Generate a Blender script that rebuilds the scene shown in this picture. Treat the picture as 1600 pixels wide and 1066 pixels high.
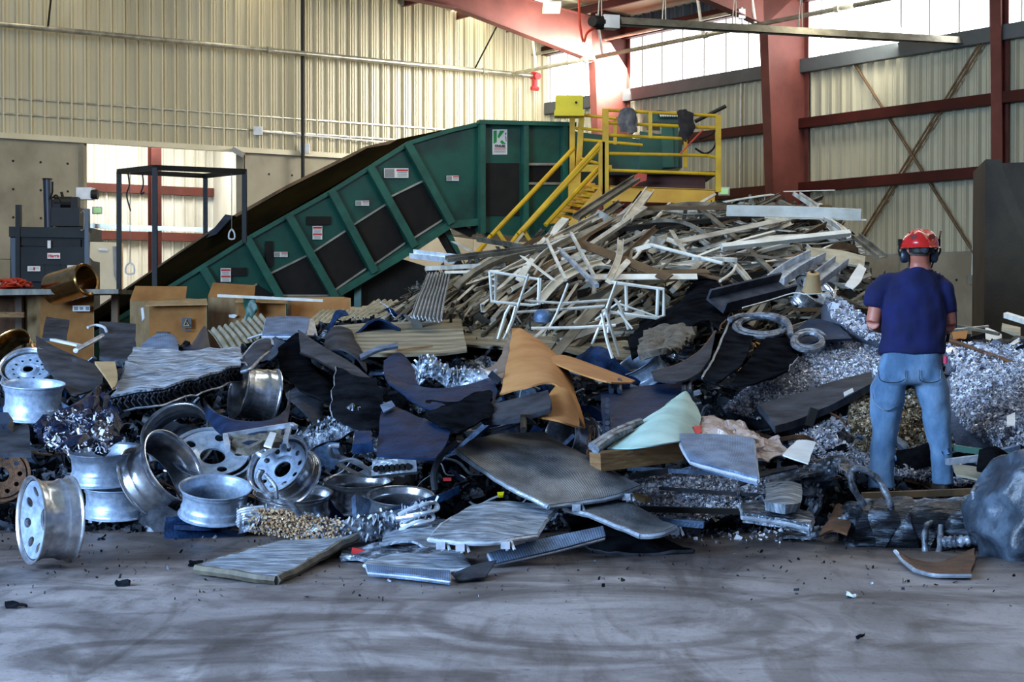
import bpy, math, random
import numpy as np
from mathutils import Vector, Matrix, noise
R = random.Random(7)
NR = np.random.RandomState(5)
C = bpy.context.scene.collection
for o in list(bpy.data.objects): bpy.data.objects.remove(o)
# ------------------------------------------------------------ camera
F, HZ, CH = 2727.0, 495.0, 1.4
PITCH = math.atan((533 - HZ) / F)
cam = bpy.data.cameras.new('camera'); co = bpy.data.objects.new('camera', cam); C.objects.link(co)
cam.sensor_width = 36; cam.lens = 36 * F / 1600; cam.clip_end = 300
co.location = (0, 0, CH); co.rotation_euler = (math.pi / 2 - PITCH, 0, 0)
bpy.context.scene.camera = co
sc = bpy.context.scene
sc.view_settings.view_transform = 'Standard'; sc.view_settings.look = 'None'
sc.view_settings.gamma = 1; sc.view_settings.exposure = 0.0
try: sc.view_settings.use_curve_mapping = False
except Exception: pass
sc.cycles.use_denoising = True
sc.cycles.max_bounces = 6; sc.cycles.diffuse_bounces = 3; sc.cycles.glossy_bounces = 3; sc.cycles.transmission_bounces = 4
sc.cycles.sample_clamp_indirect = 6; sc.cycles.caustics_reflective = False; sc.cycles.caustics_refractive = False
# ------------------------------------------------------------ world and lights
w = bpy.data.worlds.new('sky'); sc.world = w; w.use_nodes = True
bg = w.node_tree.nodes['Background']; bg.inputs[0].default_value = (0.40, 0.58, 1.0, 1); bg.inputs[1].default_value = 0.34
def area(name, loc, target, sx, sy, power, col):
    l = bpy.data.lights.new(name, 'AREA'); l.shape = 'RECTANGLE'; l.size = sx; l.size_y = sy; l.energy = power; l.color = col
    o = bpy.data.objects.new(name, l); C.objects.link(o); o.location = loc
    o.rotation_euler = (Vector(target) - Vector(loc)).to_track_quat('-Z', 'Y').to_euler(); return o
area('door_daylight', (-12, 0.5, 5.2), (0, 13, 0.3), 8, 6.5, 6900, (0.44, 0.66, 1.0))
area('side_room_daylight', (-9.6, 42.3, 6.4), (-10.9, 44.4, 2.2), 6, 2, 480, (1.0, 0.98, 0.93))
area('ridge_skylight', (-5, 28, 9.2), (-1, 42, 5.5), 12, 3, 620, (1.0, 0.94, 0.80))
area('second_bay_daylight', (7.6, 35.6, 7.5), (4.6, 38.6, 6.4), 3, 1.2, 280, (1.0, 0.98, 0.93))
area('clerestory_daylight', (2.3, 42.2, 7.5), (-1.2, 44.2, 6.0), 5, 1.3, 1250, (1.0, 0.98, 0.92))
area('roof_skylight', (3.5, 15.5, 8.6), (3.2, 18.5, 1), 8, 3, 330, (0.96, 0.97, 0.95))
# ------------------------------------------------------------ pixel helpers
cp, sp = math.cos(PITCH), math.sin(PITCH)
def P(px, py, D):
    a = (px - 800) / F; b = -(py - 533) / F
    y = cp + b * sp; z = -sp + b * cp
    k = D / y
    return Vector((a * k, D, CH + z * k))
def GD(py, z=0.0): return F * (CH - z) / (py - HZ)
def G(px, py, z=0.0):
    p = P(px, py, 10); t = (CH - z) / (CH - p.z); return Vector((p.x * t, p.y * t, z))
def ipl(tab, x):
    xs = [a for a, b in tab]; ys = [b for a, b in tab]
    return float(np.interp(x, xs, ys))
DT = [(300, 20.5), (400, 18.3), (480, 16.6), (540, 15.2), (600, 13.9), (700, 12.6), (800, 11.5), (850, 11.0), (900, 10.2)]
def DS(py): return ipl(DT, py)
def Q(px, py, d=0.0): return P(px, py, DS(py) + d)
# ------------------------------------------------------------ mesh builder
class M:
    def __init__(s): s.v = []; s.f = []; s.uv = None
    def add(s, vs, fs):
        n = len(s.v); s.v += [tuple(a) for a in vs]; s.f += [tuple(i + n for i in f) for f in fs]; return s
    def box(s, c, size, rot=None):
        x, y, z = [a / 2 for a in size]; m = rot or Matrix.Identity(3); c = Vector(c)
        vs = [c + m @ Vector((i * x, j * y, k * z)) for i in (-1, 1) for j in (-1, 1) for k in (-1, 1)]
        return s.add(vs, [(0, 1, 3, 2), (4, 6, 7, 5), (0, 4, 5, 1), (2, 3, 7, 6), (0, 2, 6, 4), (1, 5, 7, 3)])
    def bar(s, a, b, w, h=None, up=(0, 0, 1)):
        a = Vector(a); b = Vector(b); d = b - a; L = d.length
        if L < 1e-6: return s
        d.normalize(); u = Vector(up)
        if abs(d.dot(u)) > .98: u = Vector((0, 1, 0))
        x = d.cross(u).normalized(); y = x.cross(d).normalized()
        return s.box((a + b) / 2, (w, L, h or w), Matrix((x, d, y)).transposed())
    def tube(s, path, r, n=8, caps=True):
        path = [Vector(p) for p in path]; rings = []; N = len(path)
        rs = r if isinstance(r, (list, tuple)) else [r] * N
        up = None; base = len(s.v)
        for i, p in enumerate(path):
            d = (path[min(i + 1, N - 1)] - path[max(i - 1, 0)]).normalized()
            if up is None: up = Vector((0, 0, 1)) if abs(d.z) < .9 else Vector((1, 0, 0))
            x = d.cross(up).normalized(); up = x.cross(d).normalized()
            s.v += [tuple(p + (x * math.cos(2 * math.pi * k / n) + up * math.sin(2 * math.pi * k / n)) * rs[i]) for k in range(n)]
        for i in range(N - 1):
            for k in range(n):
                a = base + i * n + k; b = base + i * n + (k + 1) % n
                s.f.append((a, b, b + n, a + n))
        if caps: s.f.append(tuple(base + k for k in range(n))[::-1]); s.f.append(tuple(base + (N - 1) * n + k for k in range(n)))
        return s
    def loft(s, rings, caps=True, close=True):
        base = len(s.v); n = len(rings[0])
        for r in rings: s.v += [tuple(p) for p in r]
        for i in range(len(rings) - 1):
            for k in range(n if close else n - 1):
                a = base + i * n + k; b = base + i * n + (k + 1) % n
                s.f.append((a, b, b + n, a + n))
        if caps: s.f.append(tuple(base + k for k in range(n))[::-1]); s.f.append(tuple(base + (len(rings) - 1) * n + k for k in range(n)))
        return s
    def poly(s, pts, off):
        """flat polygon with thickness; off = vector of the thickness"""
        n = len(pts); a = [Vector(p) for p in pts]; b = [p + Vector(off) for p in a]
        return s.add(a + b, [tuple(range(n))[::-1], tuple(range(n, 2 * n))] + [(i, (i + 1) % n, n + (i + 1) % n, n + i) for i in range(n)])
    def lathe(s, prof, n=48, mat=None):
        base = len(s.v)
        for r, z in prof:
            for k in range(n):
                t = 2 * math.pi * k / n; p = Vector((r * math.cos(t), r * math.sin(t), z)); s.v.append(tuple(mat @ p if mat else p))
        for i in range(len(prof) - 1):
            for k in range(n):
                a = base + i * n + k; b = base + i * n + (k + 1) % n; s.f.append((a, b, b + n, a + n))
        return s
    def crumple(s, amp, sc_=3.0, seed=0.0):
        o = Vector((seed * 3.1, seed * 1.7, seed))
        s.v = [tuple(Vector(p) + noise.noise_vector(Vector(p) * sc_ + o) * amp) for p in s.v]; return s
def cr(p0, p1, p2, p3, t):
    return 0.5 * ((2 * p1) + (p2 - p0) * t + (2 * p0 - 5 * p1 + 4 * p2 - p3) * t * t + (3 * p1 - p0 - 3 * p2 + p3) * t ** 3)
def curve(pts, n):
    pts = [Vector(p) for p in pts]; N = len(pts)
    if N == 2: return [pts[0].lerp(pts[1], i / (n - 1)) for i in range(n)]
    e = [pts[0] * 2 - pts[1]] + pts + [pts[-1] * 2 - pts[-2]]; out = []
    for i in range(n):
        t = i / (n - 1) * (N - 1); k = min(int(t), N - 2); out.append(cr(e[k], e[k + 1], e[k + 2], e[k + 3], t - k))
    return out
class Sheet:
    """bent sheet through a grid of 3-D control points"""
    def __init__(s, rows, nu=16, nv=16, amp=0.0, sc_=3.0, seed=0.0):
        rr = [curve(r, nu) for r in rows]
        cols = [curve([r[i] for r in rr], nv) for i in range(nu)]
        s.g = [[cols[i][j] for i in range(nu)] for j in range(nv)]; s.nu = nu; s.nv = nv
        if amp:
            o = Vector((seed, seed * 2.3, -seed))
            s.g = [[p + noise.noise_vector(p * sc_ + o) * amp + noise.noise_vector(p * sc_ * 2.7 + o) * amp * .4 for p in r] for r in s.g]
    def normal(s, i, j):
        a = s.g[j][min(i + 1, s.nu - 1)] - s.g[j][max(i - 1, 0)]; b = s.g[min(j + 1, s.nv - 1)][i] - s.g[max(j - 1, 0)][i]
        n = a.cross(b); return n.normalized() if n.length > 1e-9 else Vector((0, -1, 0))
    def mesh(s, th=.01, hole=None):
        m = M(); nu, nv = s.nu, s.nv; top = []; bot = []; m.uv = []
        for j in range(nv):
            for i in range(nu):
                n = s.normal(i, j); p = s.g[j][i]; top.append(p + n * th / 2); bot.append(p - n * th / 2)
        m.v = [tuple(p) for p in top + bot]; N = nu * nv
        m.uv = [(i / (nu - 1), j / (nv - 1)) for j in range(nv) for i in range(nu)] * 2
        for j in range(nv - 1):
            for i in range(nu - 1):
                if hole and hole(i / (nu - 1), j / (nv - 1)): continue
                a = j * nu + i; m.f.append((a, a + 1, a + nu + 1, a + nu)); m.f.append((a + N, a + nu + N, a + nu + 1 + N, a + 1 + N))
        ring = [i for i in range(nu)] + [j * nu + nu - 1 for j in range(1, nv)] + [(nv - 1) * nu + i for i in range(nu - 2, -1, -1)] + [j * nu for j in range(nv - 2, 0, -1)]
        for k in range(len(ring)):
            a, b = ring[k], ring[(k + 1) % len(ring)]; m.f.append((a, a + N, b + N, b))
        return m
    def edge(s, which):
        if which == 't': return list(s.g[0])
        if which == 'b': return list(s.g[-1])
        if which == 'l': return [r[0] for r in s.g]
        return [r[-1] for r in s.g]
    def at(s, u, v):
        i = min(int(u * (s.nu - 1) + .5), s.nu - 1); j = min(int(v * (s.nv - 1) + .5), s.nv - 1); return s.g[j][i], s.normal(i, j)
def tag(o, label=None, cat=None, group=None, kind=None):
    if label: o['label'] = label
    if cat: o['category'] = cat
    if group: o['group'] = group
    if kind: o['kind'] = kind
    return o
def empty(name, loc, label=None, cat=None, group=None, kind=None):
    o = bpy.data.objects.new(name, None); C.objects.link(o); o.location = loc; o.empty_display_size = .1
    return tag(o, label, cat, group, kind)
def mk(name, m, mat, parent=None, label=None, cat=None, group=None, kind=None, smooth=False, local=False):
    if parent is not None and not local: L = Vector(parent.location) if parent.parent is None else Vector(parent.location) + Vector(parent.parent.location)
    elif local: L = Vector((0, 0, 0))
    else:
        xs = np.array(m.v); L = Vector((float(xs[:, 0].mean()), float(xs[:, 1].mean()), float(xs[:, 2].min())))
    me = bpy.data.meshes.new(name); me.from_pydata([(a - L.x, b - L.y, c - L.z) for a, b, c in m.v], [], m.f)
    if m.uv:
        ul = me.uv_layers.new(name='UVMap'); idx = np.empty(len(me.loops), dtype=np.int32); me.loops.foreach_get('vertex_index', idx)
        uv = np.array(m.uv, dtype=np.float32)[idx]; ul.data.foreach_set('uv', uv.ravel())
    for a in (mat if isinstance(mat, (list, tuple)) else [mat]): me.materials.append(a)
    if smooth: me.polygons.foreach_set('use_smooth', [True] * len(me.polygons)); me.set_sharp_from_angle(angle=math.radians(40))
    me.update()
    o = bpy.data.objects.new(name, me); C.objects.link(o)
    if parent is not None: o.parent = parent
    else: o.location = L
    return tag(o, label, cat, group, kind)
# ------------------------------------------------------------ materials
def lin(h):
    h = h.lstrip('#'); c = [int(h[i:i + 2], 16) / 255 for i in (0, 2, 4)]
    return tuple(x / 12.92 if x <= .04045 else ((x + .055) / 1.055) ** 2.4 for x in c) + (1,)
def mat(name, c1, c2=None, rough=.5, metal=0.0, ns=4.0, bump=0.0, bs=30.0, c3=None, stretch=(1, 1, 1), rough2=None, trans=0.0, emit=None, coord='Object', island=False, rand=0.0, spec=None, lo=.35, hi=.65, wave=None, coat=0.0, alpha=None):
    m = bpy.data.materials.new(name); m.use_nodes = True; nt = m.node_tree; N = nt.nodes; b = N['Principled BSDF']; Lk = nt.links.new
    b.inputs['Roughness'].default_value = rough; b.inputs['Metallic'].default_value = metal; b.inputs['Base Color'].default_value = lin(c1)
    if spec is not None: b.inputs['Specular IOR Level'].default_value = spec
    if coat: b.inputs['Coat Weight'].default_value = coat; b.inputs['Coat Roughness'].default_value = .15
    if trans: b.inputs['Transmission Weight'].default_value = trans
    if alpha is not None: b.inputs['Alpha'].default_value = alpha
    tc = N.new('ShaderNodeTexCoord'); mp = N.new('ShaderNodeMapping'); mp.inputs['Scale'].default_value = stretch; Lk(tc.outputs[coord], mp.inputs[0])
    oi = N.new('ShaderNodeObjectInfo'); av = N.new('ShaderNodeVectorMath'); av.operation = 'ADD'; cm = N.new('ShaderNodeVectorMath'); cm.operation = 'SCALE'; 
    cb = N.new('ShaderNodeCombineXYZ'); Lk(oi.outputs['Random'], cb.inputs[0]); Lk(oi.outputs['Random'], cb.inputs[1]); Lk(cb.outputs[0], cm.inputs[0]); cm.inputs['Scale'].default_value = 17.0
    Lk(mp.outputs[0], av.inputs[0]); Lk(cm.outputs[0], av.inputs[1])
    src = None
    if island:
        g = N.new('ShaderNodeNewGeometry'); src = g.outputs['Random Per Island']
    elif c2:
        n = N.new('ShaderNodeTexNoise'); n.inputs['Scale'].default_value = ns; n.inputs['Detail'].default_value = 6; n.inputs['Roughness'].default_value = .6; Lk(av.outputs[0], n.inputs[0]); src = n.outputs['Fac']
    col = None
    if src is not None:
        r = N.new('ShaderNodeValToRGB'); e = r.color_ramp.elements; e[0].color = lin(c1); e[1].color = lin(c2 or c1)
        if island: e[0].position = 0.0; e[1].position = 1.0
        else: e[0].position = lo; e[1].position = hi
        if c3: x = e.new((e[0].position + e[1].position) / 2 if not island else .5); x.color = lin(c3)
        Lk(src, r.inputs[0]); col = r.outputs[0]
        if rough2 is not None:
            mr = N.new('ShaderNodeMapRange'); mr.inputs[3].default_value = rough; mr.inputs[4].default_value = rough2; Lk(src, mr.inputs[0]); Lk(mr.outputs[0], b.inputs['Roughness'])
    if rand and col is not None:
        h = N.new('ShaderNodeHueSaturation'); mr = N.new('ShaderNodeMapRange'); mr.inputs[3].default_value = 1 - rand; mr.inputs[4].default_value = 1 + rand; Lk(oi.outputs['Random'], mr.inputs[0]); Lk(mr.outputs[0], h.inputs['Value']); Lk(col, h.inputs['Color']); col = h.outputs[0]
    hgt = None
    if wave:
        uvn = N.new('ShaderNodeSeparateXYZ'); Lk(tc.outputs['UV'], uvn.inputs[0])
        ax, cnt, dark = wave
        mu = N.new('ShaderNodeMath'); mu.operation = 'MULTIPLY'; mu.inputs[1].default_value = cnt * math.pi * 2; Lk(uvn.outputs[ax], mu.inputs[0])
        sn = N.new('ShaderNodeMath'); sn.operation = 'SINE'; Lk(mu.outputs[0], sn.inputs[0]); hgt = sn.outputs[0]
        mr = N.new('ShaderNodeMapRange'); mr.inputs[1].default_value = -1; mr.inputs[2].default_value = 1; mr.inputs[3].default_value = dark; mr.inputs[4].default_value = 1.15; Lk(hgt, mr.inputs[0])
        h = N.new('ShaderNodeHueSaturation'); Lk(mr.outputs[0], h.inputs['Value']); Lk(col, h.inputs['Color']); col = h.outputs[0]
    if col is not None: Lk(col, b.inputs['Base Color'])
    if emit: 
        b.inputs['Emission Color'].default_value = lin(emit[0]); b.inputs['Emission Strength'].default_value = emit[1]
    if bump:
        bn = N.new('ShaderNodeTexNoise'); bn.inputs['Scale'].default_value = bs; bn.inputs['Detail'].default_value = 5; Lk(av.outputs[0], bn.inputs[0])
        bp = N.new('ShaderNodeBump'); bp.inputs['Strength'].default_value = bump; bp.inputs['Distance'].default_value = .02; Lk(bn.outputs['Fac'], bp.inputs['Height']); Lk(bp.outputs[0], b.inputs['Normal'])
    return m
X = {}
X['cream'] = mat('cream_wall_paint', '#c6bd9f', '#b0a688', .45, 0, .6, stretch=(1, 1, .15))
X['cream_r'] = mat('pale_wall_paint', '#bdb89e', '#a8a288', .5, 0, .6, stretch=(1, 1, .15))
X['white_pan'] = mat('white_wall_paint', '#e6e4d8', '#cfccbe', .5, 0, .7)
X['conc'] = mat('cast_concrete', '#98907a', '#7a725e', .9, 0, .7, .15, 12, c3='#8d8570')
X['red'] = mat('red_oxide_primer', '#6b3a32', '#552c25', .6, 0, 1.2, spec=.3)
X['dkpan'] = mat('dark_roof_panel', '#565c5c', '#3d4343', .6, 0, .6)
X['roof'] = mat('roof_underside', '#c9c2a5', '#b0a98c', .6, 0, .5)
X['galv'] = mat('galvanised_pipe', '#b9b6a4', '#8f8c7c', .35, .7, 4)
X['blackp'] = mat('black_paint', '#161513', '#211f1b', .5, 0, 3, .1, spec=.2)
X['char'] = mat('charcoal_machine_paint', '#232524', '#181a1a', .5, 0, 2, spec=.2)
X['blue_st'] = mat('blue_machine_steel', '#25303f', '#1c2430', .4, 0, 2)
X['green'] = mat('green_machine_paint', '#0a4534', '#053226', .32, 0, 1.1, .04, 3, c3='#0d4c3a', coat=.2)
X['green_e'] = mat('green_edge_paint', '#1f5c49', '#154536', .4, 0, 3)
X['dirty'] = mat('grimy_belt_cover', '#1e1912', '#0f0e0c', .6, 0, 2.2, .25, 12, spec=.2)
X['skirt'] = mat('dark_rubber_skirt', '#181409', '#0e0c07', .85, 0, 1.2, spec=0.0)
X['yellow'] = mat('yellow_safety_paint', '#d8ae1c', '#b98c10', .45, 0, 3)
X['yellow2'] = mat('worn_yellow_paint', '#e0aa33', '#c98f22', .45, 0, 2)
X['ybox'] = mat('bright_yellow_box', '#dccb1a', '#c9b60c', .45, 0, 2)
X['sticker'] = mat('sticker_white', '#e8e2d6', '#d4cec2', .5)
X['sred'] = mat('sticker_red', '#c22a2a', None, .5)
X['sblack'] = mat('sticker_black', '#1c1c1c', None, .5)
X['sgreen'] = mat('sticker_green', '#0f8a3c', None, .5)
X['sgrey'] = mat('sticker_grey', '#8a857c', None, .5)
X['cardb'] = mat('brown_cardboard', '#a8743c', '#8d5c2a', .85, 0, 3, .1, 8)
X['cardl'] = mat('pale_cardboard', '#b99a6e', '#9a7b50', .85, 0, 3, .1, 8)
X['cardo'] = mat('orange_cardboard', '#bd8850', '#a87038', .85, 0, 2.5, .1, 8)
X['cardg'] = mat('grey_card_face', '#8b7868', '#6f5d50', .85, 0, 5)
X['alu'] = mat('mill_aluminium', '#ccd5df', '#8d97a3', .34, .5, 9, .25, 40, rand=.25)
X['alu_b'] = mat('bright_aluminium', '#e8edf3', '#b4bdc7', .3, .4, 8, .15, 30, rand=.15)
X['chrome'] = mat('polished_wheel_alloy', '#e4e6ea', '#b4b9c0', .24, .88, 5, .03, 15, rand=.1)
X['silver'] = mat('silver_wheel_paint', '#b9cbe0', '#90a2b8', .35, .4, 6, .05, 20, rand=.12)
X['gold'] = mat('warm_reflection_chrome', '#cfa56a', '#a07840', .2, 1.0, 6)  # chrome coloured gold for the warm light it reflects
X['fin'] = mat('radiator_fins', '#9a9b9c', '#63666a', .45, .35, 6, .3, 60, wave=(0, 60, .35), rand=.15)
X['finv'] = mat('radiator_fins_crosswise', '#8a8d92', '#55585e', .5, .55, 6, .3, 60, wave=(1, 46, .35), rand=.15)
X['finb'] = mat('blue_grey_radiator_fins', '#7f9abb', '#4d6583', .45, .3, 7, .3, 60, wave=(0, 46, .5), rand=.1)
X['rad'] = mat('scuffed_radiator_face', '#c9d5e2', '#5c6874', .38, .3, 7, .6, 35, c3='#8f9ba8', stretch=(1, 4, 1), rand=.15)
X['oily'] = mat('oily_crushed_aluminium', '#ccd6e2', '#20262e', .3, .35, 11, .8, 28, c3='#66717e', lo=.32, hi=.62, rand=.2)
X['slab'] = mat('silver_slab_sky_sheen', '#e3ebf5', '#59646f', .35, .2, 13, .8, 28, c3='#a9b6c4', stretch=(.5, 2.2, 1), lo=.3, hi=.6)  # pale streaks put the reflected door sky into the slab's colour
X['tank'] = mat('crushed_tank_skin', '#7b8794', '#0c0f13', .33, .25, 7, .7, 16, c3='#262c34', stretch=(.6, 1.5, 3.2), lo=.32, hi=.6)
X['foil'] = mat('blue_black_foil', '#16233f', '#0a1020', .22, .2, 9, .9, 30, c3='#101a33')
X['residue'] = mat('tan_residue', '#8a6848', '#d8c4a4', .9, island=True, c3='#b58f68')
X['girt'] = mat('dark_red_girt', '#461a13', '#34120d', .6, 0, 1.2, spec=.2)
X['oilyd'] = mat('dark_oily_metal', '#76828f', '#090c12', .3, .3, 7, .6, 22, c3='#1d242d', lo=.25, hi=.5, rand=.2)
X['blk'] = mat('scuffed_black_plastic', '#1c1e22', '#0b0c0f', .5, 0, 5, .3, 18, rand=.3, spec=0.0)
X['blkb'] = mat('blue_black_panel', '#1c3454', '#0f1c33', .42, 0, 6, .35, 26, rand=.15, spec=.08)
X['gry'] = mat('grey_plastic', '#4a4d54', '#2a2d33', .5, 0, 5, .25, 18, rand=.2, spec=.03)
X['rust'] = mat('rusty_steel', '#6b4426', '#3a2a1c', .8, 0, 7, .5, 20)
X['tan'] = mat('weathered_tan_sheet', '#978c72', '#6b6049', .8, 0, 3, .3, 9, stretch=(1, 6, 6), rand=.1, wave=(1, 8, .72))
X['pale'] = mat('pale_weathered_sheet', '#b2ab94', '#8a836d', .7, 0, 4, .2, 12, rand=.1)
X['corr'] = mat('grey_corrugated_metal', '#a3a6a6', '#7b7e7e', .45, .4, 4, .1, 12)
X['barL'] = mat('bare_aluminium_bar', '#dcd6c6', '#9b9484', .42, .2, 5, .2, 20, rand=.3, stretch=(1, 1, .3))
X['barD'] = mat('dull_aluminium_bar', '#857e6d', '#453f34', .5, .2, 5, .2, 20, rand=.3, stretch=(1, 1, .3))
X['barB'] = mat('brown_stained_bar', '#6e5436', '#4a3824', .6, .1, 5, .2, 20, rand=.3, stretch=(1, 1, .3))
X['barK'] = mat('black_anodised_bar', '#1c1a16', '#0e0d0a', .5, 0, 5, .2, 20, rand=.3)
X['barW'] = mat('white_painted_bar', '#e2dfd2', '#c2bdab', .45, 0, 5, .1, 20, rand=.12)
X['wood'] = mat('pale_sawn_wood', '#a07b4e', '#7a5836', .8, 0, 6, .3, 12, stretch=(1, 1, 6))
X['mint'] = mat('mint_plastic_sheet', '#b9d6cc', '#92b4ab', .55, 0, 3, .15, 8, c3='#a9c9c0')
X['film'] = mat('clear_plastic_film', '#d8c4b6', '#c4a394', .25, 0, 8, .9, 16, trans=.25, alpha=.8)
X['white'] = mat('white_plastic', '#dfe0dc', '#c4c6c4', .5, 0, 4)
X['orange'] = mat('orange_cord', '#d8401a', '#a82c10', .5)
X['hose'] = mat('grey_oily_hose', '#8b929b', '#2c3138', .4, .3, 14, .5, 30)
X['cloth_g'] = mat('grey_cloth', '#6e6a66', '#4c4945', .9, 0, 12, .3, 60)
X['cloth_k'] = mat('dark_cloth', '#2e2722', '#1a1613', .9, 0, 12, .3, 60)
X['fluff'] = mat('dusty_felt', '#6f685c', '#4a453c', .95, 0, 12, .8, 30)
X['chips'] = mat('shredded_metal_chips', '#454a57', '#ffffff', .4, .15, island=True, c3='#bcc0cf')
X['chipsb'] = mat('brown_shredded_chips', '#2a2119', '#e0d5be', .45, .2, island=True, c3='#94805f')
X['chipbase'] = mat('packed_chip_core', '#8d93a4', '#4c5260', .6, 0, 90, 1.0, 120)
X['frag'] = mat('mixed_scrap_fragments', '#0d0f12', '#5e666f', .4, .5, island=True, c3='#1c2026')
X['frag2'] = mat('mixed_bar_fragments', '#14120e', '#8a8474', .5, .4, island=True, c3='#3a352b')
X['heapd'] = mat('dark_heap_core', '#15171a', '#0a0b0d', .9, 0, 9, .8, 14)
X['skin'] = mat('sunburnt_skin', '#b8705a', '#a35e4a', .5, 0, 9)
X['hair'] = mat('short_grey_hair', '#5b4a40', '#40342c', .9, 0, 60)
X['navy'] = mat('navy_cotton', '#08134e', '#050b34', .9, 0, 6, .12, 14)
X['denim'] = mat('worn_blue_denim', '#7692ad', '#43617f', .88, 0, 5, .4, 14, c3='#5b7c9b', stretch=(1, 1, .6))
X['helm'] = mat('red_helmet_shell', '#d8221a', '#b81812', .22, 0, 5, coat=.5)
X['glassk'] = mat('smoked_visor', '#20140f', None, .1)
X['exit'] = mat('green_exit_face', '#b8dfae', None, .5, emit=('#9fdc96', .5))
X['skyl'] = mat('translucent_skylight', '#fffbe8', None, .6, emit=('#fff6de', 5))
X['clere'] = mat('translucent_wall_panel', '#fdfdf8', None, .6, emit=('#fbfcff', 5))
X['leather'] = mat('brown_work_boot', '#3c2a1c', '#2a1d14', .7)
def concrete_floor():
    m = bpy.data.materials.new('worn_concrete_floor'); m.use_nodes = True; nt = m.node_tree; N = nt.nodes; b = N['Principled BSDF']; L = nt.links.new
    tc = N.new('ShaderNodeTexCoord')
    geo = N.new('ShaderNodeNewGeometry')
    def nz(scale, det, stretch, dist=0, rot=0):
        mp = N.new('ShaderNodeMapping'); mp.inputs['Scale'].default_value = stretch; mp.inputs['Rotation'].default_value = (0, 0, rot); L(geo.outputs['Position'], mp.inputs[0])
        n = N.new('ShaderNodeTexNoise'); n.inputs['Scale'].default_value = scale; n.inputs['Detail'].default_value = det; n.inputs['Roughness'].default_value = .62; n.inputs['Distortion'].default_value = dist; L(mp.outputs[0], n.inputs[0]); return n.outputs['Fac']
    def ramp(src, stops):
        r = N.new('ShaderNodeValToRGB'); e = r.color_ramp.elements
        e[0].position, e[0].color = stops[0][0], lin(stops[0][1]); e[1].position, e[1].color = stops[-1][0], lin(stops[-1][1])
        for p, c_ in stops[1:-1]: x = e.new(p); x.color = lin(c_)
        L(src, r.inputs[0]); return r.outputs[0]
    def mix(f, a, c_, mode='MIX', k=1.0):
        x = N.new('ShaderNodeMix'); x.data_type = 'RGBA'; x.blend_type = mode
        if f is None: x.inputs[0].default_value = k
        else: L(f, x.inputs[0])
        L(a, x.inputs[6]); L(c_, x.inputs[7]); return x.outputs[2]
    base = ramp(nz(.9, 8, (1, 1, 1), .6), [(.3, '#726d6d'), (.48, '#938d8e'), (.6, '#a8a2a2'), (.75, '#c6c0bf')])
    streak = ramp(nz(1.5, 6, (.55, 1.0, 1), 1.6, .35), [(.38, '#8a8684'), (.52, '#ffffff'), (.7, '#ffffff')])
    c_ = mix(None, base, streak, 'MULTIPLY', .7)
    streak2 = ramp(nz(1.9, 6, (1.5, .35, 1), 1.4, -.6), [(.36, '#84807e'), (.5, '#ffffff'), (.7, '#ffffff')])
    c_ = mix(None, c_, streak2, 'MULTIPLY', .55)
    speck = ramp(nz(26, 3, (1, 1, 1)), [(.30, '#4b4742'), (.38, '#ffffff'), (.9, '#ffffff')])
    c_ = mix(None, c_, speck, 'MULTIPLY', .6)
    # tyre arcs left on the slab
    def arc(cx, cy, r, wd, sharp=1.0):
        s = N.new('ShaderNodeVectorMath'); s.operation = 'SUBTRACT'; s.inputs[1].default_value = (cx, cy, 0); L(geo.outputs['Position'], s.inputs[0])
        z = N.new('ShaderNodeVectorMath'); z.operation = 'MULTIPLY'; z.inputs[1].default_value = (1, 1, 0); L(s.outputs[0], z.inputs[0])
        l = N.new('ShaderNodeVectorMath'); l.operation = 'LENGTH'; L(z.outputs[0], l.inputs[0])
        a = N.new('ShaderNodeMath'); a.operation = 'SUBTRACT'; a.inputs[1].default_value = r; L(l.outputs['Value'], a.inputs[0])
        ab = N.new('ShaderNodeMath'); ab.operation = 'ABSOLUTE'; L(a.outputs[0], ab.inputs[0])
        mr = N.new('ShaderNodeMapRange'); mr.interpolation_type = 'SMOOTHSTEP'; mr.inputs[1].default_value = wd * .4; mr.inputs[2].default_value = wd; mr.inputs[3].default_value = sharp * .95; mr.inputs[4].default_value = 0; L(ab.outputs[0], mr.inputs[0])
        n = N.new('ShaderNodeMath'); n.operation = 'MULTIPLY'; L(mr.outputs[0], n.inputs[0]); L(nz(3.0, 5, (1, 1, 1), 1.0), n.inputs[1]); return n.outputs[0]
    dk = N.new('ShaderNodeRGB'); dk.outputs[0].default_value = lin('#3e3c40')
    for a in [(.42, 8.15, .8, .09, 1.0), (.5, 8.05, 1.0, .05, .6), (-9.5, -1.3, 12.1, .12, .5), (4.8, 20.3, 12.0, .08, .5)]:
        c_ = mix(arc(*a), c_, dk.outputs[0])
    # brown tint that grows towards the heap
    sx = N.new('ShaderNodeSeparateXYZ'); L(geo.outputs['Position'], sx.inputs[0])
    mr = N.new('ShaderNodeMapRange'); mr.interpolation_type = 'SMOOTHSTEP'; mr.inputs[1].default_value = 8.4; mr.inputs[2].default_value = 10.6; mr.inputs[3].default_value = 0; mr.inputs[4].default_value = .75; L(sx.outputs[1], mr.inputs[0])
    br = N.new('ShaderNodeRGB'); br.outputs[0].default_value = lin('#8a6f52')
    mm = N.new('ShaderNodeMath'); mm.operation = 'MULTIPLY'; L(mr.outputs[0], mm.inputs[0]); mm.inputs[1].default_value = 1
    c_ = mix(mm.outputs[0], c_, br.outputs[0], 'MULTIPLY')
    L(c_, b.inputs['Base Color']); b.inputs['Roughness'].default_value = .55
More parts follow.
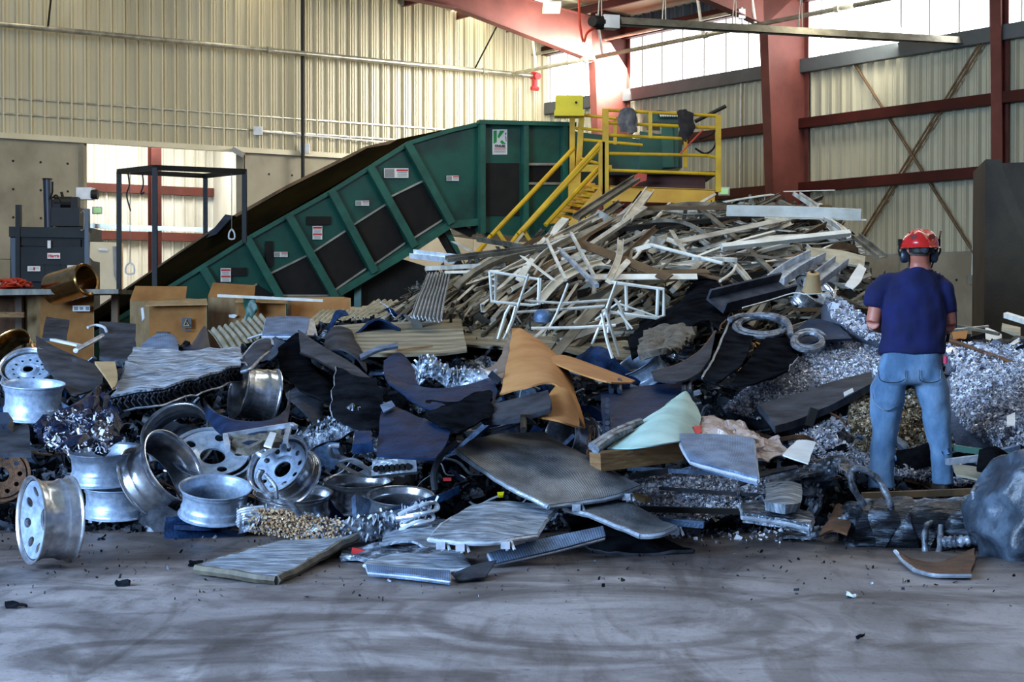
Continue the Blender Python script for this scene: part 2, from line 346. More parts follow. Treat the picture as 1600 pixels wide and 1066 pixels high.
    bp = N.new('ShaderNodeBump'); bp.inputs['Strength'].default_value = .35; bp.inputs['Distance'].default_value = .02; L(nz(9, 8, (1, 1, 1)), bp.inputs['Height']); L(bp.outputs[0], b.inputs['Normal'])
    return m
X['floor'] = concrete_floor()
# ------------------------------------------------------------ building shell
CO = Vector((1.012, 46, 0)); ub = Vector((-.821, -.571, 0)).normalized(); ur = Vector((.571, -.821, 0)).normalized(); ZZ = Vector((0, 0, 1))
def WB(t, d, z): return CO + ub * t + ur * d + ZZ * z        # back wall: t leftwards, d into the room
def WR(s, d, z): return CO + ur * s + ub * d + ZZ * z        # side wall: s towards the camera, d into the room
def wallpx(px, back=True):
    r = (px - 800) / F
    if back: return (CO.x - r * CO.y) / (-ub.x + r * ub.y)
    return (r * CO.y - CO.x) / (ur.x - r * ur.y)
m = M(); a, b_, c_, d_ = WB(26, 0, 0), WB(0, 0, 0), WR(24, 0, 0), Vector((16, -12, 0))
m.poly([(-40, -12, 0), (40, -12, 0), (40, 60, 0), (-40, 60, 0)], (0, 0, -.3))
fl = mk('floor', m, X['floor'], kind='structure'); 
# ribbed panel profile (across .915 m)
def panel_mesh(z0, z1, wd=.915, n=3, rib=.085):
    pr = []
    for k in range(n):
        o = k * wd / n
        pr += [(o, 0), (o + .1, 0), (o + .107, rib * .25), (o + .118, rib * .25), (o + .125, 0), (o + .17, 0), (o + .177, rib * .25), (o + .188, rib * .25), (o + .195, 0), (o + wd / n - .062, 0), (o + wd / n - .045, rib), (o + wd / n - .018, rib), (o + wd / n, 0)]
    m = M(); n_ = len(pr)
    m.v = [(x, y, z) for z in (z0, z1) for x, y in pr] + [(x, y - .02, z) for z in (z0, z1) for x, y in ((0, 0), (wd, 0))]
    m.f = [(i, i + 1, i + 1 + n_, i + n_) for i in range(n_ - 1)] + [(2 * n_, 2 * n_ + 2, 2 * n_ + 3, 2 * n_ + 1)]
    return m
def panels(parent, name, z0, z1, a0, a1, W, dirv, nrm, mtl, gap=.0, **kw):
    """a row of ribbed sheets along a wall, one object each"""
    pm = panel_mesh(z0, z1, **kw); me = None
    rot = Matrix((dirv, nrm, ZZ)).transposed().to_4x4()
    k = 0; s = a0
    while s < a1 - .02:
        if me is None:
            o = mk(name, pm, mtl, parent, local=True); me = o.data
        else:
            o = bpy.data.objects.new(name, me); C.objects.link(o); o.parent = parent
        p = W(s, 0, 0) - Vector(parent.location)
        mt = rot.copy(); mt.translation = p; o.matrix_local = mt
        s += .915; k += 1
wb = empty('wall_back', WB(0, 0, 0), kind='structure')
panels(wb, 'wall_panel', 5.33, 11.6, 0, 20, WB, ub, ur, X['cream'])
m = M(); m.bar(WB(0, .03, 5.3), WB(20, .03, 5.3), .14, .12); mk('trim_1', m, X['cream'], kind='structure')
m = M(); m.bar(WB(0, .06, 5.78), WB(20, .06, 5.78), .03, .03); m.bar(WB(0, .06, 6.12), WB(20, .06, 6.12), .03, .03); mk('trim_2', m, X['galv'], kind='structure')
# back wall concrete panels with tie holes (opening between t1 and t2)
t_r, t_l = wallpx(383), wallpx(127)
wc = empty('wall_back_concrete', WB(0, 0, 0), kind='structure')
def cpanels(W, s0, s1, z1, parent, wd=2.44, th=.22):
    s = s0
    while s < s1 - .01:
        e = min(s + wd, s1); zs = [0, z1 / 2, z1] if z1 > 3.5 else [0, z1]
        for q in range(len(zs) - 1):
            m = M(); A = W(s + .006, 0, zs[q] + .006); B = W(e - .006, 0, zs[q] + .006)
            m.poly([A, B, B + ZZ * (zs[q + 1] - zs[q] - .012), A + ZZ * (zs[q + 1] - zs[q] - .012)], W(0, -th, 0) - W(0, 0, 0))
            o = mk('concrete_panel', m, X['conc'], parent)
            h = M(); nn = max(1, int((e - s) / .61)); 
            for i in range(nn):
                for j in range(max(2, int((zs[q + 1] - zs[q]) / .61))):
                    cc = W(s + .3 + i * .61, .0, zs[q] + .3 + j * .61)
                    if s + .3 + i * .61 > e - .1: continue
                    u = (W(1, 0, 0) - W(0, 0, 0)).normalized(); pts = [cc + u * .028 * math.cos(a) + ZZ * .028 * math.sin(a) for a in [k * math.pi / 3 for k in range(6)]]
                    h.poly(pts, (W(0, .008, 0) - W(0, 0, 0)))
            if h.v: tag(mk('tie_hole', h, X['blackp'], parent), kind='stuff')
        s = e
cpanels(WB, 0, t_r, 5.28, wc); cpanels(WB, t_l, 20, 5.28, wc)
# recess behind the opening: white ribbed wall with red girts and a red post
wrc = empty('wall_recess', WB(t_r, -6, 0), kind='structure')
WB2 = lambda t, d, z: WB(t, d - 6.0, z)
panels(wrc, 'wall_panel', 1.4, 6.6, t_r - 9, t_l + 4, WB2, ub, ur, X['white_pan'])
m = M(); A, B = WB2(t_r - 9, .03, 0), WB2(t_l + 4, .03, 0); m.poly([A, B, B + ZZ * 1.4, A + ZZ * 1.4], ur * -.2); mk('wall_recess_base', m, X['conc'], kind='structure')
for z in (4.72, 3.5):
    m = M(); m.bar(WB2(t_r - 9, .14, z), WB2(t_l + 4, .14, z), .2, .2); m.bar(WB2(t_r - 9, .22, z + .09), WB2(t_l + 4, .22, z + .09), .03, .06); mk('wall_girt', m, X['red'], kind='structure')
m = M(); 
p = P(239, 330, 43.0)
for dd, ww, th in ((0, .26, .02), (.22, .26, .02), (.11, .02, .2)):
    c0 = Vector((p.x, p.y, 0)) + ur * dd; m.box(c0 + ZZ * 3.4, (ww, th, 6.8), Matrix((ub, ur, ZZ)).transposed())
mk('steel_post', m, X['red'], kind='structure')
m = M(); m.bar(WB(t_r + .06, -.1, 0), WB(t_r + .06, -.1, 5.28), .16, .3); m.bar(WB(t_l - .06, -.1, 0), WB(t_l - .06, -.1, 5.28), .16, .3); mk('door_1', m, X['conc'], kind='structure')
m = M(); m.poly([WB(t_l + .1, -.25, 0), WB(t_l + 2.5, -6, 0), WB(t_l + 2.5, -6, 6), WB(t_l + .1, -.25, 6)], ub * .2); m.poly([WB(t_r - .1, -.25, 0), WB(t_r - 2, -6, 0), WB(t_r - 2, -6, 6), WB(t_r - .1, -.25, 6)], -ub * .2); mk('wall_recess_side', m, X['white_pan'], kind='structure')
m = M(); m.poly([WB(t_r - 3, -.2, 6.8), WB(t_l + 3, -.2, 6.8), WB(t_l + 3, -6.2, 6.8), WB(t_r - 3, -6.2, 6.8)], ZZ * .1); mk('ceiling_recess', m, X['white_pan'], kind='structure')
# side wall
ws = empty('wall_right', WR(0, 0, 0), kind='structure')
panels(ws, 'wall_panel', 2.7, 6.85, 0, 21, WR, ur, ub, X['cream_r'])
wsc = empty('wall_right_concrete', WR(0, 0, 0), kind='structure')
cpanels(WR, 0, 21, 2.7, wsc)
cl = empty('window_1', WR(0, 0, 6.9), kind='structure')
m0 = None; s = 0.0
while s < 21:
    m = M(); A = WR(s + .015, 0, 6.9); B = WR(s + .75, 0, 6.9); m.poly([A, B, B + ZZ * 1.45, A + ZZ * 1.45], ub * -.01)
    mk('pane', m, X['clere'], cl)
    m = M(); m.bar(WR(s, .01, 6.9), WR(s, .01, 8.35), .03, .03); mk('frame', m, X['sgrey'], cl)
    s += .765
pu = empty('wall_right_upper', WR(0, 0, 8.4), kind='structure')
panels(pu, 'wall_panel', 8.35, 9.6, 0, 21, WR, ur, ub, X['dkpan'])
def girt(z, h=.2, dep=.2, mt_='girt', nm='wall_girt'):
    m = M(); m.bar(WR(0, .1 + dep / 2, z + h / 2), WR(21, .1 + dep / 2, z + h / 2), dep, .015); m.bar(WR(0, .1 + dep / 2, z - h / 2), WR(21, .1 + dep / 2, z - h / 2), dep, .015)
    m.bar(WR(0, .1 + dep, z), WR(21, .1 + dep, z), .015, h); mk(nm, m, X[mt_], kind='structure')
girt(4.21); girt(5.6); girt(6.85, .28, .16, 'dkpan', 'window_1_sill'); girt(8.35, .22)
# roof with skylights; rises leftwards from the side wall
SL = .11
def RZ(t): return 9.15 + SL * t - .41 * 0
def RP(s, t, dz=0): return WR(s, t, RZ(t) - .35 + dz)
rf = empty('ceiling', RP(0, 0), kind='structure')
strips = [(2.2, 3.1), (8.3, 9.2), (13, 13.9)]
edges = [0] + [e for st in strips for e in st] + [22]
for k in range(len(edges) - 1):
    a, b = edges[k], edges[k + 1]; m = M(); m.poly([RP(0, a), RP(45, a), RP(45, b), RP(0, b)], ZZ * .08)
    if k % 2 == 0: mk('ceiling_panel', m, X['roof'], rf)
    else:
        for q in range(0, 15):
            s0 = q * 3.1; mm = M(); lit = q % 2 == 0
            mm.poly([RP(s0, a), RP(s0 + 3.1, a), RP(s0 + 3.1, b), RP(s0, b)], ZZ * .06); mk('skylight_pane' if lit else 'ceiling_panel', mm, X['skyl'] if lit else X['roof'], rf)
for t in np.arange(1.4, 22, 1.55):
    m = M(); m.bar(RP(0, t, -.11), RP(30, t, -.11), .02, .2); m.bar(RP(0, t + .04, -.21), RP(30, t + .04, -.21), .07, .015); mk('roof_purlin', m, X['red'], kind='structure')
# tapered steel frames
def frame(s, top_w, bot_w, name='steel_column'):
    r = empty(name, WR(s, 0, 0), kind='structure')
    zt = 8.9
    m = M(); m.poly([WR(s, .12, 0), WR(s, bot_w, 0), WR(s, top_w, 7.6), WR(s, top_w + .05, zt), WR(s, .12, zt)], ur * .012); mk('web', m, X['red'], r)
    for pts in (([WR(s, bot_w, 0), WR(s, top_w, 7.6)]), ([WR(s, .12, 0), WR(s, .12, zt)])):
        m = M(); m.bar(pts[0], pts[1], .26, .022, up=tuple(ub)); mk('flange', m, X['red'], r)
    # rafter
    r2 = empty('steel_rafter', WR(s, 0, 8), kind='structure')
    def UT(t): return RZ(t) - .60
    m = M(); m.poly([WR(s, .12, UT(.12)), WR(s, top_w, 7.62), WR(s, 5.2, UT(5.2) - .62), WR(s, 12, UT(12) - .9), WR(s, 20, UT(20) - .9), WR(s, 20, UT(20))], ur * .012); mk('web', m, X['red'], r2)
    m = M(); m.bar(WR(s, top_w, 7.62), WR(s, 5.2, UT(5.2) - .62), .26, .022); m.bar(WR(s, 5.2, UT(5.2) - .62), WR(s, 12, UT(12) - .9), .26, .022); m.bar(WR(s, 12, UT(12) - .9), WR(s, 20, UT(20) - .9), .26, .022); mk('flange', m, X['red'], r2)
    m = M(); m.bar(WR(s, .12, UT(.12)), WR(s, 20, UT(20)), .26, .022); mk('flange', m, X['red'], r2)
s1, s2, s3 = wallpx(985, False), wallpx(1262, False), wallpx(1592, False)
frame(s1, 1.2, .8); frame(s2, 1.32, .92); frame(s3 - .3, .35, .2)
# pipes
def pipe(name, pts, r, label, mt_='galv', cat='pipe', n=10, parts=None):
    m = M(); m.tube(pts, r, n); return mk(name, m, X[mt_], label=label, cat=cat, smooth=True)
o = empty('sprinkler_pipe', WB(0, .5, 7.6), 'long galvanised pipe running across the ribbed back wall', 'pipe')
m = M(); m.tube([WB(.9, .55, 7.6), WB(20, .55, 7.6)], .06, 10); mk('pipe_run', m, X['galv'], o, smooth=True)
for px in (405, 738):
    t = wallpx(px); m = M(); m.tube([WB(t - .06, .55, 7.6), WB(t + .06, .55, 7.6)], .085, 10); mk('coupling', m, X['galv'], o)
m = M(); c0 = WB(.9, .55, 7.6)
m.tube(curve([c0 + ub * .1, c0, c0 + ur * .15 - ZZ * .02], 6), .09, 10); m.tube([c0 - ZZ * .3, c0 + ZZ * .1], .07, 8); m.tube([c0 - ZZ * .32 - ub * .1, c0 - ZZ * .32 + ub * .1], .06, 8); mk('elbow', m, X['sred'], o)
for px, top in ((63, (80, -6)), (724, (783, 28))):
    t = wallpx(px); q = P(*top, WB(t, 2.0, 0).y); m = M(); m.tube([WB(t, .55, 7.66), q], .022, 6); mk('hanger_brace', m, X['blackp'], o)
o = empty('branch_pipe', WR(0, .9, 7.6), 'slim pipe running high across the bright clerestory past both red columns', 'pipe')
m = M(); m.tube([WR(.3, 1.6, 7.6), WR(16, 1.6, 7.6)], .05, 8); mk('pipe_run', m, X['galv'], o, smooth=True)
for s in (3.6, 8.0, 12):
    m = M(); m.tube([WR(s - .06, 1.6, 7.6), WR(s + .06, 1.6, 7.6)], .07, 8); mk('coupling', m, X['galv'], o)
for s in (1.6, 4.3, 7.9, 9.6):
    m = M(); m.tube([WR(s, 1.6, 7.6), WR(s - .1, 1.7, 8.6)], .035, 6); mk('hanger_rod', m, X['barW'], o)
pipe('upper_conduit', [WR(.3, .8, 8.18), WR(9, .8, 8.18)], .04, 'pinkish conduit close under the roof beside the side wall girt', cat='pipe')
t = wallpx(466); pipe('drop_conduit', [WB(t, .25, 11), WB(t, .25, 4.0)], .045, 'black vertical conduit running down the back wall above the conveyor', 'blackp')
t = wallpx(806); pipe('riser_pipe', [WB(t + .1, .3, 7.3), WB(t + .1, .3, 4.2)], .035, 'thin grey riser pipe below the red pipe elbow', 'galv')
m = M(); t = wallpx(471); m.box(WB(t, .2, 5.4), (.22, .12, .22)); mk('junction_box', m, X['white'], label='small white junction box beside the black vertical conduit', cat='electrical box')
m = M(); t = wallpx(398); m.box(WB(t, .2, 5.75), (.2, .12, .2)); m.tube([WB(t - .1, .15, 5.75), WB(t - 4, .15, 5.68)], .02, 6); mk('wall_sensor', m, X['white'], label='small white box with a thin conduit on the ribbed wall above the doorway', cat='sensor')
m = M(); p = P(372, 238, WB(wallpx(372), .3, 0).y); m.box(p, (.25, .4, .12), Matrix.Rotation(.5, 3, 'Y')); mk('security_camera', m, X['sgrey'], label='grey bracket lamp tucked under the wall edge over the doorway corner', cat='lamp')
o = empty('cross_bracing', WR(12, .3, 0), 'crossed steel bracing rods on the side wall behind the worker', 'bracing')
def wr_at(px, py, d=.34): 
    s = wallpx(px, False); y = WR(s, d, 0).y; return P(px, py, y)
for A, B in (((1328, 88), (1540, 425)), ((1540, 62), (1345, 378)), ((1534, 62), (1339, 378))):
    m = M(); m.tube([wr_at(*A), wr_at(*B)], .022 if A[0] > 1400 else .03, 6); mk('brace_rod', m, X['barB'], o)
pipe('wall_conduit', [wr_at(1561, 45), wr_at(1552, 235)], .03, 'pale vertical conduit high on the side wall at the frame edge', 'barW')
m = M(); m.tube([wr_at(1523, 285), wr_at(1519, 430)], .02, 6); m.box(wr_at(1516, 437), (.12, .08, .17)); mk('wall_outlet', m, X['galv'], label='thin conduit ending in a small outlet box on the lower side wall', cat='outlet')
pipe('wall_conduit', [wr_at(1158, 118), wr_at(1156, 300)], .022, 'white thin conduit hanging down the side wall behind the platform', 'barW')
# tube heater
o = empty('tube_heater', P(945, 36, 32), 'hanging radiant tube heater with white burner box and long reflector', 'heater')
A, B = P(968, 33, 32), P(1542, 66, 34.6)
m = M(); u = (B - A).normalized(); sd = u.cross(ZZ).normalized()
for q in (A, B): pass
prof = [(-.14, -.07), (-.06, .07), (.06, .07), (.14, -.07), (.12, -.07), (.05, .055), (-.05, .055), (-.12, -.07)]
m.loft([[q + sd * x + ZZ * y for x, y in prof] for q in (A, B)]); mk('reflector', m, X['galv'], o)
m = M(); m.tube([A - ZZ * .02, B - ZZ * .02], .045, 8); mk('heater_tube', m, X['gry'], o)
m = M(); bx_ = P(952, 35, 32); m.box(bx_, (.3, .28, .24), Matrix((u, -sd, ZZ)).transposed()); mk('burner_box', m, X['white'], o)
m = M(); q = P(933, 35, 31.9); m.tube([q - u * .02, q + u * .12], .13, 14); m.tube([q - u * .1 - Vector((0, .1, 0)), q], .1, 14); mk('blower', m, X['blackp'], o)
m = M(); m.tube(curve([P(930, 42, 31.9), P(917, 52, 31.9), P(912, 66, 31.9), P(907, 45, 31.9), P(905, 20, 31.9), P(905, -20, 31.9)], 20), .025, 6); mk('gas_hose', m, X['orange'], o, smooth=True)
for px, py in ((937, 25), (1037, 36), (1250, 49), (1147, 40)):
    D = 32 + (px - 968) / 574 * 2.6; m = M(); m.tube([P(px - 3, py + 2, D), P(px + 2, -40, D)], .012, 5); m.tube([P(px + 3, py + 2, D), P(px + 2, -40, D)], .012, 5); mk('hanger_chain', m, X['galv'], o)
# high-bay strip lights just inside the frame top
m = M(); m.box(P(862, 12, 35), (.35, .9, .08)); mk('strip_light', m, mat('lit_lamp_cover', '#fff4d0', None, .5, emit=('#fff0c8', 2)), label='glowing strip light close to the red rafter', cat='ceiling light')
m = M(); m.box(P(1159, 22, 37), (.14, .14, .2)); m.tube([P(1159, 12, 37), P(1160, 38, 37)], .03, 6); mk('wall_lamp', m, X['white'], label='small white round lamp on the conduit between the red columns', cat='lamp')
# exit signs
for px, py, D, l in ((152, 329, 36, 'small lit green exit sign in the doorway beside the baler'), (1131, 299, 31, 'small lit green exit sign beyond the yellow platform end')):
    o = empty('exit_sign', P(px, py, D), l, 'sign'); m = M(); m.box(P(px, py, D), (.2, .05, .15)); mk('housing', m, X['white'], o); m = M(); m.box(P(px, py, D - .035), (.15, .02, .1)); mk('face', m, X['exit'], o)
# dark tall container at the right border
m = M(); a, b = P(1540, 495, 25.5), P(1700, 495, 24.5)
m.poly([P(1540, 249, 25.5), P(1564, 249, 25.4), P(1564, 255, 25.4), P(1700, 250, 24.5), P(1700, 600, 24.5), P(1537, 600, 25.5)], (.4, 2.2, 0)); mk('steel_container', m, mat('brown_black_container', '#3a3528', '#24211a', .75, 0, 1.5, .2), label='tall dark steel container cut off by the frame beside the wall', cat='container')
# ------------------------------------------------------------ inclined conveyor
TA = .3
def CV(px, py, off=0.0):
    """point on the conveyor's near side plane seen at a pixel, pushed back by off"""
    r = P(px, py, 10); k = (30.2) / (10 - TA * r.x); q = Vector((r.x * k, 10 * k, CH + (r.z - CH) * k)); return q + CN * off
CN = Vector((-TA, 1, 0)).normalized()
CU = Vector((1, TA, 0)).normalized()
conv = empty('conveyor', CV(450, 600), 'large green inclined scrap conveyor with black covers rising to a boxy head', 'conveyor')
top = [(130, 533), (200, 489), (300, 427), (383, 375), (515, 301), (638, 224), (704, 204), (748, 194)]
bot = [(748, 346), (700, 350), (644, 389), (520, 463), (400, 537), (300, 600), (110, 610)]
m = M(); m.poly([CV(*p) for p in top + bot], CN * .05); mk('side_panel', m, X['green'], conv)
m = M(); m.poly([CV(*p, 1.7) for p in top + bot], CN * .05); mk('side_panel', m, X['green'], conv)
m = M()
for a, b in zip(top[:-1], top[1:]): m.bar(CV(*a, -.03), CV(*b, -.03), .12, .07)
mk('top_rail', m, X['green_e'], conv)
m = M(); lo = [(400, 537), (520, 463), (644, 389), (700, 352), (748, 347)]
for a, b in zip(lo[:-1], lo[1:]): m.bar(CV(*a, -.05), CV(*b, -.05), .14, .12)
mk('bottom_rail', m, X['green_e'], conv)
sk = [(100, 515), (135, 497), (370, 338), (460, 287), (588, 224), (640, 212), (700, 205)]
m = M(); m.poly([CV(*p, .9) for p in sk] + [CV(*p, .9) for p in ((704, 215), (638, 240), (515, 318), (383, 392), (300, 443), (200, 505), (110, 565))], CN * .05); mk('skirt_board', m, X['skirt'], conv)
m = M(); m.poly([CV(*p, .05) for p in ((100, 530), (300, 426), (383, 374), (515, 300), (638, 223), (704, 203))] + [CV(*p, .9) for p in ((700, 205), (640, 212), (588, 224), (460, 287), (370, 338), (135, 497))], (0, 0, .03)); 
m.f = [f for f in m.f]; mk('sloping_cover', m, X['skirt'], conv)
m = M()
for a, b in zip(sk[:-1], sk[1:]): m.bar(CV(*a, .9), CV(*b, .9), .06, .05)
mk('cover_edge', m, X['barB'], conv)
m = M(); m.poly([CV(*p, .3) for p in ((130, 540), (300, 440), (515, 315), (704, 216))] + [CV(*p, 1.5) for p in ((704, 216), (515, 315), (300, 440), (130, 540))], ZZ * -.03); mk('belt', m, X['blackp'], conv)
for a, b in (((316, 421), (352, 482)), ((384, 373), (436, 466)), ((449, 338), (522, 466)), ((515, 299), (583, 426)), ((576, 263), (645, 386)), ((634, 226), (702, 350)), ((252, 462), (290, 520))):
    m = M(); m.bar(CV(*a, -.11), CV(*b, -.11), .13, .16, up=tuple(CN)); mk('stiffener', m, X['green_e'], conv)
for q in ([(419, 429), (484, 397), (515, 462), (436, 462)], [(487, 395), (539, 361), (571, 420), (523, 453)], [(551, 352), (603, 319), (632, 380), (583, 414)], [(611, 307), (662, 282), (690, 344), (643, 374)], [(378, 458), (401, 444), (430, 463), (390, 478)]):
    m = M(); m.poly([CV(*p, -.03) for p in q], CN * .035); o = mk('cover_plate', m, X['dirty'], conv)
    m = M(); m.bar(CV(*q[0], -.04), CV(*q[1], -.04), .03, .03); mk('worn_edge', m, X['galv'], o); m = M(); m.bar(CV(*q[3], -.04), CV(*q[2], -.04), .03, .03); mk('worn_edge', m, X['galv'], o)
# stickers
def sticker(parent, c, wpx, hpx, kind='warn', plane=CV, off=-.06, tilt=0.0):
    cx, cy = c; o = None
    def q(u, v, d=0): 
        x = (u - .5) * wpx; y = (v - .5) * hpx; return plane(cx + x, cy + y + x * tilt, off - d)
    m = M(); m.add([q(0, 0), q(1, 0), q(1, 1), q(0, 1)] + [q(0, 0, -.01), q(1, 0, -.01), q(1, 1, -.01), q(0, 1, -.01)], [(0, 3, 2, 1), (0, 1, 5, 4), (1, 2, 6, 5), (2, 3, 7, 6), (3, 0, 4, 7)])
    o = mk('sticker', m, X['sticker'], parent)
    def rect(u0, v0, u1, v1, mt_, nm='print_bar'):
        mm = M(); mm.add([q(u0, v0, .006), q(u1, v0, .006), q(u1, v1, .006), q(u0, v1, .006)], [(0, 3, 2, 1)]); return mk(nm, mm, X[mt_], o)
    if kind == 'danger':
        rect(.05, .06, .95, .2, 'sred'); rect(.05, .55, .95, .68, 'sred'); mm = M()
        for v in (.27, .36, .45, .75, .84, .92): mm.add([q(.15, v, .006), q(.85, v, .006), q(.85, v + .035, .006), q(.15, v + .035, .006)], [(0, 3, 2, 1)])
        mk('print_line', mm, X['sgrey'], o)
    elif kind == 'wide':
        rect(.02, .08, .42, .92, 'sgrey'); rect(.5, .1, .98, .3, 'sred'); mm = M()
        for v in (.4, .58, .76): mm.add([q(.54, v, .006), q(.94, v, .006), q(.94, v + .07, .006), q(.54, v + .07, .006)], [(0, 3, 2, 1)])
        mk('print_line', mm, X['sgrey'], o)
    return o, q, rect
def text(body, parent, loc, xdir, zdir, size, mtl, name='lettering', bold=0.0, sx=1.0):
    c = bpy.data.curves.new(name, 'FONT'); c.body = body; c.size = size; c.align_x = 'CENTER'; c.align_y = 'CENTER'; c.extrude = .001; c.offset = bold
    c.materials.append(mtl); o = bpy.data.objects.new(name, c); C.objects.link(o)
    x = Vector(xdir).normalized(); z = Vector(zdir).normalized(); n = x.cross(z)
    mt = Matrix((x * sx, z, n)).transposed().to_4x4(); base = Vector((0, 0, 0)); pr = parent
    while pr is not None: base += Vector(pr.location); pr = pr.parent
    me = bpy.data.meshes.new_from_object(o.evaluated_get(bpy.context.evaluated_depsgraph_get())); bpy.data.objects.remove(o); o = bpy.data.objects.new(name, me); C.objects.link(o)
    o.parent = parent; mt.translation = Vector(loc) - base; o.matrix_local = mt; return o
sticker(conv, (352, 430), 16, 21, 'danger'); sticker(conv, (495, 364), 15, 21, 'danger'); sticker(conv, (438, 398), 21, 8, 'wide'); sticker(conv, (565, 318), 21, 8, 'wide'); sticker(conv, (618, 271), 38, 15, 'wide'); sticker(conv, (706, 279), 19, 8, 'wide')
for c_, w_, h_ in (((373, 425), 24, 13), ((497, 345), 38, 13), ((420, 397), 12, 40)):
    m = M(); x, y = c_; m.poly([CV(x - w_ / 2, y - h_ / 2, -.055), CV(x + w_ / 2, y - h_ / 2, -.055), CV(x + w_ / 2, y + h_ / 2, -.055), CV(x - w_ / 2, y + h_ / 2, -.055)], CN * .02); mk('dark_plate', m, X['dirty'], conv)
# head box
hb = [(746, 194), (892, 198), (892, 372), (820, 372), (746, 362)]
m = M(); m.poly([CV(*p, -.1) for p in hb], CN * 1.9); mk('head_box', m, X['green'], conv)
for x in (748, 815, 876):
    m = M(); m.bar(CV(x, 196, -.2), CV(x, 366, -.2), .09, .16, up=tuple(CN)); mk('stiffener', m, X['green_e'], conv)
m = M(); m.bar(CV(742, 193, -.2), CV(892, 197, -.2), .2, .07); mk('top_rail', m, X['green_e'], conv)
m = M(); m.poly([CV(*p, -.13) for p in ((755, 256), (808, 256), (808, 338), (755, 338))], CN * .05); mk('hatch', m, X['blackp'], conv)
m = M(); m.poly([CV(*p, -.13) for p in ((820, 260), (872, 260), (872, 286), (820, 286))], CN * .05); mk('hatch', m, X['dirty'], conv)
m = M(); m.bar(CV(819, 258, -.17), CV(872, 258, -.17), .04); m.bar(CV(819, 288, -.17), CV(888, 288, -.17), .04); mk('hatch_rail', m, X['galv'], conv)
o, q, rect = sticker(conv, (778, 223), 23, 39, 'none', off=-.12)
def qpoly(pts, mt_, nm, d=.007):
    mm = M(); mm.add([q(u, v, d) for u, v in pts], [tuple(range(len(pts)))[::-1]]); return mk(nm, mm, X[mt_], o)
qpoly([(.06, .05), (.28, .05), (.28, .5), (.12, .56), (.06, .56)], 'sgreen', 'logo_shape'); qpoly([(.5, .05), (.82, .05), (.42, .36), (.34, .28)], 'sgreen', 'logo_shape'); qpoly([(.62, .42), (.92, .58), (.62, .58), (.5, .5)], 'sgreen', 'logo_shape')
qpoly([(.84, .16), (.93, .12), (.9, .24)], 'sblack', 'logo_shape'); qpoly([(.84, .25), (.93, .3), (.95, .5), (.88, .45)], 'sgrey', 'logo_shape')
text('KRAUSE', o, q(.5, .66, .01), CU, ZZ, .052, X['sblack'], bold=.002)
rect(.1, .73, .9, .755, 'sred'); rect(.1, .80, .9, .83, 'sgrey'); rect(.1, .88, .9, .91, 'sgrey')
# supports under the head
for a, b, f_ in (((698, 352), (722, 405), 'green_e'), ((752, 340), (770, 372), 'green_e'), ((700, 345), (742, 365), 'blackp'), ((742, 362), (764, 340), 'blackp'), ((563, 440), (563, 480), 'green_e'), ((690, 360), (728, 425), 'blackp')):
    m = M(); m.bar(CV(*a, .2), CV(*b, .2), .12, .12); mk('support_leg', m, X[f_], conv)
for x in (600, 760, 880):
    m = M(); b0 = CV(x, 400, .8); m.bar(b0, Vector((b0.x, b0.y, 0)), .2, .2); mk('support_leg', m, X['blackp'], conv)
m = M(); m.poly([CV(*p, .4) for p in ((545, 430), (625, 400), (690, 420), (690, 470), (545, 480))], CN * .9); mk('drive_housing', m, X['blackp'], conv)
# ------------------------------------------------------------ second green machine behind the platform
gm = empty('shredder_hopper', P(1020, 300, 31.5), 'dark green machine hopper standing behind the yellow railings', 'machine')
m = M(); m.poly([P(x, y, 31.4) for x, y in ((893, 205), (1000, 218), (1000, 290), (893, 290))], (0, 1.8, 0)); mk('body', m, X['green'], gm)
m = M(); m.poly([P(x, y, 30.9) for x, y in ((1000, 205), (1066, 215), (1066, 262), (1000, 270))], (0, 1.6, 0)); mk('body', m, X['green'], gm)
m = M(); m.poly([P(x, y, 31.6) for x, y in ((1012, 176), (1020, 190), (1062, 193), (1062, 181), (1058, 176), (1030, 172))], (0, 1.4, 0)); mk('feed_cover', m, X['green'], gm)
for k in range(9):
    m = M(); x = 1030 + k * 3.6; m.bar(P(x, 175, 31.5), P(x + 4, 182, 31.45), .03, .03); mk('tooth', m, X['white'], gm)
m = M(); m.bar(P(1041, 195, 30.8), P(1044, 262, 30.8), .2, .2); m.bar(P(1055, 195, 30.8), P(1055, 262, 30.8), .1, .1); mk('post', m, X['green_e'], gm)
# ------------------------------------------------------------ yellow platform with stairs
pf = empty('access_platform', P(1030, 318, 28.5), 'yellow steel access platform with railings above the bar heap', 'platform')
D0, D1 = 28.3, 30.0
m = M(); m.poly([P(x, y, D0) for x, y in ((946, 291), (1117, 297), (1117, 319), (943, 314))], (0, .12, 0)); m.poly([P(x, y, D0) for x, y in ((946, 290), (1117, 296), (1117, 298), (946, 292))], (0, .3, 0)); mk('edge_beam', m, X['yellow2'], pf)
m = M(); m.poly([P(1000, 270, D0 + .4), P(1102, 270, D0 + .4), P(1102, 298, D0 + .4), P(1000, 295, D0 + .4)], (0, .8, 0)); mk('brown_box', m, mat('brown_steel_box', '#5e2c18', '#4a2212', .5, 0, 2), pf)
m = M(); m.poly([P(x, y, D0) for x, y in ((946, 269), (1122, 268), (1122, 272), (946, 273))], (0, 1.7, 0)); mk('deck', m, X['blackp'], pf)
m = M(); m.poly([P(x, y, D0 + .5) for x, y in ((946, 272), (1004, 275), (1004, 292), (946, 290))], (0, .6, 0)); mk('deck_support', m, X['rust'], pf)
def rail(a, b, d0=D0, d1=D0, r=.027, nm='rail', mt_='yellow', par=None):
    m = M(); m.tube([P(a[0], a[1], d0), P(b[0], b[1], d1)], r, 8); return mk(nm, m, X[mt_], par or pf, smooth=True)
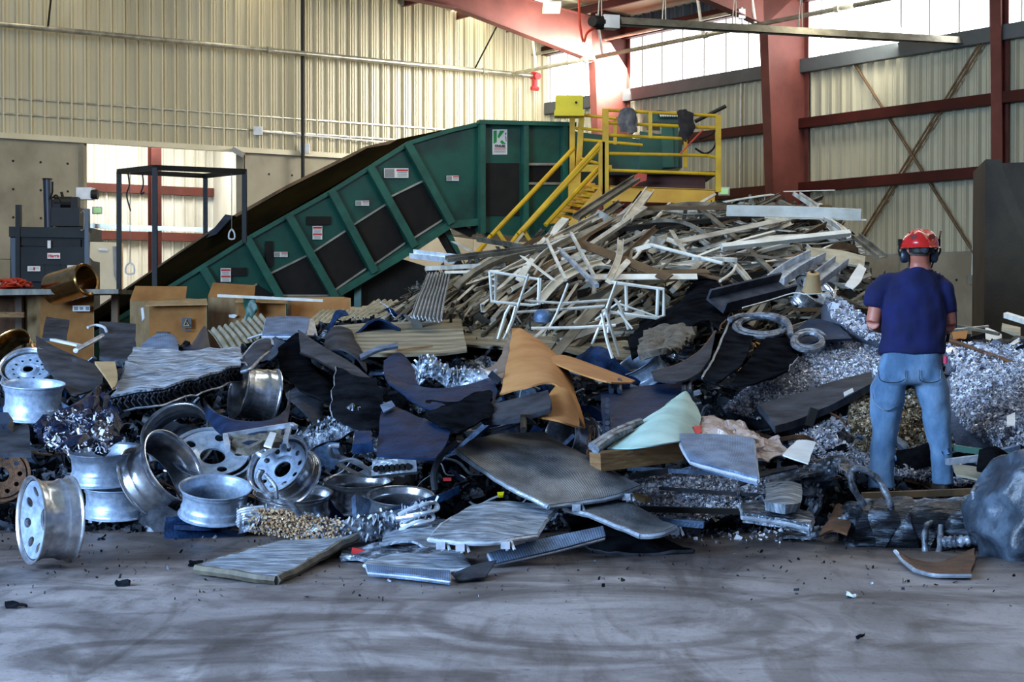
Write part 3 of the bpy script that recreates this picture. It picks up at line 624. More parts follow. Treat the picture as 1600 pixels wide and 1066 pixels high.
rail((946, 172), (1120, 181)); rail((950, 192), (1121, 200)); rail((949, 211), (1070, 217)); rail((949, 240), (1108, 243)); rail((1105, 243), (1120, 246)); rail((949, 266), (1120, 272))
rail((912, 180), (963, 185), D1, D1 - .2); rail((898, 200), (942, 204), D1, D1 - .1); rail((908, 218), (1004, 227), D1, D1); rail((908, 248), (940, 257), D1, D0)
for x, y0, y1, d, r in ((946, 170, 312, D0, .05), (940, 222, 312, D0, .05), (1122, 180, 300, D0, .045), (1016, 175, 216, D0, .03), (961, 186, 226, D1, .03), (1071, 217, 262, D1, .03)):
    m = M(); m.bar(P(x, y0, d), P(x, y1, d), r * 2, r * 2); mk('post', m, X['yellow'], pf)
m = M(); m.bar(P(894, 180, D1), P(894, 300, D1), .09, .09); m.bar(P(909, 178, D1), P(901, 305, D1), .1, .09); mk('gate_post', m, X['yellow'], pf)
m = M(); m.poly([P(x, y, D1 - .1) for x, y in ((905, 257), (956, 258), (956, 269), (905, 268))], (0, .1, 0)); m.poly([P(x, y, D1 - .1) for x, y in ((888, 286), (930, 286), (928, 318), (888, 318))], (0, .1, 0)); mk('toe_board', m, X['yellow'], pf)
m = M(); c0 = P(889, 163, D1 - .1); m.box(c0, (.46, .4, .26)); m.box(c0 - ZZ * .17, (.5, .44, .1)); yb = mk('control_box', m, X['ybox'], pf); m = M(); m.tube([P(900, 160, D1 - .3), P(900, 160, D1 - .34)], .02, 8); mk('key_lock', m, X['blackp'], yb)
for x in (1118,):
    m = M(); b0 = P(x, 318, D0 + .1); m.bar(b0, Vector((b0.x, b0.y, 0)), .15, .15); b0 = P(950, 314, D0 + .1); m.bar(b0, Vector((b0.x, b0.y, 0)), .15, .15); mk('platform_leg', m, X['yellow'], pf)
st = empty('stairway', P(880, 350, 28), 'steep yellow steel stairway climbing to the platform from the heap', 'stairs')
m = M(); m.poly([P(x, y, D0 - .1) for x, y in ((938, 291), (943, 314), (904, 352), (884, 352))], (0, .06, 0)); mk('stringer', m, X['yellow2'], st)
m = M(); m.poly([P(x, y, D0 + .9) for x, y in ((935, 258), (941, 264), (870, 350), (852, 350))], (0, .06, 0)); mk('stringer', m, X['yellow2'], st)
for k in range(7):
    t = k / 6; m = M(); a = P(937 - 44 * t, 294 + 56 * t, D0); b = P(916 - 50 * t, 290 + 56 * t, D0 + .9); m.bar(a, b, .26, .035); mk('tread', m, X['yellow'] if k % 2 else X['yellow2'], st)
for a, b, d in (((897, 231), (768, 368), D1 - .6), ((767, 369), (739, 404), D1 - .9), ((939, 223), (810, 366), D0), ((939, 258), (852, 352), D0 + .2), ((810, 366), (776, 412), D0 - .2), ((939, 229), (815, 362), D0)):
    rail(a, b, d, d - .7, .04, 'handrail', 'yellow', st)
for a, b in (((778, 362), (792, 383)), ((818, 360), (828, 376))): rail(a, b, D0 - .6, D0 - .6, .035, 'handrail_post', 'yellow', st)
# cloths on the railing
for (rows, mt_, nm, lab) in (([[(966, 172), (984, 170), (994, 175)], [(968, 190), (984, 186), (996, 200)], [(970, 205), (985, 209), (995, 208)]], 'cloth_g', 'jacket', 'grey jacket hanging over the platform railing'),
        ([[(1058, 176), (1070, 173), (1084, 178)], [(1060, 195), (1072, 196), (1086, 192)], [(1062, 208), (1074, 222), (1080, 200)]], 'cloth_k', 'jacket', 'dark brown coat hanging over the platform railing')):
    S = Sheet([[P(x, y, D0 - .08 - .04 * (i % 2)) for i, (x, y) in enumerate(r)] for r in rows], 14, 12, .05, 6, 3); mk(nm, S.mesh(.04), X[mt_], label=lab, cat='jacket', smooth=True)
m = M(); m.tube([P(1086, 190, D0 + .1), P(1134, 166, D0 + .1)], .035, 6); mk('loose_pole', m, X['barK'], label='dark pole sticking out past the platform corner', cat='pole')
m = M(); m.tube([P(1063, 240, D0 - .1), P(1098, 203, D0 - .1)], .014, 6); mk('red_pole', m, mat('red_handle', '#c04a30', None, .5), label='thin red pole leaning on the platform railing', cat='pole')
m = M(); m.tube(curve([P(1092, 218, D0), P(1108, 212, D0), P(1120, 205, D0), P(1116, 230, D0), P(1102, 240, D0), P(1086, 232, D0)], 24), .018, 6); mk('cable', m, X['blackp'], label='black cable looped over the end of the platform railing', cat='cable', smooth=True)
m = M(); m.poly([P(x, y, D0 - .3) for x, y in ((968, 288), (998, 270), (1011, 272), (1010, 282), (1000, 285), (990, 292))], (0, .1, 0)); mk('orange_bracket', m, mat('faded_red_plastic', '#c8492c', '#a83a22', .5, 0, 3), label='faded red bracket lying at the platform edge', cat='bracket')
# ------------------------------------------------------------ baler
bl = empty('baler', P(75, 470, 34), 'dark upright baling press standing against the concrete wall', 'baler')
BD = 34
def BP(px, py, off=0): return P(px, py, BD + off)
def bpoly(nm, pts, off, th, mt_, par=None):
    m = M(); m.poly([BP(x, y, off) for x, y in pts], (0, th, 0)); return mk(nm, m, X[mt_], par or bl)
bpoly('body', [(16, 355), (136, 355), (140, 440), (16, 440)], .05, 1.2, 'char'); bpoly('lower_door', [(26, 386), (134, 386), (134, 440), (26, 440)], -.05, .1, 'char')
bpoly('body_base', [(20, 440), (138, 440), (138, 520), (20, 520)], .1, 1.1, 'blackp'); bpoly('feed_slot', [(33, 371), (126, 374), (126, 387), (33, 384)], -.02, .06, 'blackp')
bpoly('side_post', [(24, 320), (31, 320), (31, 440), (24, 440)], -.1, .15, 'char'); bpoly('side_post', [(132, 326), (138, 326), (139, 440), (132, 440)], -.1, .15, 'blue_st'); bpoly('side_post', [(16, 372), (24, 372), (26, 436), (18, 436)], -.06, .1, 'blue_st')
bpoly('top_cover', [(14, 354), (140, 357), (138, 372), (14, 370)], -.06, .2, 'char')
for y in (413,): bpoly('seam', [(40, y), (122, y), (122, y + 1.5), (40, y + 1.5)], -.06, .02, 'blackp')
bpoly('seam', [(69, 413), (70, 413), (70, 438), (69, 438)], -.06, .02, 'blackp'); bpoly('seam', [(94, 413), (95, 413), (95, 438), (94, 438)], -.06, .02, 'blackp')
m = M(); m.tube([BP(74, 281, .3), BP(76, 357, .3)], .085, 14); cy = mk('hydraulic_cylinder', m, X['blue_st'], bl, smooth=True)
m = M(); m.tube([BP(82, 284, .2), BP(82, 300, .2), BP(78, 312, .2)], .02, 6); m.tube([BP(74, 281, .3), BP(74, 279, .3)], .1, 12); mk('hose_fitting', m, X['blackp'], cy)
m = M(); m.box(BP(107, 340, .5), (.55, .5, .36)); mk('oil_tank', m, X['char'], bl)
m = M(); m.tube([BP(86, 316, .4), BP(112, 316, .4)], .11, 12); m.box(BP(118, 318, .4), (.14, .2, .24)); m.box(BP(90, 320, .4), (.16, .2, .2)); m.tube([BP(96, 300, .4), BP(100, 316, .4)], .03, 6); m.tube(curve([BP(82, 310, .3), BP(88, 305, .3), BP(96, 315, .3)], 8), .02, 6); mk('pump_motor', m, X['blackp'], bl)
m = M(); m.tube(curve([BP(126, 333, -.1), BP(131, 330, -.1), BP(131, 357, -.1), BP(126, 360, -.1)], 12), .012, 6); mk('guard_loop', m, X['galv'], bl)
m = M(); m.box(BP(77, 382, -.12), (.06, .04, .15)); mk('latch', m, X['white'], bl)
BPL = lambda x, y, o: BP(x, y, o)
o, q, rect = sticker(bl, (84, 400), 20, 9, 'none', plane=BPL, off=-.08); text('Harris', o, q(.5, .5, .01), (1, 0, 0), ZZ, .085, X['sred'], bold=.003)
o, q, rect = sticker(bl, (53, 420), 20, 8, 'none', plane=BPL, off=-.08); rect(.1, .3, .9, .4, 'sgrey'); rect(.1, .6, .6, .7, 'sgrey'); rect(.45, .2, .6, .8, 'sred')
o, q, rect = sticker(bl, (114.5, 422), 19, 15, 'none', plane=BPL, off=-.08); rect(.05, .46, .95, .5, 'sgrey'); rect(.48, .05, .52, .95, 'sgrey')
mm = M(); mm.add([q(.4, .35, .006), q(.6, .35, .006), q(.5, .15, .006)], [(0, 1, 2)]); mk('print_triangle', mm, X['ybox'], o)
mm = M(); mm.add([q(.4, .65, .006), q(.6, .65, .006), q(.5, .85, .006)], [(0, 1, 2)]); mk('print_triangle', mm, X['ybox'], o)
# burner unit and beige cabinet in the doorway
o = empty('unit_heater', P(135, 303, 35.5), 'white unit heater with black blower seen beside the baler top', 'heater')
m = M(); m.box(P(134, 303, 35.5), (.32, .3, .24)); mk('case', m, X['white'], o); m = M(); m.tube([P(143, 304, 35.4), P(153, 304, 35.4)], .1, 12); mk('blower', m, X['blackp'], o)
o = empty('beige_cabinet', P(160, 430, 33), 'beige sheet-metal cabinet with a slotted door beside the baler', 'cabinet')
m = M(); m.poly([P(x, y, 33) for x, y in ((141, 378), (183, 379), (184, 609), (157, 609), (156, 410), (146, 408), (140, 402))], (0, .5, 0)); mk('body', m, mat('beige_enamel', '#dcc69c', '#cbb488', .5, 0, 2), o)
m = M(); m.poly([P(x, y, 32.97) for x, y in ((154, 388), (169, 389), (169, 392), (154, 391))], (0, .02, 0)); mk('slot', m, X['white'], o)
m = M(); m.poly([P(x, y, 32.97) for x, y in ((176, 385), (182, 385), (182, 440), (178, 430))], (0, .02, 0)); mk('louvre', m, X['barD'], o)
m = M(); m.bar(P(139, 353, 34.5), P(334, 360, 34.5), .09, .09); m.bar(P(183, 358, 34.5), P(240, 360, 34.5), .06, .05); mk('guide_rail', m, X['galv'], label='long light steel rail crossing the open doorway', cat='rail')
m = M(); c0 = P(342, 362, 29); m.poly([P(x, y, 29) for x, y in ((322, 372), (352, 335), (365, 337), (338, 366))], (0, .3, 0)); mk('reflector_bracket', m, X['gry'], label='grey slanted bracket behind the conveyor top at the doorway', cat='bracket')
# cage frame over the conveyor
cf = empty('cage_frame', P(280, 465, 26), 'open dark square-tube frame standing over the conveyor foot', 'frame')
fa, fb, fc, fd = (242, 262, 25.6), (382, 268, 27.0), (321, 275, 29.6), (186, 268, 28.2)
for a, b in ((fa, fb), (fb, fc), (fc, fd), (fd, fa)):
    m = M(); m.bar(P(*a), P(*b), .075, .075); mk('top_bar', m, X['blackp'], cf)
for (x, y, D), yb in ((fa, 467), (fb, 379), (fc, 378), (fd, 457)):
    m = M(); m.bar(P(x, y, D), P(x, yb, D), .07, .07); mk('post', m, X['blackp'], cf)
for x, y, yb, D, l in ((200, 270, 330, 28, 0), (222, 268, 300, 28, 0), (203, 410, 430, 28, 1), (362, 270, 378, 27.5, 1)):
    o = empty('hanging_hook', P(x, y, D), {(200): 'thin chain hanging in the doorway beside the frame post', 222: 'short chain hanging near the red post of the doorway', 203: 'wire cradle hanging low in the doorway', 362: 'pale snap hook hanging on a line above the conveyor'}[x], 'hook')
    m = M(); 
    if l: m.tube([P(x, 270, D), P(x, yb - 20, D)], .006, 4); mk('line', m, X['galv'], o); m = M(); h = 9 if x == 362 else 11; w_ = 4 if x == 362 else 6; m.tube(curve([P(x, yb - 20, D), P(x - w_, yb - 14, D), P(x - w_, yb - 14 + h, D), P(x + w_, yb - 14 + h, D), P(x + w_, yb - 14, D), P(x, yb - 20, D)], 20), .014, 5); mk('hook', m, X['white'], o)
    else: m.tube(curve([P(x, y, D), P(x + 2, y + 20, D), P(x - 2, y + 35, D), P(x + 4, yb, D)], 12), .012, 4); mk('chain', m, X['gry'], o)
# ------------------------------------------------------------ cartons and table behind the heap
def carton(name, corners, D, h_py, depth, mt_, label, flaps=True, tilt=0.0):
    """open-topped box: corners = (x0, x1, xs): front face from x0..x1, visible side from xs..x0"""
    x0, x1, xs, y0, y1 = corners; o = empty(name, P((x0 + x1) / 2, y1, D), label, 'box')
    A, B = P(x0, y0, D), P(x1, y0 + tilt, D + .1); A2, B2 = P(x0, y1, D), P(x1, y1, D + .1); S, S2 = P(xs, y0 - 2, D + depth), P(xs, y1, D + depth); T = B + (S - A); T2 = B2 + (S2 - A2)
    for nm, q in (('front_side', (A, B, B2, A2)), ('end_side', (S, A, A2, S2)), ('back_side', (S, T, T2, S2)), ('end_side', (B, T, T2, B2))):
        n = (q[1] - q[0]).cross(q[3] - q[0]).normalized(); m = M(); m.poly(list(q), n * .012); mk(nm, m, X[mt_] if nm != 'end_side' else X['cardl'], o)
    m = M(); ctr = (A + T) / 2; m.poly([ctr + (p - ctr) * .9 - ZZ * .2 for p in (A, B, T, S)], ZZ * -.05); mk('contents', m, X['oilyd'], o)
    if flaps:
        m = M(); m.poly([A, B, B + Vector((.05, -.22, -.08)), A + Vector((0, -.25, -.06))], ZZ * .012); mk('flap', m, X['cardl'], o)
        m = M(); m.poly([S, T, T + Vector((0, .1, .16)), S + Vector((.05, .12, .2))], ZZ * .012); mk('flap', m, X['cardb'], o)
    return o
o = carton('cardboard_box', (233, 323, 203, 472, 652), 24, 0, .8, 'cardb', 'open brown cardboard box with a black triangle mark at the conveyor foot', tilt=-4)
m = M(); pl = lambda x, y, d=0: P(x, y, 23.96 - d)
m.poly([pl(284, 497), pl(299, 497), pl(299, 513), pl(284, 513)], (0, .01, 0)); lg = mk('printed_mark', m, X['sblack'], o)
for a, b in (((291.5, 499), (287, 509)), ((287, 509), (296, 509)), ((296, 509), (291.5, 503))):
    m = M(); m.bar(P(*a, 23.93), P(*b, 23.93), .012, .01); mk('logo_line', m, X['cardl'], lg)
m = M(); m.poly([pl(285, 515), pl(298, 515), pl(298, 517), pl(285, 517)], (0, .01, 0)); m.poly([pl(244, 518), pl(262, 518), pl(262, 520), pl(244, 520)], (0, .01, 0)); mk('printed_line', m, X['sblack'], o)
m = M(); m.poly([P(x, y, 24.2) for x, y in ((220, 482), (224, 480), (226, 497), (222, 502))], (0, .01, 0)); mk('label_tape', m, X['white'], o)
o = carton('cardboard_box', (372, 447, 325, 466, 648), 24.6, 0, .9, 'cardb', 'brown cardboard box with green rag over its edge behind the corrugated sheets', tilt=0)
m = M(); m.poly([P(x, y, 24.5) for x, y in ((357, 492), (366, 491), (371, 493), (366, 497), (358, 496))], (0, .01, 0)); mk('label_tape', m, X['white'], o)
S = Sheet([[P(x, y, 24.3) for x, y in r] for r in (((380, 464), (390, 462), (398, 464)), ((381, 480), (392, 482), (402, 478)), ((382, 500), (388, 508), (400, 488)))], 10, 10, .03, 6); mk('rag', S.mesh(.02), X['green_e'], label='green rag hanging over a cardboard box edge', cat='rag', smooth=True)
carton('cardboard_box', (455, 548, 449, 466, 645), 25.2, 0, .9, 'cardo', 'reddish brown cardboard box farthest along the row beside the conveyor', flaps=False)
m = M(); m.bar(P(340, 462, 24.2), P(505, 470, 24.2), .05, .04); mk('white_strip', m, X['barW'], label='long white strip lying across the tops of the cardboard boxes', cat='strip')
o = carton('cardboard_box', (63, 147, 40, 457, 640), 26, 0, .6, 'cardb', 'wide brown cardboard box on the bench side under the steel tube', flaps=False)
o2, q, rect = sticker(o, (127, 482), 27, 9, 'none', plane=lambda x, y, d: P(x, y, 25.95 + d), off=-.01); rect(.08, .2, .3, .8, 'blue_st'); rect(.4, .25, .6, .75, 'blue_st'); rect(.75, .2, .95, .8, 'blue_st')
m = M(); m.poly([P(-60, 452, 25.4), P(185, 452, 25.4), P(185, 459, 25.4), P(-60, 462, 25.4)], (0, 1.4, 0)); o = empty('workbench', P(60, 560, 26), 'dim low bench with a dark top beneath the baler', 'bench'); mk('bench_top', m, X['barD'], o)
for x in (-20, 30, 180):
    m = M(); b0 = P(x, 460, 26.4); m.bar(b0, Vector((b0.x, b0.y, 0)), .1, .1); mk('leg', m, X['barB'], o)
m = M(); m.poly([P(-60, 460, 26.6), P(60, 460, 26.6), P(60, 560, 26.6), P(-60, 560, 26.6)], (0, .1, 0)); mk('back_panel', m, X['rust'], o)
m = M(); m.bar(P(-40, 492, 25.8), P(38, 492, 25.8), .06, .08); mk('shelf_rail', m, X['wood'], o)
# orange cords
o = empty('orange_cable', P(20, 452, 25.6), 'heap of bright orange cable lying on the bench', 'cable')
m = M(); pts = []
for k in range(90): pts.append(P(22 + 30 * math.sin(k * 1.9) * R.random(), 443 + R.uniform(-7, 7) , 25.6 + R.uniform(-.3, .3)))
m.tube(curve(pts, 340), .016, 5); mk('strand', m, X['orange'], o, smooth=True)
m = M(); m.tube([P(83, 452, 25.7), P(158, 430, 25.2)], .2, 32, caps=False); A = P(83, 452, 25.7); B = P(158, 430, 25.2)
u = (B - A).normalized(); m = M(); x = u.cross(ZZ).normalized(); y = x.cross(u)
rr = [(.235, 0), (.24, .03), (.24, .66), (.245, .68), (.23, .7), (.2, .69), (.2, .02), (.235, 0)]
mt = Matrix((x, y, u)).transposed().to_4x4(); mt.translation = A; m.lathe(rr, 36, mt); mk('steel_cylinder', m, X['gold'], label='large shiny chrome cylinder with a painted gold reflection lying on the box edge', cat='cylinder', smooth=True)
# ------------------------------------------------------------ heap ground
TT = [(-250, 545), (0, 552), (100, 565), (200, 580), (330, 560), (400, 525), (500, 500), (600, 490), (640, 455), (700, 425), (800, 392), (900, 352), (1000, 332), (1100, 323), (1180, 314), (1270, 322), (1320, 352), (1350, 420), (1385, 505), (1480, 525), (1800, 528)]
def TP(px): return ipl(TT, px)
def hz(px, py, k=1.0): 
    v = noise.noise(Vector((px * .012, py * .018, 3))) * .16 + noise.noise(Vector((px * .04, py * .05, 9))) * .07; return v * k
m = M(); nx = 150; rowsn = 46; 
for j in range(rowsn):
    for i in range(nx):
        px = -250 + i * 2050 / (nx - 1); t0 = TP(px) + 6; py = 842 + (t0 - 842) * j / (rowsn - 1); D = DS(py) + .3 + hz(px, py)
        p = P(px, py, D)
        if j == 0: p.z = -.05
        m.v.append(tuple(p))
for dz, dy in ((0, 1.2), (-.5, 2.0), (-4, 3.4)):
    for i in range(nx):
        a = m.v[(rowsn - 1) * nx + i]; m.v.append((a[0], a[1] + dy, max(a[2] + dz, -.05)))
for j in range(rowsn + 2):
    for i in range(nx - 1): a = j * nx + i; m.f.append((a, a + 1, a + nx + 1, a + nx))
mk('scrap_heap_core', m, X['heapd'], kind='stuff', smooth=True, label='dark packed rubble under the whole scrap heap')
def flakes(name, pts, size, mtl, label, ar=.5, parent=None, bend=.4):
    n = len(pts); pts = np.array([tuple(p) for p in pts]); a = NR.normal(size=(n, 3)); a /= np.linalg.norm(a, axis=1)[:, None]
    b = NR.normal(size=(n, 3)); b -= (b * a).sum(1)[:, None] * a; b /= np.linalg.norm(b, axis=1)[:, None]; nn = np.cross(a, b)
    s = (size * np.exp(NR.normal(0, .45, n)))[:, None]; k = (ar * np.exp(NR.normal(0, .4, n)))[:, None]
    v = np.empty((n, 6, 3)); 
    v[:, 0] = pts - a * s - b * s * k; v[:, 1] = pts + nn * s * bend - b * s * k; v[:, 2] = pts + a * s - b * s * k; v[:, 3] = pts + a * s + b * s * k; v[:, 4] = pts + nn * s * bend + b * s * k; v[:, 5] = pts - a * s + b * s * k
    L = Vector((float(pts[:, 0].mean()), float(pts[:, 1].mean()), float(pts[:, 2].min()))); v = v.reshape(-1, 3) - np.array(L)
    me = bpy.data.meshes.new(name); me.vertices.add(n * 6); me.vertices.foreach_set('co', v.astype(np.float32).ravel())
    idx = np.arange(n)[:, None] * 6; f = np.concatenate([idx + np.array([[0, 1, 4, 5]]), idx + np.array([[1, 2, 3, 4]])], axis=1).astype(np.int32).ravel()
    me.loops.add(n * 8); me.loops.foreach_set('vertex_index', f); me.polygons.add(n * 2); me.polygons.foreach_set('loop_start', np.arange(0, n * 8, 4, dtype=np.int32)); 
    me.update(calc_edges=True); me.validate(); me.materials.append(mtl); o = bpy.data.objects.new(name, me); C.objects.link(o); o.location = L
    return tag(o, label, None, None, 'stuff')
pts = []
while len(pts) < 26000:
    px = R.uniform(-200, 1780); py = R.uniform(TP(px) + 8, 842)
    if px > 640 and py < 520 and px < 1380: continue
    pts.append(Q(px, py, .3 + hz(px, py) - abs(R.gauss(0, .05))))
flakes('scrap_fragments', pts, .035, X['frag'], 'small dark shards of metal and plastic scattered all over the heap', .4)
pts = []
while len(pts) < 9000:
    px = R.uniform(640, 1390); py = R.uniform(TP(px) + 2, 540); pts.append(Q(px, py, .25 + hz(px, py) - abs(R.gauss(0, .08))))
flakes('bar_fragments', pts, .07, X['frag2'], 'short broken bar ends filling the gaps of the bar heap', .12, bend=.1)
# ------------------------------------------------------------ shredded chips
def inpoly(x, y, pg):
    c = False; n = len(pg)
    for i in range(n):
        x1, y1 = pg[i]; x2, y2 = pg[(i + 1) % n]
        if (y1 > y) != (y2 > y) and x < (x2 - x1) * (y - y1) / (y2 - y1) + x1: c = not c
    return c
def chip_heap(label, pg, dD, n, size, mtl, rough=.08, bulge=.25, sz=(40, 22)):
    xs = [p[0] for p in pg]; ys = [p[1] for p in pg]; cx, cy = sum(xs) / len(xs), sum(ys) / len(ys); w_, h_ = max(xs) - min(xs), max(ys) - min(ys)
    def surf(px, py):
        e = max(0, 1 - ((px - cx) / (w_ * .55)) ** 2 - ((py - cy) / (h_ * .55)) ** 2)
        return Q(px, py, dD - bulge * e + noise.noise(Vector((px * .03, py * .05, n % 97))) * rough + noise.noise(Vector((px * .1, py * .14, 5))) * rough * .4)
    # body: rings shrunk from the outline
    m = M(); rings = []; N = 72; ol = []
    per = [(pg[i], pg[(i + 1) % len(pg)]) for i in range(len(pg))]; tot = sum(math.dist(a, b) for a, b in per)
    for k in range(N):
        d = tot * k / N
        for a, b in per:
            l = math.dist(a, b)
            if d <= l: ol.append((a[0] + (b[0] - a[0]) * d / l, a[1] + (b[1] - a[1]) * d / l)); break
            d -= l
    rings.append([surf(*p) + Vector((0, .5, -.15)) for p in ol])
    for t in (1, .85, .7, .5, .3, .12): rings.append([surf(cx + (x - cx) * t, cy + (y - cy) * t) for x, y in ol])
    m.loft(rings, caps=False); m.f.append(tuple(range(len(m.v) - N, len(m.v))))
    o = mk('chip_heap', m, X['chipbase'], kind='stuff', label=label, smooth=True)
    pts = []
    while len(pts) < n:
        x, y = R.uniform(min(xs), max(xs)), R.uniform(min(ys), max(ys))
        if inpoly(x, y, pg): pts.append(surf(x, y) - Vector((0, abs(R.gauss(0, .02)), -abs(R.gauss(0, .008)))))
    f = flakes('metal_chips', pts, size, mtl, label.replace('heap', 'loose chips on the heap') if False else label + ', loose top layer', .5)
chip_heap('bright silver shredded chips sloping down beside the worker', [(1128, 640), (1175, 600), (1250, 560), (1290, 535), (1350, 528), (1395, 520), (1400, 560), (1375, 590), (1300, 612), (1230, 640), (1180, 655)], -.35, 46000, .0065, X['chips'])
chip_heap('mound of silver chips at the frame edge beside the worker', [(1486, 585), (1520, 570), (1560, 572), (1660, 560), (1680, 640), (1640, 690), (1560, 700), (1510, 672), (1488, 640)], -.5, 42000, .0068, X['chips'], .12, .5)
chip_heap('silver chips spread around and below the blue radiator', [(975, 745), (1080, 738), (1190, 742), (1225, 760), (1200, 790), (1090, 815), (1000, 812), (985, 790)], -.2, 30000, .0065, X['chips'], .05, .1)
chip_heap('brownish chips seen between the legs of the worker', [(1330, 600), (1400, 590), (1480, 600), (1510, 640), (1500, 700), (1440, 720), (1340, 712), (1325, 660)], -.0, 17000, .009, X['chipsb'], .08, .2)
chip_heap('blue-tinged chips under the dark slab by the jeans', [(1225, 690), (1300, 655), (1370, 650), (1480, 690), (1560, 700), (1600, 740), (1500, 760), (1380, 740), (1290, 735)], .05, 20000, .009, X['chips'], .05, .02)
chip_heap('grey chips and dust behind the worker beyond the mound', [(1475, 535), (1540, 540), (1650, 545), (1660, 580), (1560, 585), (1490, 575)], -.2, 8000, .012, X['chips'], .06, .1)
pts = []
for k in range(1000):
    x = R.uniform(0, 1600); y = R.triangular(800, 950, 815); p = G(x, y, .006); pts.append(p)
flakes('floor_crumbs', pts, .007, X['frag'], 'tiny dark crumbs strewn on the concrete in front of the heap', .5, bend=.15)
pts = []
for k in range(1500):
    x = R.uniform(980, 1330); y = R.triangular(795, 850, 805); pts.append(G(x, y, .008))
flakes('floor_chips', pts, .009, X['chips'], 'bright chips scattered on the concrete below the radiator end', .5, bend=.2)
# ------------------------------------------------------------ wheels
def disc_mesh(nh=10, rh=.09, rr=.63, r0=.46, r1=.84, z0=.02, z1=.12, bore=.26, zb=-.05, th=.03, per=14):
    zf = lambda r: z0 + (z1 - z0) * max(0, min(1, (r - r0) / (r1 - r0))) ** .8
    m = M(); sec = 2 * math.pi / nh
    for s in range(nh):
        c = s * sec; out = []; hol = []
        q = per // 2
        seg = [(r1, c - sec / 2 + sec * i / per) for i in range(per)] + [(r1 + (r0 - r1) * i / q, c + sec / 2) for i in range(q)] + [(r0, c + sec / 2 - sec * i / per) for i in range(per)] + [(r0 + (r1 - r0) * i / q, c - sec / 2) for i in range(q)]
        hc = Vector((rr * math.cos(c), rr * math.sin(c), 0))
        for r, a in seg:
            p = Vector((r * math.cos(a), r * math.sin(a), 0)); d = (p - hc).normalized(); out.append(p); hol.append(hc + d * rh)
        mid = [a.lerp(b, .5) for a, b in zip(hol, out)]
        R_ = [out, mid, hol]; n = len(out)
        for lay in (0, -th):
            b0 = len(m.v)
            for ring in R_:
                for p in ring: m.v.append((p.x, p.y, zf(p.length) + lay))
            for k in range(2):
                for i in range(n):
                    a = b0 + k * n + i; b = b0 + k * n + (i + 1) % n; f = (a, b, b + n, a + n); m.f.append(f if lay == 0 else f[::-1])
        t0 = b0 - 3 * n
        for i in range(n): m.f.append((t0 + 2 * n + i, t0 + 2 * n + (i + 1) % n, b0 + 2 * n + (i + 1) % n, b0 + 2 * n + i))
    m.lathe([(r0, zf(r0)), (bore + .1, zb + .02), (bore + .04, zb), (bore, zb - .01), (bore, zb - .06), (bore + .1, zb - .04), (r0, zf(r0) - th)], 60)
    return m
RIM = [(1, .46), (1.0, .435), (.955, .42), (.935, .39), (.93, .31), (.895, .27), (.88, .18), (.875, 0), (.88, -.12), (.91, -.17), (.925, -.2), (.92, -.33), (.935, -.39), (.955, -.42), (1, -.435), (1, -.46), (.975, -.465), (.93, -.43), (.905, -.37), (.895, -.2), (.86, -.1), (.85, .1), (.86, .2), (.905, .31), (.91, .39), (.93, .43), (.975, .465), (1, .46)]
WM = {}
def wheel(label, px, py, Rpx, axis, D, style='holes10', barrel='chrome', disc='silver', wr=1.0, roll=0.0, rest=False):
    rad_ = Rpx * D / F; c = P(px, py, D)
    if rest: c.z = max(c.z, rest)
    o = empty('alloy_wheel', c, label, 'wheel', 'scrapped wheels in the heap')
    a = Vector(axis).normalized(); q = a.to_track_quat('Z', 'Y'); o.rotation_mode = 'QUATERNION'; o.rotation_quaternion = q @ Matrix.Rotation(roll, 3, 'Z').to_quaternion(); o.scale = (rad_, rad_, rad_)
    kb = ('rim', barrel, wr)
    if kb not in WM: WM[kb] = mk('rim', M().lathe([(r, z * wr) for r, z in RIM], 72), X[barrel], o, smooth=True, local=True).data
    else: x = bpy.data.objects.new('rim', WM[kb]); C.objects.link(x); x.parent = o
    if style:
        kd = ('disc', style, disc, wr)
        if kd not in WM:
            g = {'holes10': dict(nh=10, rh=.085, rr=.63, z1=.14, z0=.0, zb=-.02, bore=.27), 'holes8deep': dict(nh=8, rh=.115, rr=.64, r1=.88, z1=.24, z0=.08, zb=.0, bore=.25), 'small12': dict(nh=12, rh=.05, rr=.52, r0=.40, r1=.8, z1=.1, z0=.04, zb=.1, bore=.18), 'oval5': dict(nh=5, rh=.12, rr=.62, z1=.2, z0=.15, zb=.1, bore=.3)}[style]
            mm = disc_mesh(**g); mm.v = [(x, y, z + .14 * wr) for x, y, z in mm.v]
            WM[kd] = mk('wheel_disc', mm, X[disc], o, smooth=True, local=True).data
        else: x = bpy.data.objects.new('wheel_disc', WM[kd]); C.objects.link(x); x.parent = o
    return o
wheel('bright truck wheel standing alone on the concrete with ten hand holes facing sideways', 78, 812, 69, (-.83, -.56, .04), 9.72, 'holes8deep', 'chrome', 'silver', 1.0, .2)
wheel('silver rim lying flat highest at the heap edge above the stacked pair', 52, 626, 49, (.05, -.12, 1), 12.0, 'small12', 'silver', 'silver', 1.2)
wheel('gold-lit wheel half cut by the frame beside the cardboard box', 22, 556, 40, (-.35, -.7, .6), 14.6, None, 'gold', 'silver', 1.0)
wheel('wheel with a ring of small holes behind the flat silver rim', 45, 583, 44, (.05, -.62, .78), 13.6, 'small12', 'chrome', 'silver', .8)
wheel('top rim of the stacked silver pair beside the lone wheel', 166, 727, 60, (-.02, -.12, 1), 11.6, None, 'silver', 'silver', .92)
wheel('lower rim of the stacked silver pair on the floor', 181, 782, 52, (.02, -.1, 1), 11.55, None, 'silver', 'silver', .98)
wheel('polished rim tipped on edge against the stacked silver pair', 252, 742, 64, (.78, -.38, .50), 11.5, None, 'chrome', 'silver', 1.05)
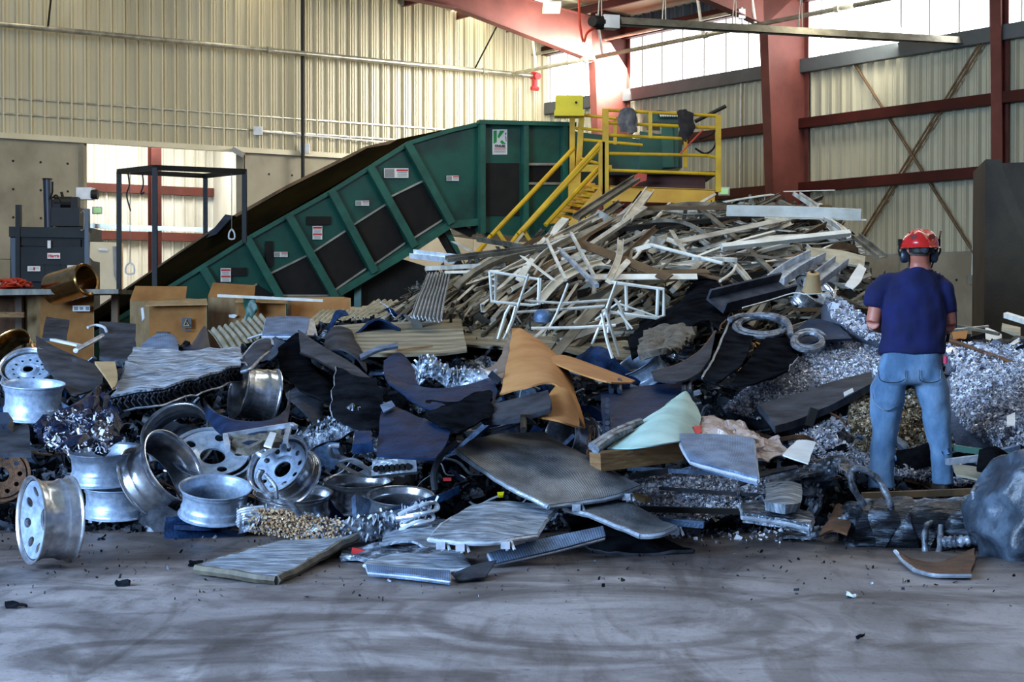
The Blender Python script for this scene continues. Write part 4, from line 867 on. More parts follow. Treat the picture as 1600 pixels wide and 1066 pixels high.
wheel('pale blue rim lying open on the floor before the big holed wheel face', 336, 782, 57, (.09, -.26, 1), 11.1, None, 'silver', 'silver', .88)
wheel('dull rim leaning open behind the polished tipped rim', 279, 683, 56, (-.2, -.72, .62), 12.4, None, 'chrome', 'silver', .7)
wheel('silver wheel face with one large centre opening between two rims', 332, 722, 66, (.12, -.55, .83), 11.9, 'oval5', 'silver', 'silver', .6)
wheel('tilted wheel with dark hand holes resting in another rim', 444, 736, 54, (-.42, -.72, .62), 11.1, 'holes10', 'chrome', 'silver', .9, .3)
wheel('polished rim under the tilted holed wheel', 458, 790, 63, (.02, -.14, 1), 11.25, None, 'chrome', 'silver', .75)
wheel('gold-toned barrel lying on its side in the big black fender', 398, 616, 46, (-.85, -.42, .2), 12.9, None, 'chrome', 'silver', 1.35)
wheel('chrome rim lying under the intake manifold', 560, 772, 55, (0, -.13, 1), 11.6, None, 'chrome', 'silver', .9)
wheel('chrome rim with open top beside the long blue strip', 626, 790, 53, (.03, -.2, 1), 11.2, None, 'chrome', 'silver', .7)
wheel('polished rim on its side below the torn cardboard', 893, 690, 44, (-.80, -.5, .22), 12.5, None, 'chrome', 'silver', 1.2)
wheel('chrome rim buried flat behind the big grey radiator', 772, 678, 50, (-.2, -.1, .95), 12.9, None, 'chrome', 'silver', .8)
wheel('blue-grey rim tilted against the black tub', 1003, 578, 40, (-.50, -.25, .8), 14.2, None, 'silver', 'silver', .95)
wheel('thin-edged black wheel ring half behind the mint sheet', 1024, 652, 42, (-.05, -.93, .3), 13.0, 'holes10', 'silver', 'blkb', .5)
wheel('chrome rim inside the black tub beside the felt', 1063, 548, 22, (.1, -.3, .9), 14.7, None, 'chrome', 'silver', .9)
wheel('small polished rim at the rim of the black tub', 1092, 524, 24, (-.2, -.8, .5), 14.9, None, 'chrome', 'silver', .8)
wheel('chrome wheel wrapped with a string below the bar heap end', 1268, 462, 40, (.45, -.5, .7), 16.6, 'holes10', 'chrome', 'silver', .8)
wheel('gold-tinted chrome rim deep between the black panels', 1168, 560, 30, (-.8, -.5, .1), 14.6, None, 'gold', 'silver', .8)
wheel('brown-stained wheel cut by the frame above the lone wheel', 2, 742, 44, (.3, -.9, .2), 11.6, 'holes10', 'rust', 'rust', .6)
wheel('dark half-buried rim behind the silver slab corner', 168, 600, 40, (-.5, -.6, .6), 13.3, None, 'gry', 'silver', .5)
# ------------------------------------------------------------ sheets, radiators and shells
def pq(r, rel=True):
    return [P(x, y, DS(y) + d) if rel else P(x, y, d) for x, y, d in r]
def sheet(name, label, cat, rows, mtl, th=.012, nu=18, nv=14, amp=.0, sc_=3, seed=0, rel=True, parts=None, smooth=True, edge=None, hole=None):
    S = Sheet([pq(r, rel) for r in rows], nu, nv, amp, sc_, seed)
    if parts or edge:
        base = S.at(.5, 1)[0]; o = empty(name, base, label, cat); body = mk((parts or {}).get('body', 'panel'), S.mesh(th, hole), X[mtl], o, smooth=smooth)
        for w_, r_, mt_, nm in (edge or []):
            m = M(); m.tube(S.edge(w_), r_, 6); mk(nm, m, X[mt_], o, smooth=True)
        return o, S
    o = mk(name, S.mesh(th, hole), X[mtl], label=label, cat=cat, smooth=smooth); return o, S
def radiator(label, rows, core='fin', frame_='alu', side='alu', th=.035, rel=True, amp=.012, tabs=(), seed=1, er=.016, nu=26, nv=18, tanks='tb'):
    o, S = sheet('radiator', label, 'radiator', rows, core, th, nu, nv, amp, 4, seed, rel, parts={'body': 'core'}, edge=[(e, er, frame_, 'header_tank' if e in tanks else 'side_rail') for e in 'tblr'])
    for e, u in tabs:
        E = S.edge(e); p = E[int(u * (len(E) - 1))]; m = M(); m.box(p + Vector((0, -.02, -.02)), (.05, .03, .04)); m.bar(p, p + Vector((.01, -.03, -.05)), .012, .012); m.bar(p + Vector((.03, 0, 0)), p + Vector((.05, -.03, -.045)), .012, .012); mk('mounting_tab', m, X[frame_], o)
    return o, S
g = GD
# (absolute depths below: pieces lying on the concrete in front)
radiator('largest grey bent radiator lying across the middle of the heap', [[(712, 706, 10.9), (760, 684, 11.4), (812, 680, 11.8), (850, 678, 12.0)], [(752, 735, 10.7), (820, 715, 11.0), (890, 705, 11.4), (915, 718, 11.6)], [(800, 765, 10.5), (870, 752, 10.7), (940, 742, 10.9), (960, 742, 11.2)], [(858, 793, 10.3), (900, 788, 10.4), (960, 776, 10.5), (1003, 762, 10.7)]], 'fin', 'alu', rel=False, tabs=[('b', .35), ('b', .8)], er=.014, nu=34, nv=24)
radiator('pale blue radiator face lying below the largest grey radiator', [[(690, 822, 9.9), (735, 795, 10.4), (790, 788, 10.5), (870, 795, 10.5)], [(672, 842, 9.7), (730, 830, 9.8), (800, 828, 9.9), (852, 815, 10.2)], [(668, 843, 9.65), (720, 849, 9.6), (780, 848, 9.6), (838, 838, 9.8)]], 'rad', 'alu_b', rel=False, tabs=[('b', .15), ('b', .35), ('b', .75)], th=.03, er=.012)
radiator('bent radiator running down under the largest one to the floor', [[(880, 795, 10.5), (960, 785, 10.6), (985, 790, 10.6)], [(945, 815, 10.2), (990, 805, 10.4), (1030, 815, 10.4)], [(1000, 838, 10.0), (1035, 836, 10.0), (1056, 828, 10.1)]], 'fin', 'alu', rel=False, tabs=[('r', .95)], th=.035)
radiator('dark radiator underneath touching the floor below the heap', [[(880, 810, 10.9), (960, 805, 11), (1010, 830, 10.9)], [(900, 840, 10.4), (980, 845, 10.4), (1050, 848, 10.5)], [(930, 860, 10.3), (1000, 866, 10.2), (1082, 862, 10.3)]], 'blk', 'gry', rel=False, th=.03, amp=.02)
o, S = radiator('long slotted grille strip with even vertical slots at the heap front', [[(762, 866, 9.7), (850, 845, 9.9), (940, 826, 10.1)], [(770, 883, 9.68), (860, 864, 9.85), (944, 842, 10.05)]], 'finb', 'alu_b', rel=False, th=.05, amp=0, er=.008, nu=50, nv=6)
radiator('flat grey radiator panel lying farthest out on the concrete', [[(440, 850, 10.5), (480, 848, 10.5), (530, 846, 10.5), (556, 840, 10.5)], [(375, 868, 9.9), (430, 870, 9.85), (480, 870, 9.85), (508, 866, 9.9)], [(308, 889, 9.4), (350, 895, 9.25), (390, 902, 9.15), (432, 908, 9.1)]], 'rad', 'barD', rel=False, th=.045, tabs=[], er=.026)
m = M()
for k in range(40):
    t = k / 39; a = P(462 + 42 * t, 893 - 24 * t, 9.62 + .25 * t); m.box(a, (.006, .03, .03), Matrix.Rotation(.5, 3, 'Y'))
mk('ribbed_strip', m, X['alu_b'], label='short ribbed strip along the edge of the farthest flat panel', cat='strip')
o, S = radiator('folded small radiator with a bright slotted edge on the floor', [[(585, 878, 9.7), (620, 866, 9.9), (710, 864, 10.0), (735, 883, 9.7)], [(570, 884, 9.5), (620, 890, 9.45), (690, 891, 9.45), (738, 890, 9.5)]], 'rad', 'alu_b', rel=False, th=.02, er=.01)
o, S = radiator('slotted bright bar across the front of the folded radiator', [[(572, 886, 9.4), (640, 892, 9.3), (703, 895, 9.2)], [(575, 896, 9.3), (640, 902, 9.15), (703, 910, 9.05)]], 'finb', 'alu_b', rel=False, th=.03, amp=0, er=.006, nu=46, nv=5)
sheet('bent_plate', 'thin triangular grey plate leaning beside the slotted bar on the floor', 'plate', [[(706, 898, 9.3), (740, 884, 9.4), (776, 876, 9.5)], [(715, 907, 9.15), (735, 905, 9.15), (758, 903, 9.2)]], 'gry', .008, 12, 8, rel=False)
sheet('crushed_radiator', 'crushed dark panel with a red light stuck to its end on the floor', 'panel', [[(540, 862, 10.3), (590, 852, 10.3), (640, 856, 10.3), (700, 862, 10.2)], [(530, 872, 9.95), (590, 876, 9.85), (640, 872, 9.85), (690, 868, 9.95)]], 'oily', .03, 20, 10, .03, 5, 3, rel=False)
m = M(); m.box(P(559, 862, 10.1), (.07, .03, .035), Matrix.Rotation(.2, 3, 'Y')); mk('tail_light', m, X['sred'], label='small red lamp lens on the crushed panel', cat='lamp')
sheet('grey_shell', 'rounded pale grey shell between the pale blue radiator and the crushed fins', 'shell', [[(600, 838, 10.6), (640, 820, 10.8), (690, 812, 10.9), (720, 820, 10.8)], [(595, 850, 10.2), (640, 848, 10.2), (670, 858, 10.1), (700, 850, 10.2)]], 'rad', .015, 18, 10, .02, 5, 2, rel=False)
# crushed condenser with fluffed fins
def fluffed(label, path, w_, n, D, mt_='alu_b', h=.05, tan=None):
    cv = curve([P(x, y, D + d) for x, y, d in path], n); o = empty('crushed_condenser', cv[n // 2] - ZZ * .08, label, 'radiator')
    S = Sheet([[p + Vector((0, .10, .03)) for p in cv[::max(1, n // 12)]], [p + Vector((0, -.04, .03)) for p in cv[::max(1, n // 12)]], [p + Vector((0, -.08, -w_)) for p in cv[::max(1, n // 12)]]], 30, 10, .03, 6, 4)
    mk('core', S.mesh(.03), X['oily'], o, smooth=True); m = M()
    for k in range(n * 9):
        t = R.random(); p = cv[min(n - 1, int(t * n))] + Vector((R.uniform(-.03, .03), R.uniform(-.08, .04), R.uniform(-w_, .04)))
        d = Vector((R.uniform(-.3, .5), R.uniform(-.6, .1), R.uniform(.1, 1))).normalized(); m.bar(p, p + d * h * R.uniform(.4, 1.2), .004, .014)
    tag(mk('loose_fin', m, X[mt_], o), kind='stuff'); return o, cv
o, cv = fluffed('crushed condenser with fluffed-up silver fins lying below the wheels', [(375, 805, 0), (440, 812, 0), (520, 826, -.1), (600, 815, 0), (675, 795, .1)], .10, 60, 10.75)
m = M()
for k in range(1500):
    t = R.triangular(.08, .6, .3); p = cv[int(t * 59)] + Vector((R.uniform(-.04, .04), R.uniform(-.12, -.04), R.uniform(-.09, .07))); m.box(p, (.012 * R.uniform(.4, 1.5), .008, .009 * R.uniform(.5, 1.5)), Matrix.Rotation(R.uniform(-1.5, 1.5), 3, 'Y'))
tag(mk('tan_residue', m, X['residue'], o), kind='stuff')
for k, (x, y) in enumerate(((648, 800), (655, 812), (650, 824), (662, 796))):
    m = M(); m.tube(curve([P(x - 25, y + 4, 10.6), P(x, y - 8, 10.55), P(x + 18, y - 10, 10.6), P(x + 22, y, 10.6), P(x, y + 6, 10.55), P(x - 28, y + 10, 10.6)], 24), .012, 6); mk('return_bend', m, X['alu_b'], o, smooth=True)
for k in range(6):
    m = M(); y = 792 + k * 4; m.tube(curve([P(412, y, 10.7), P(385, y + 3, 10.68), P(372, y + 8, 10.7), P(380, y + 13, 10.7)], 14), .011, 6); mk('return_bend', m, X['alu_b'], o, smooth=True)
m = M(); cvv = curve([P(540, 818, 10.95), P(600, 803, 10.9), P(680, 780, 10.95), P(718, 764, 11)], 16); m.loft([[p + Vector(q) for q in ((0, -.05, -.025), (0, .05, -.025), (0, .05, .02), (0, -.05, .02))] for p in cvv]); mk('blue_strip', m, X['blkb'], label='long blue-black strip lying over the crushed fins', cat='strip')
# intake manifold
o = empty('intake_manifold', P(615, 745, 11.6), 'grey aluminium intake manifold with a row of dark round ports', 'manifold')
m = M(); S = Sheet([pq([(584, 722, 11.45), (618, 719, 11.4), (650, 717, 11.4)], False), pq([(582, 746, 11.4), (618, 742, 11.35), (652, 739, 11.35)], False)], 8, 6); mk('flange_plate', S.mesh(.04), X['alu'], o)
for k in range(7):
    c0 = P(588 + k * 8.2, 732.5 - k * .6, 11.35); m = M(); m.tube([c0, c0 + Vector((0, -.02, 0))], .022, 14); mk('port', m, X['blackp'], o)
m = M(); m.tube(curve([P(585, 740, 11.5), P(560, 725, 11.5), P(530, 714, 11.5), P(520, 712, 11.45), P(515, 700, 11.4), P(520, 697, 11.4), P(530, 697, 11.4)], 26), .016, 8); m.tube(curve([P(582, 745, 11.45), P(565, 725, 11.4), P(550, 718, 11.4), P(530, 722, 11.4)], 16), .012, 7); mk('pipe', m, X['alu_b'], o, smooth=True)
m = M(); m.loft([[P(526, 722, 11.6), P(526, 728, 11.5), P(528, 730, 11.6)], [P(560, 738, 11.6), P(562, 746, 11.5), P(566, 742, 11.6)], [P(586, 724, 11.5), P(586, 748, 11.45), P(590, 740, 11.6)]]); mk('plenum', m, X['alu'], o)
# silver slab
o, S = sheet('crushed_radiator_slab', 'large scuffed silver slab with painted sky sheen and a honeycomb edge on top of the pile', 'radiator', [[(205, 548, -1.3), (260, 550, -1.3), (330, 546, -1.2), (378, 544, -1.1)], [(190, 590, -1.7), (250, 588, -1.7), (320, 570, -1.6), (378, 560, -1.4)], [(176, 622, -2.0), (250, 608, -2.0), (320, 590, -1.9), (376, 572, -1.7)]], 'slab', .03, 24, 16, .03, 5, 7, parts={'body': 'face'})
m = M(); E = S.edge('b'); m.loft([[p + Vector((0, -.02, 0)), p + Vector((0, .12, 0)), p + Vector((0, .12, -.10)), p + Vector((0, .0, -.10))] for p in E]); mk('edge_block', m, X['oilyd'], o)
m = M()
for k in range(1, 24):
    p = E[k - 1]; q = E[k]
    for z0, z1 in ((-.012, -.05), (-.05, -.012), (-.052, -.092)): m.bar(p.lerp(q, .1) + Vector((0, -.028, z0)), p.lerp(q, .75) + Vector((0, -.028, z1)), .02, .006)
mk('honeycomb_rib', m, X['gry'], o)
m = M(); m.tube([p + Vector((0, -.03, -.105)) for p in E], .008, 5); mk('rim_edge', m, X['alu'], o)
# black and grey shells of the left heap
sh = sheet
sh('bumper_cover', 'broad curved dark grey bumper cover leaning at the heap edge', 'bumper', [[(56, 526, -1.0), (90, 545, -1.2), (130, 562, -1.2), (165, 580, -1.1)], [(58, 548, -1.4), (85, 572, -1.5), (120, 590, -1.5), (158, 600, -1.4)], [(70, 575, -1.5), (95, 600, -1.6), (115, 618, -1.7), (140, 612, -1.6)]], 'gry', .012, 20, 14, .01)
sh('foil_bag', 'crumpled blue-black bag spattered with silver flecks', 'bag', [[(120, 622, -1.6), (150, 612, -1.6), (175, 640, -1.6)], [(70, 665, -1.9), (120, 660, -2.1), (178, 672, -1.8)], [(58, 690, -1.7), (110, 705, -2.0), (178, 712, -1.7)]], 'foil', .05, 34, 26, .10, 6, 2)
pts = [Q(R.uniform(70, 176), R.uniform(640, 708), -2.12 + R.uniform(-.08, .05)) for _ in range(420)]
flakes('silver_flecks', pts, .011, X['chips'], 'bright silver flecks stuck on the crumpled blue-black bag', .3)
sh('grey_plate', 'upright dark grey board behind the bumper cover', 'board', [[(155, 505, -.8), (212, 508, -.8)], [(156, 560, -1.1), (212, 566, -1.1)]], 'gry', .03, 6, 6, .01)
sh('grey_plate', 'smaller grey board leaning against the conveyor foot', 'board', [[(72, 497, 1.0), (108, 503, 1.0)], [(66, 530, .6), (104, 534, .6)]], 'gry', .03, 6, 6, .01)
sh('wood_offcut', 'pale triangular wooden offcut touching the silver slab corner', 'wood', [[(148, 567, -1.9), (180, 567, -1.9)], [(165, 590, -2.05), (184, 592, -2.05)], [(176, 608, -2.1), (180, 606, -2.1)]], 'cardl', .02, 6, 8)
sh('plastic_scoop', 'rounded pale blue plastic lid behind the silver slab', 'lid', [[(222, 540, -.9), (245, 524, -.9), (268, 524, -.9), (278, 535, -.9)], [(220, 548, -1.1), (245, 548, -1.1), (268, 548, -1.1), (279, 548, -1.1)]], 'finb', .02, 16, 8)
sh('steel_wedge', 'triangular blue-grey steel wedge poking up behind the slab', 'plate', [[(300, 545, -.8), (318, 514, -.9), (322, 514, -.9)], [(285, 547, -.9), (310, 548, -1.0), (328, 547, -.9)]], 'blue_st', .03, 8, 8)
sh('grey_scoop', 'curled blue-grey scoop with a pale rolled rim beside the slab', 'bracket', [[(378, 560, -1.4), (400, 535, -1.3), (422, 530, -1.3), (426, 540, -1.4)], [(376, 582, -1.7), (392, 576, -1.8), (408, 560, -1.7), (420, 550, -1.5)]], 'gry', .015, 18, 10, edge=[('t', .012, 'alu', 'rolled_rim'), ('b', .012, 'alu', 'rolled_rim')])
sh('fender_liner', 'wide curved black fender cradling the gold-toned barrel', 'fender', [[(318, 622, -1.0), (330, 640, -1.5), (360, 655, -1.9), (410, 660, -2.0), (445, 645, -1.8), (453, 612, -1.3)], [(322, 655, -1.4), (340, 675, -1.8), (370, 690, -2.1), (410, 694, -2.2), (440, 680, -2.0), (452, 650, -1.7)]], 'blkb', .012, 28, 10, .008, edge=[('t', .008, 'gry', 'rolled_rim')])
sh('black_fender', 'black wheel-arch shell behind the gold-toned barrel', 'fender', [[(440, 600, -.6), (470, 604, -.9), (500, 622, -1.0), (504, 650, -1.2)], [(448, 622, -1.0), (470, 640, -1.3), (485, 655, -1.4), (490, 668, -1.5)]], 'gry', .012, 18, 8)
sh('plastic_shell', 'big bent black panel rising to the left of the grey rail', 'panel', [[(432, 545, -.8), (468, 520, -.6), (480, 560, -.7), (520, 590, -.8)], [(440, 580, -1.1), (480, 590, -1.2), (520, 610, -1.3), (540, 630, -1.3)], [(470, 610, -1.3), (500, 625, -1.4), (520, 640, -1.5), (525, 655, -1.5)]], 'blk', .014, 20, 14, .02)
sh('grey_rail', 'long grey flanged bumper rail sloping down across the black panels', 'bumper', [[(466, 517, -1.1), (500, 540, -1.2), (550, 570, -1.3), (578, 592, -1.4)], [(470, 552, -1.25), (500, 565, -1.35), (540, 590, -1.5), (560, 612, -1.5)]], 'gry', .02, 18, 8, .004, edge=[('t', .008, 'blackp', 'seal'), ('b', .01, 'blackp', 'seal')])
sh('grey_cowl', 'rounded grey-brown cowl behind the flanged rail', 'cowl', [[(505, 530, -.5), (520, 512, -.5), (545, 515, -.5), (562, 545, -.6)], [(510, 550, -.9), (530, 545, -1.1), (555, 560, -1.1), (575, 580, -1.1)]], 'gry', .014, 16, 12, .02, 3, 5)
sh('plastic_shell', 'tall black door panel with a bright upright edge below the flanged rail', 'panel', [[(525, 575, -1.5), (560, 590, -1.6), (590, 590, -1.6)], [(520, 620, -1.7), (560, 640, -1.8), (600, 640, -1.8)], [(520, 650, -1.8), (555, 670, -1.9), (600, 668, -1.9)]], 'blk', .014, 16, 14, .02, 4, 9, edge=[('l', .007, 'alu', 'edge_strip')])
sh('bonnet_piece', 'worn dark blue panel with a pale corner hanging over the intake manifold', 'panel', [[(600, 628, -1.9), (650, 652, -2.0), (705, 674, -2.1)], [(592, 670, -2.1), (645, 685, -2.2), (695, 700, -2.2)], [(589, 712, -2.2), (640, 715, -2.25), (680, 718, -2.25)]], 'blkb', .014, 16, 14, .008, edge=[('t', .008, 'gry', 'edge_strip')])
sh('pale_corner_patch', 'small pale blue corner flap above the dark blue panel', 'flap', [[(594, 634, -2.05), (612, 627, -2.05)], [(600, 645, -2.1), (618, 636, -2.1)]], 'finb', .01, 5, 5)
sh('blue_hood', 'smooth dark blue curved hood piece in front of the tan sheet', 'panel', [[(600, 565, -1.0), (625, 552, -1.0), (650, 580, -1.1)], [(600, 585, -1.3), (625, 585, -1.3), (655, 600, -1.3)], [(610, 600, -1.4), (640, 610, -1.4), (660, 612, -1.4)]], 'blkb', .014, 14, 12)
sh('chrome_molding', 'curved bright chrome-blue moulding under the tan sheet', 'moulding', [[(562, 556, -1.1), (590, 543, -1.1), (622, 537, -1.1)], [(564, 562, -1.15), (592, 549, -1.15), (622, 543, -1.15)]], 'finb', .02, 14, 5)
sh('dark_hood', 'long sweeping blue-black hood with a light streak', 'panel', [[(598, 585, -1.6), (650, 605, -1.7), (700, 608, -1.7), (770, 592, -1.5)], [(610, 600, -1.8), (660, 620, -1.9), (710, 628, -1.9), (775, 610, -1.7)], [(640, 625, -1.9), (670, 640, -2.0), (720, 645, -2.0), (770, 640, -1.9)]], 'blkb', .014, 22, 14, .015, edge=[('t', .007, 'alu', 'edge_strip')])
sh('black_shell', 'folded black glossy shell below the sweeping hood', 'shell', [[(660, 630, -1.9), (710, 625, -2.0), (765, 612, -1.9)], [(670, 655, -2.1), (720, 655, -2.2), (770, 635, -2.1)], [(690, 670, -2.1), (720, 674, -2.2), (765, 655, -2.1)]], 'blk', .014, 18, 14, .03, 5, 4)
o, cv = fluffed('shaggy crushed foil hose lying under the tan sheet', [(655, 580, 0), (670, 568, 0), (700, 585, 0), (735, 590, 0), (765, 592, 0)], .09, 40, 12.6, 'alu')
sh('grey_beam', 'slotted grey channel beam lying in front of the cardboard', 'beam', [[(745, 640, -1.9), (800, 628, -2.1), (857, 613, -2.3)], [(750, 655, -2.0), (805, 648, -2.2), (862, 632, -2.4)], [(755, 662, -2.0), (805, 658, -2.2), (860, 642, -2.4)]], 'gry', .03, 14, 8, .004)
m = M(); m.box(Q(822, 655, -2.35), (.07, .1, .06)); m.tube([Q(818, 655, -2.4), Q(818, 672, -2.5)], .02, 8); mk('motor', m, X['blackp'], label='small black motor hanging under the slotted grey beam', cat='motor')
m = M(); m.box(Q(773, 590, -1.8), (.09, .09, .05), Matrix.Rotation(.7, 3, 'Y')); mk('grey_latch', m, X['gry'], label='grey plastic latch block beside the torn cardboard', cat='latch')
# cardboard
o, S = sh('torn_cardboard', 'large torn orange-brown cardboard sheet standing up in the middle of the heap', 'cardboard', [[(800, 514, -1.2), (815, 515, -1.3), (840, 530, -1.3), (862, 548, -1.2)], [(795, 555, -1.5), (820, 550, -1.7), (860, 560, -1.7), (885, 575, -1.4)], [(785, 600, -1.8), (820, 598, -2.1), (865, 596, -2.1), (900, 620, -1.5)], [(780, 618, -1.8), (822, 608, -2.2), (870, 604, -2.2), (915, 670, -1.6)]], 'cardo', .012, 24, 22, .012, 3)
sh('torn_cardboard', 'grey inner face of torn cardboard beside the orange-brown sheet', 'cardboard', [[(798, 518, -1.1), (801, 516, -1.15)], [(778, 565, -1.3), (796, 560, -1.4)], [(752, 580, -1.4), (785, 598, -1.7)]], 'cardg', .01, 8, 12, .01)
sh('cardboard_strip', 'long pointed cardboard strip lying towards the blue-grey rim', 'cardboard', [[(855, 562, -1.75), (880, 556, -1.5), (930, 572, -1.2), (992, 596, -1.1)], [(860, 566, -1.8), (900, 582, -1.9), (950, 598, -1.9), (985, 599, -1.5)]], 'cardo', .012, 18, 8, .004)
sh('torn_cardboard', 'dark curled cardboard flap hanging under the orange-brown sheet', 'cardboard', [[(868, 606, -2.2), (888, 612, -2.15), (902, 640, -1.9)], [(842, 640, -2.1), (880, 650, -2.2), (905, 660, -2.0)], [(838, 652, -2.2), (870, 658, -2.3), (904, 668, -2.1)]], 'cardb', .012, 12, 10, .01)
# black tank and tub of the centre right
sh('black_case', 'black plastic case with riveted edge beside the mint sheet', 'case', [[(938, 618, -1.6), (985, 608, -1.3), (1040, 603, -1.2), (1085, 604, -1.2)], [(940, 640, -1.9), (985, 640, -1.8), (1040, 640, -1.8), (1080, 635, -1.7)], [(943, 680, -2.0), (985, 690, -2.0), (1030, 690, -2.0), (1075, 670, -1.9)]], 'blkb', .03, 18, 12, .01)
m = M()
for k in range(7): m.tube([Q(949 + k * .3, 625 + k * 9, -2.05), Q(949, 625 + k * 9, -2.12)], .016, 8)
mk('bolt_row', m, X['gry'], label='riveted grey edge strip of the black case', cat='strip')
m = M()
for x in (955, 968, 1069, 1077): m.tube([Q(x, 612, -1.7), Q(x, 594, -1.6)], .018, 8)
mk('pipe_stub', m, X['blue_st'], label='pair of short pipe stubs on the black case top', cat='fitting')
sh('black_tub', 'huge torn black tub shell standing up against the bar heap', 'tub', [[(1000, 505, -.4), (1060, 470, -.6), (1098, 422, -.6), (1108, 425, -.7)], [(985, 530, -.9), (1050, 495, -1.1), (1110, 460, -1.1), (1145, 475, -1.1)], [(985, 560, -1.1), (1040, 530, -1.2), (1100, 500, -1.4), (1125, 515, -1.4)]], 'blk', .014, 22, 18, .04, 2.5, 3, edge=[('r', .008, 'rust', 'torn_edge')])
sh('black_tub', 'curved grey-black tub wall below the small polished rim', 'tub', [[(1018, 582, -1.5), (1060, 570, -1.6), (1095, 548, -1.6), (1118, 518, -1.5)], [(1022, 595, -1.7), (1060, 598, -1.8), (1090, 585, -1.8), (1110, 560, -1.7)]], 'gry', .014, 18, 10, edge=[('t', .01, 'rust', 'rolled_rim')])
sh('felt_pad', 'dusty grey felt pad lying inside the black tub', 'felt', [[(1010, 520, -1.0), (1050, 500, -1.0), (1085, 505, -1.0)], [(998, 550, -1.3), (1040, 540, -1.35), (1080, 525, -1.3)], [(1010, 560, -1.3), (1035, 555, -1.35), (1060, 545, -1.3)]], 'fluff', .05, 20, 16, .05, 5)
sh('plastic_shell', 'black panel with a long white edge strip right of the tub', 'panel', [[(1140, 502, -1.1), (1160, 505, -1.0), (1182, 515, -1.0)], [(1115, 560, -1.5), (1145, 565, -1.4), (1165, 560, -1.4)], [(1098, 590, -1.7), (1120, 598, -1.7), (1150, 580, -1.6)]], 'blk', .014, 14, 14, .01, edge=[('l', .012, 'alu_b', 'edge_strip')])
sh('plastic_shell', 'dark triangular panel sloping into the silver chips', 'panel', [[(1205, 515, -.9), (1225, 522, -.9), (1248, 555, -.9)], [(1150, 590, -1.5), (1190, 585, -1.4), (1240, 565, -1.2)], [(1135, 600, -1.6), (1180, 600, -1.6), (1230, 580, -1.5)]], 'blk', .014, 16, 12, .02, 3, 8, edge=[('r', .006, 'alu', 'edge_strip')])
sh('blue_tank', 'dark teal tank section beside the hose coil', 'tank', [[(1240, 520, -.9), (1270, 500, -.8), (1310, 508, -.8)], [(1245, 545, -1.1), (1280, 535, -1.1), (1330, 530, -1.0)]], 'blkb', .02, 14, 10, .01)
sh('dark_slab', 'heavy dark slab lying on the chips beside the left leg of the worker', 'slab', [[(1185, 638, -1.5), (1240, 622, -1.4), (1300, 602, -1.3), (1362, 586, -1.2)], [(1200, 655, -1.7), (1250, 640, -1.6), (1310, 618, -1.5), (1364, 596, -1.4)], [(1212, 672, -1.85), (1260, 655, -1.75), (1315, 630, -1.65), (1366, 603, -1.5)]], 'gry', .05, 18, 10, .008)
m = M(); m.box(Q(1268, 652, -1.9), (.05, .04, .12), Matrix.Rotation(.3, 3, 'Y')); mk('clamp', m, X['blackp'], label='black clamp gripping the edge of the dark slab', cat='clamp')
sh('pale_tag', 'small pale tag stuck on the edge of the dark slab', 'tag', [[(1318, 614, -1.85), (1332, 607, -1.82)], [(1320, 620, -1.85), (1334, 613, -1.82)]], 'white', .008, 4, 4)
sh('mint_sheet', 'folded pale mint plastic sheet standing in the heap centre', 'sheet', [[(1045, 630, -2.0), (1062, 616, -1.8), (1072, 612, -1.7), (1080, 625, -1.6)], [(990, 668, -2.1), (1030, 655, -2.3), (1066, 650, -2.2), (1095, 655, -1.9)], [(950, 700, -2.1), (1000, 700, -2.3), (1050, 692, -2.3), (1080, 690, -2.1)]], 'mint', .008, 24, 18, .01, 3)
for k, (p0, p1) in enumerate((((925, 698), (1000, 660)), ((930, 703), (985, 672)))):
    m = M(); m.tube(curve([Q(p0[0], p0[1], -2.2), Q((p0[0] + p1[0]) / 2, (p0[1] + p1[1]) / 2 - 4, -2.25), Q(p1[0], p1[1], -2.2)], 12), .028, 8); mk('hose_section', m, X['hose'], label=['upper oily hose running under the mint sheet', 'lower oily hose beneath the mint sheet by the chains'][k], cat='hose', smooth=True)
o, S = sh('clear_film', 'crumpled clear plastic film with pink print behind the blue radiator', 'film', [[(1080, 665, -1.8), (1110, 654, -1.8), (1150, 660, -1.8), (1180, 680, -1.8)], [(1085, 685, -2.0), (1130, 680, -2.1), (1180, 692, -2.1), (1225, 700, -1.9)], [(1100, 705, -2.0), (1150, 712, -2.1), (1200, 715, -2.1), (1230, 718, -2.0)]], 'film', .006, 34, 24, .07, 7, 2)
sh('pink_print', 'crumpled red and pink wrapper beside the mint sheet', 'wrapper', [[(1080, 668, -2.05), (1094, 664, -2.05)], [(1082, 676, -2.1), (1096, 674, -2.1)]], 'sred', .006, 8, 8, .02, 12)
sh('white_sheet', 'small white plastic sheet at the end of the film', 'sheet', [[(1245, 690, -2.0), (1260, 690, -2.0), (1276, 693, -2.0)], [(1222, 712, -2.15), (1242, 718, -2.15), (1262, 724, -2.15)]], 'white', .008, 10, 8, .01)
radiator('blue radiator standing on edge before the clear film', [[(1062, 683, -2.2), (1120, 684, -2.2), (1178, 690, -2.2)], [(1068, 705, -2.25), (1120, 712, -2.25), (1180, 715, -2.25)], [(1080, 724, -2.2), (1130, 738, -2.3), (1184, 752, -2.3)]], 'finb', 'alu_b', th=.05, amp=.004, er=.012)
sh('curved_trim', 'narrow curved grey blade crossing the foot of the blue radiator', 'strip', [[(1152, 755, -1.9), (1190, 738, -1.9), (1245, 728, -1.8)], [(1156, 760, -1.95), (1192, 745, -1.95), (1246, 732, -1.85)]], 'gry', .012, 14, 5, edge=[('t', .006, 'alu_b', 'edge')])
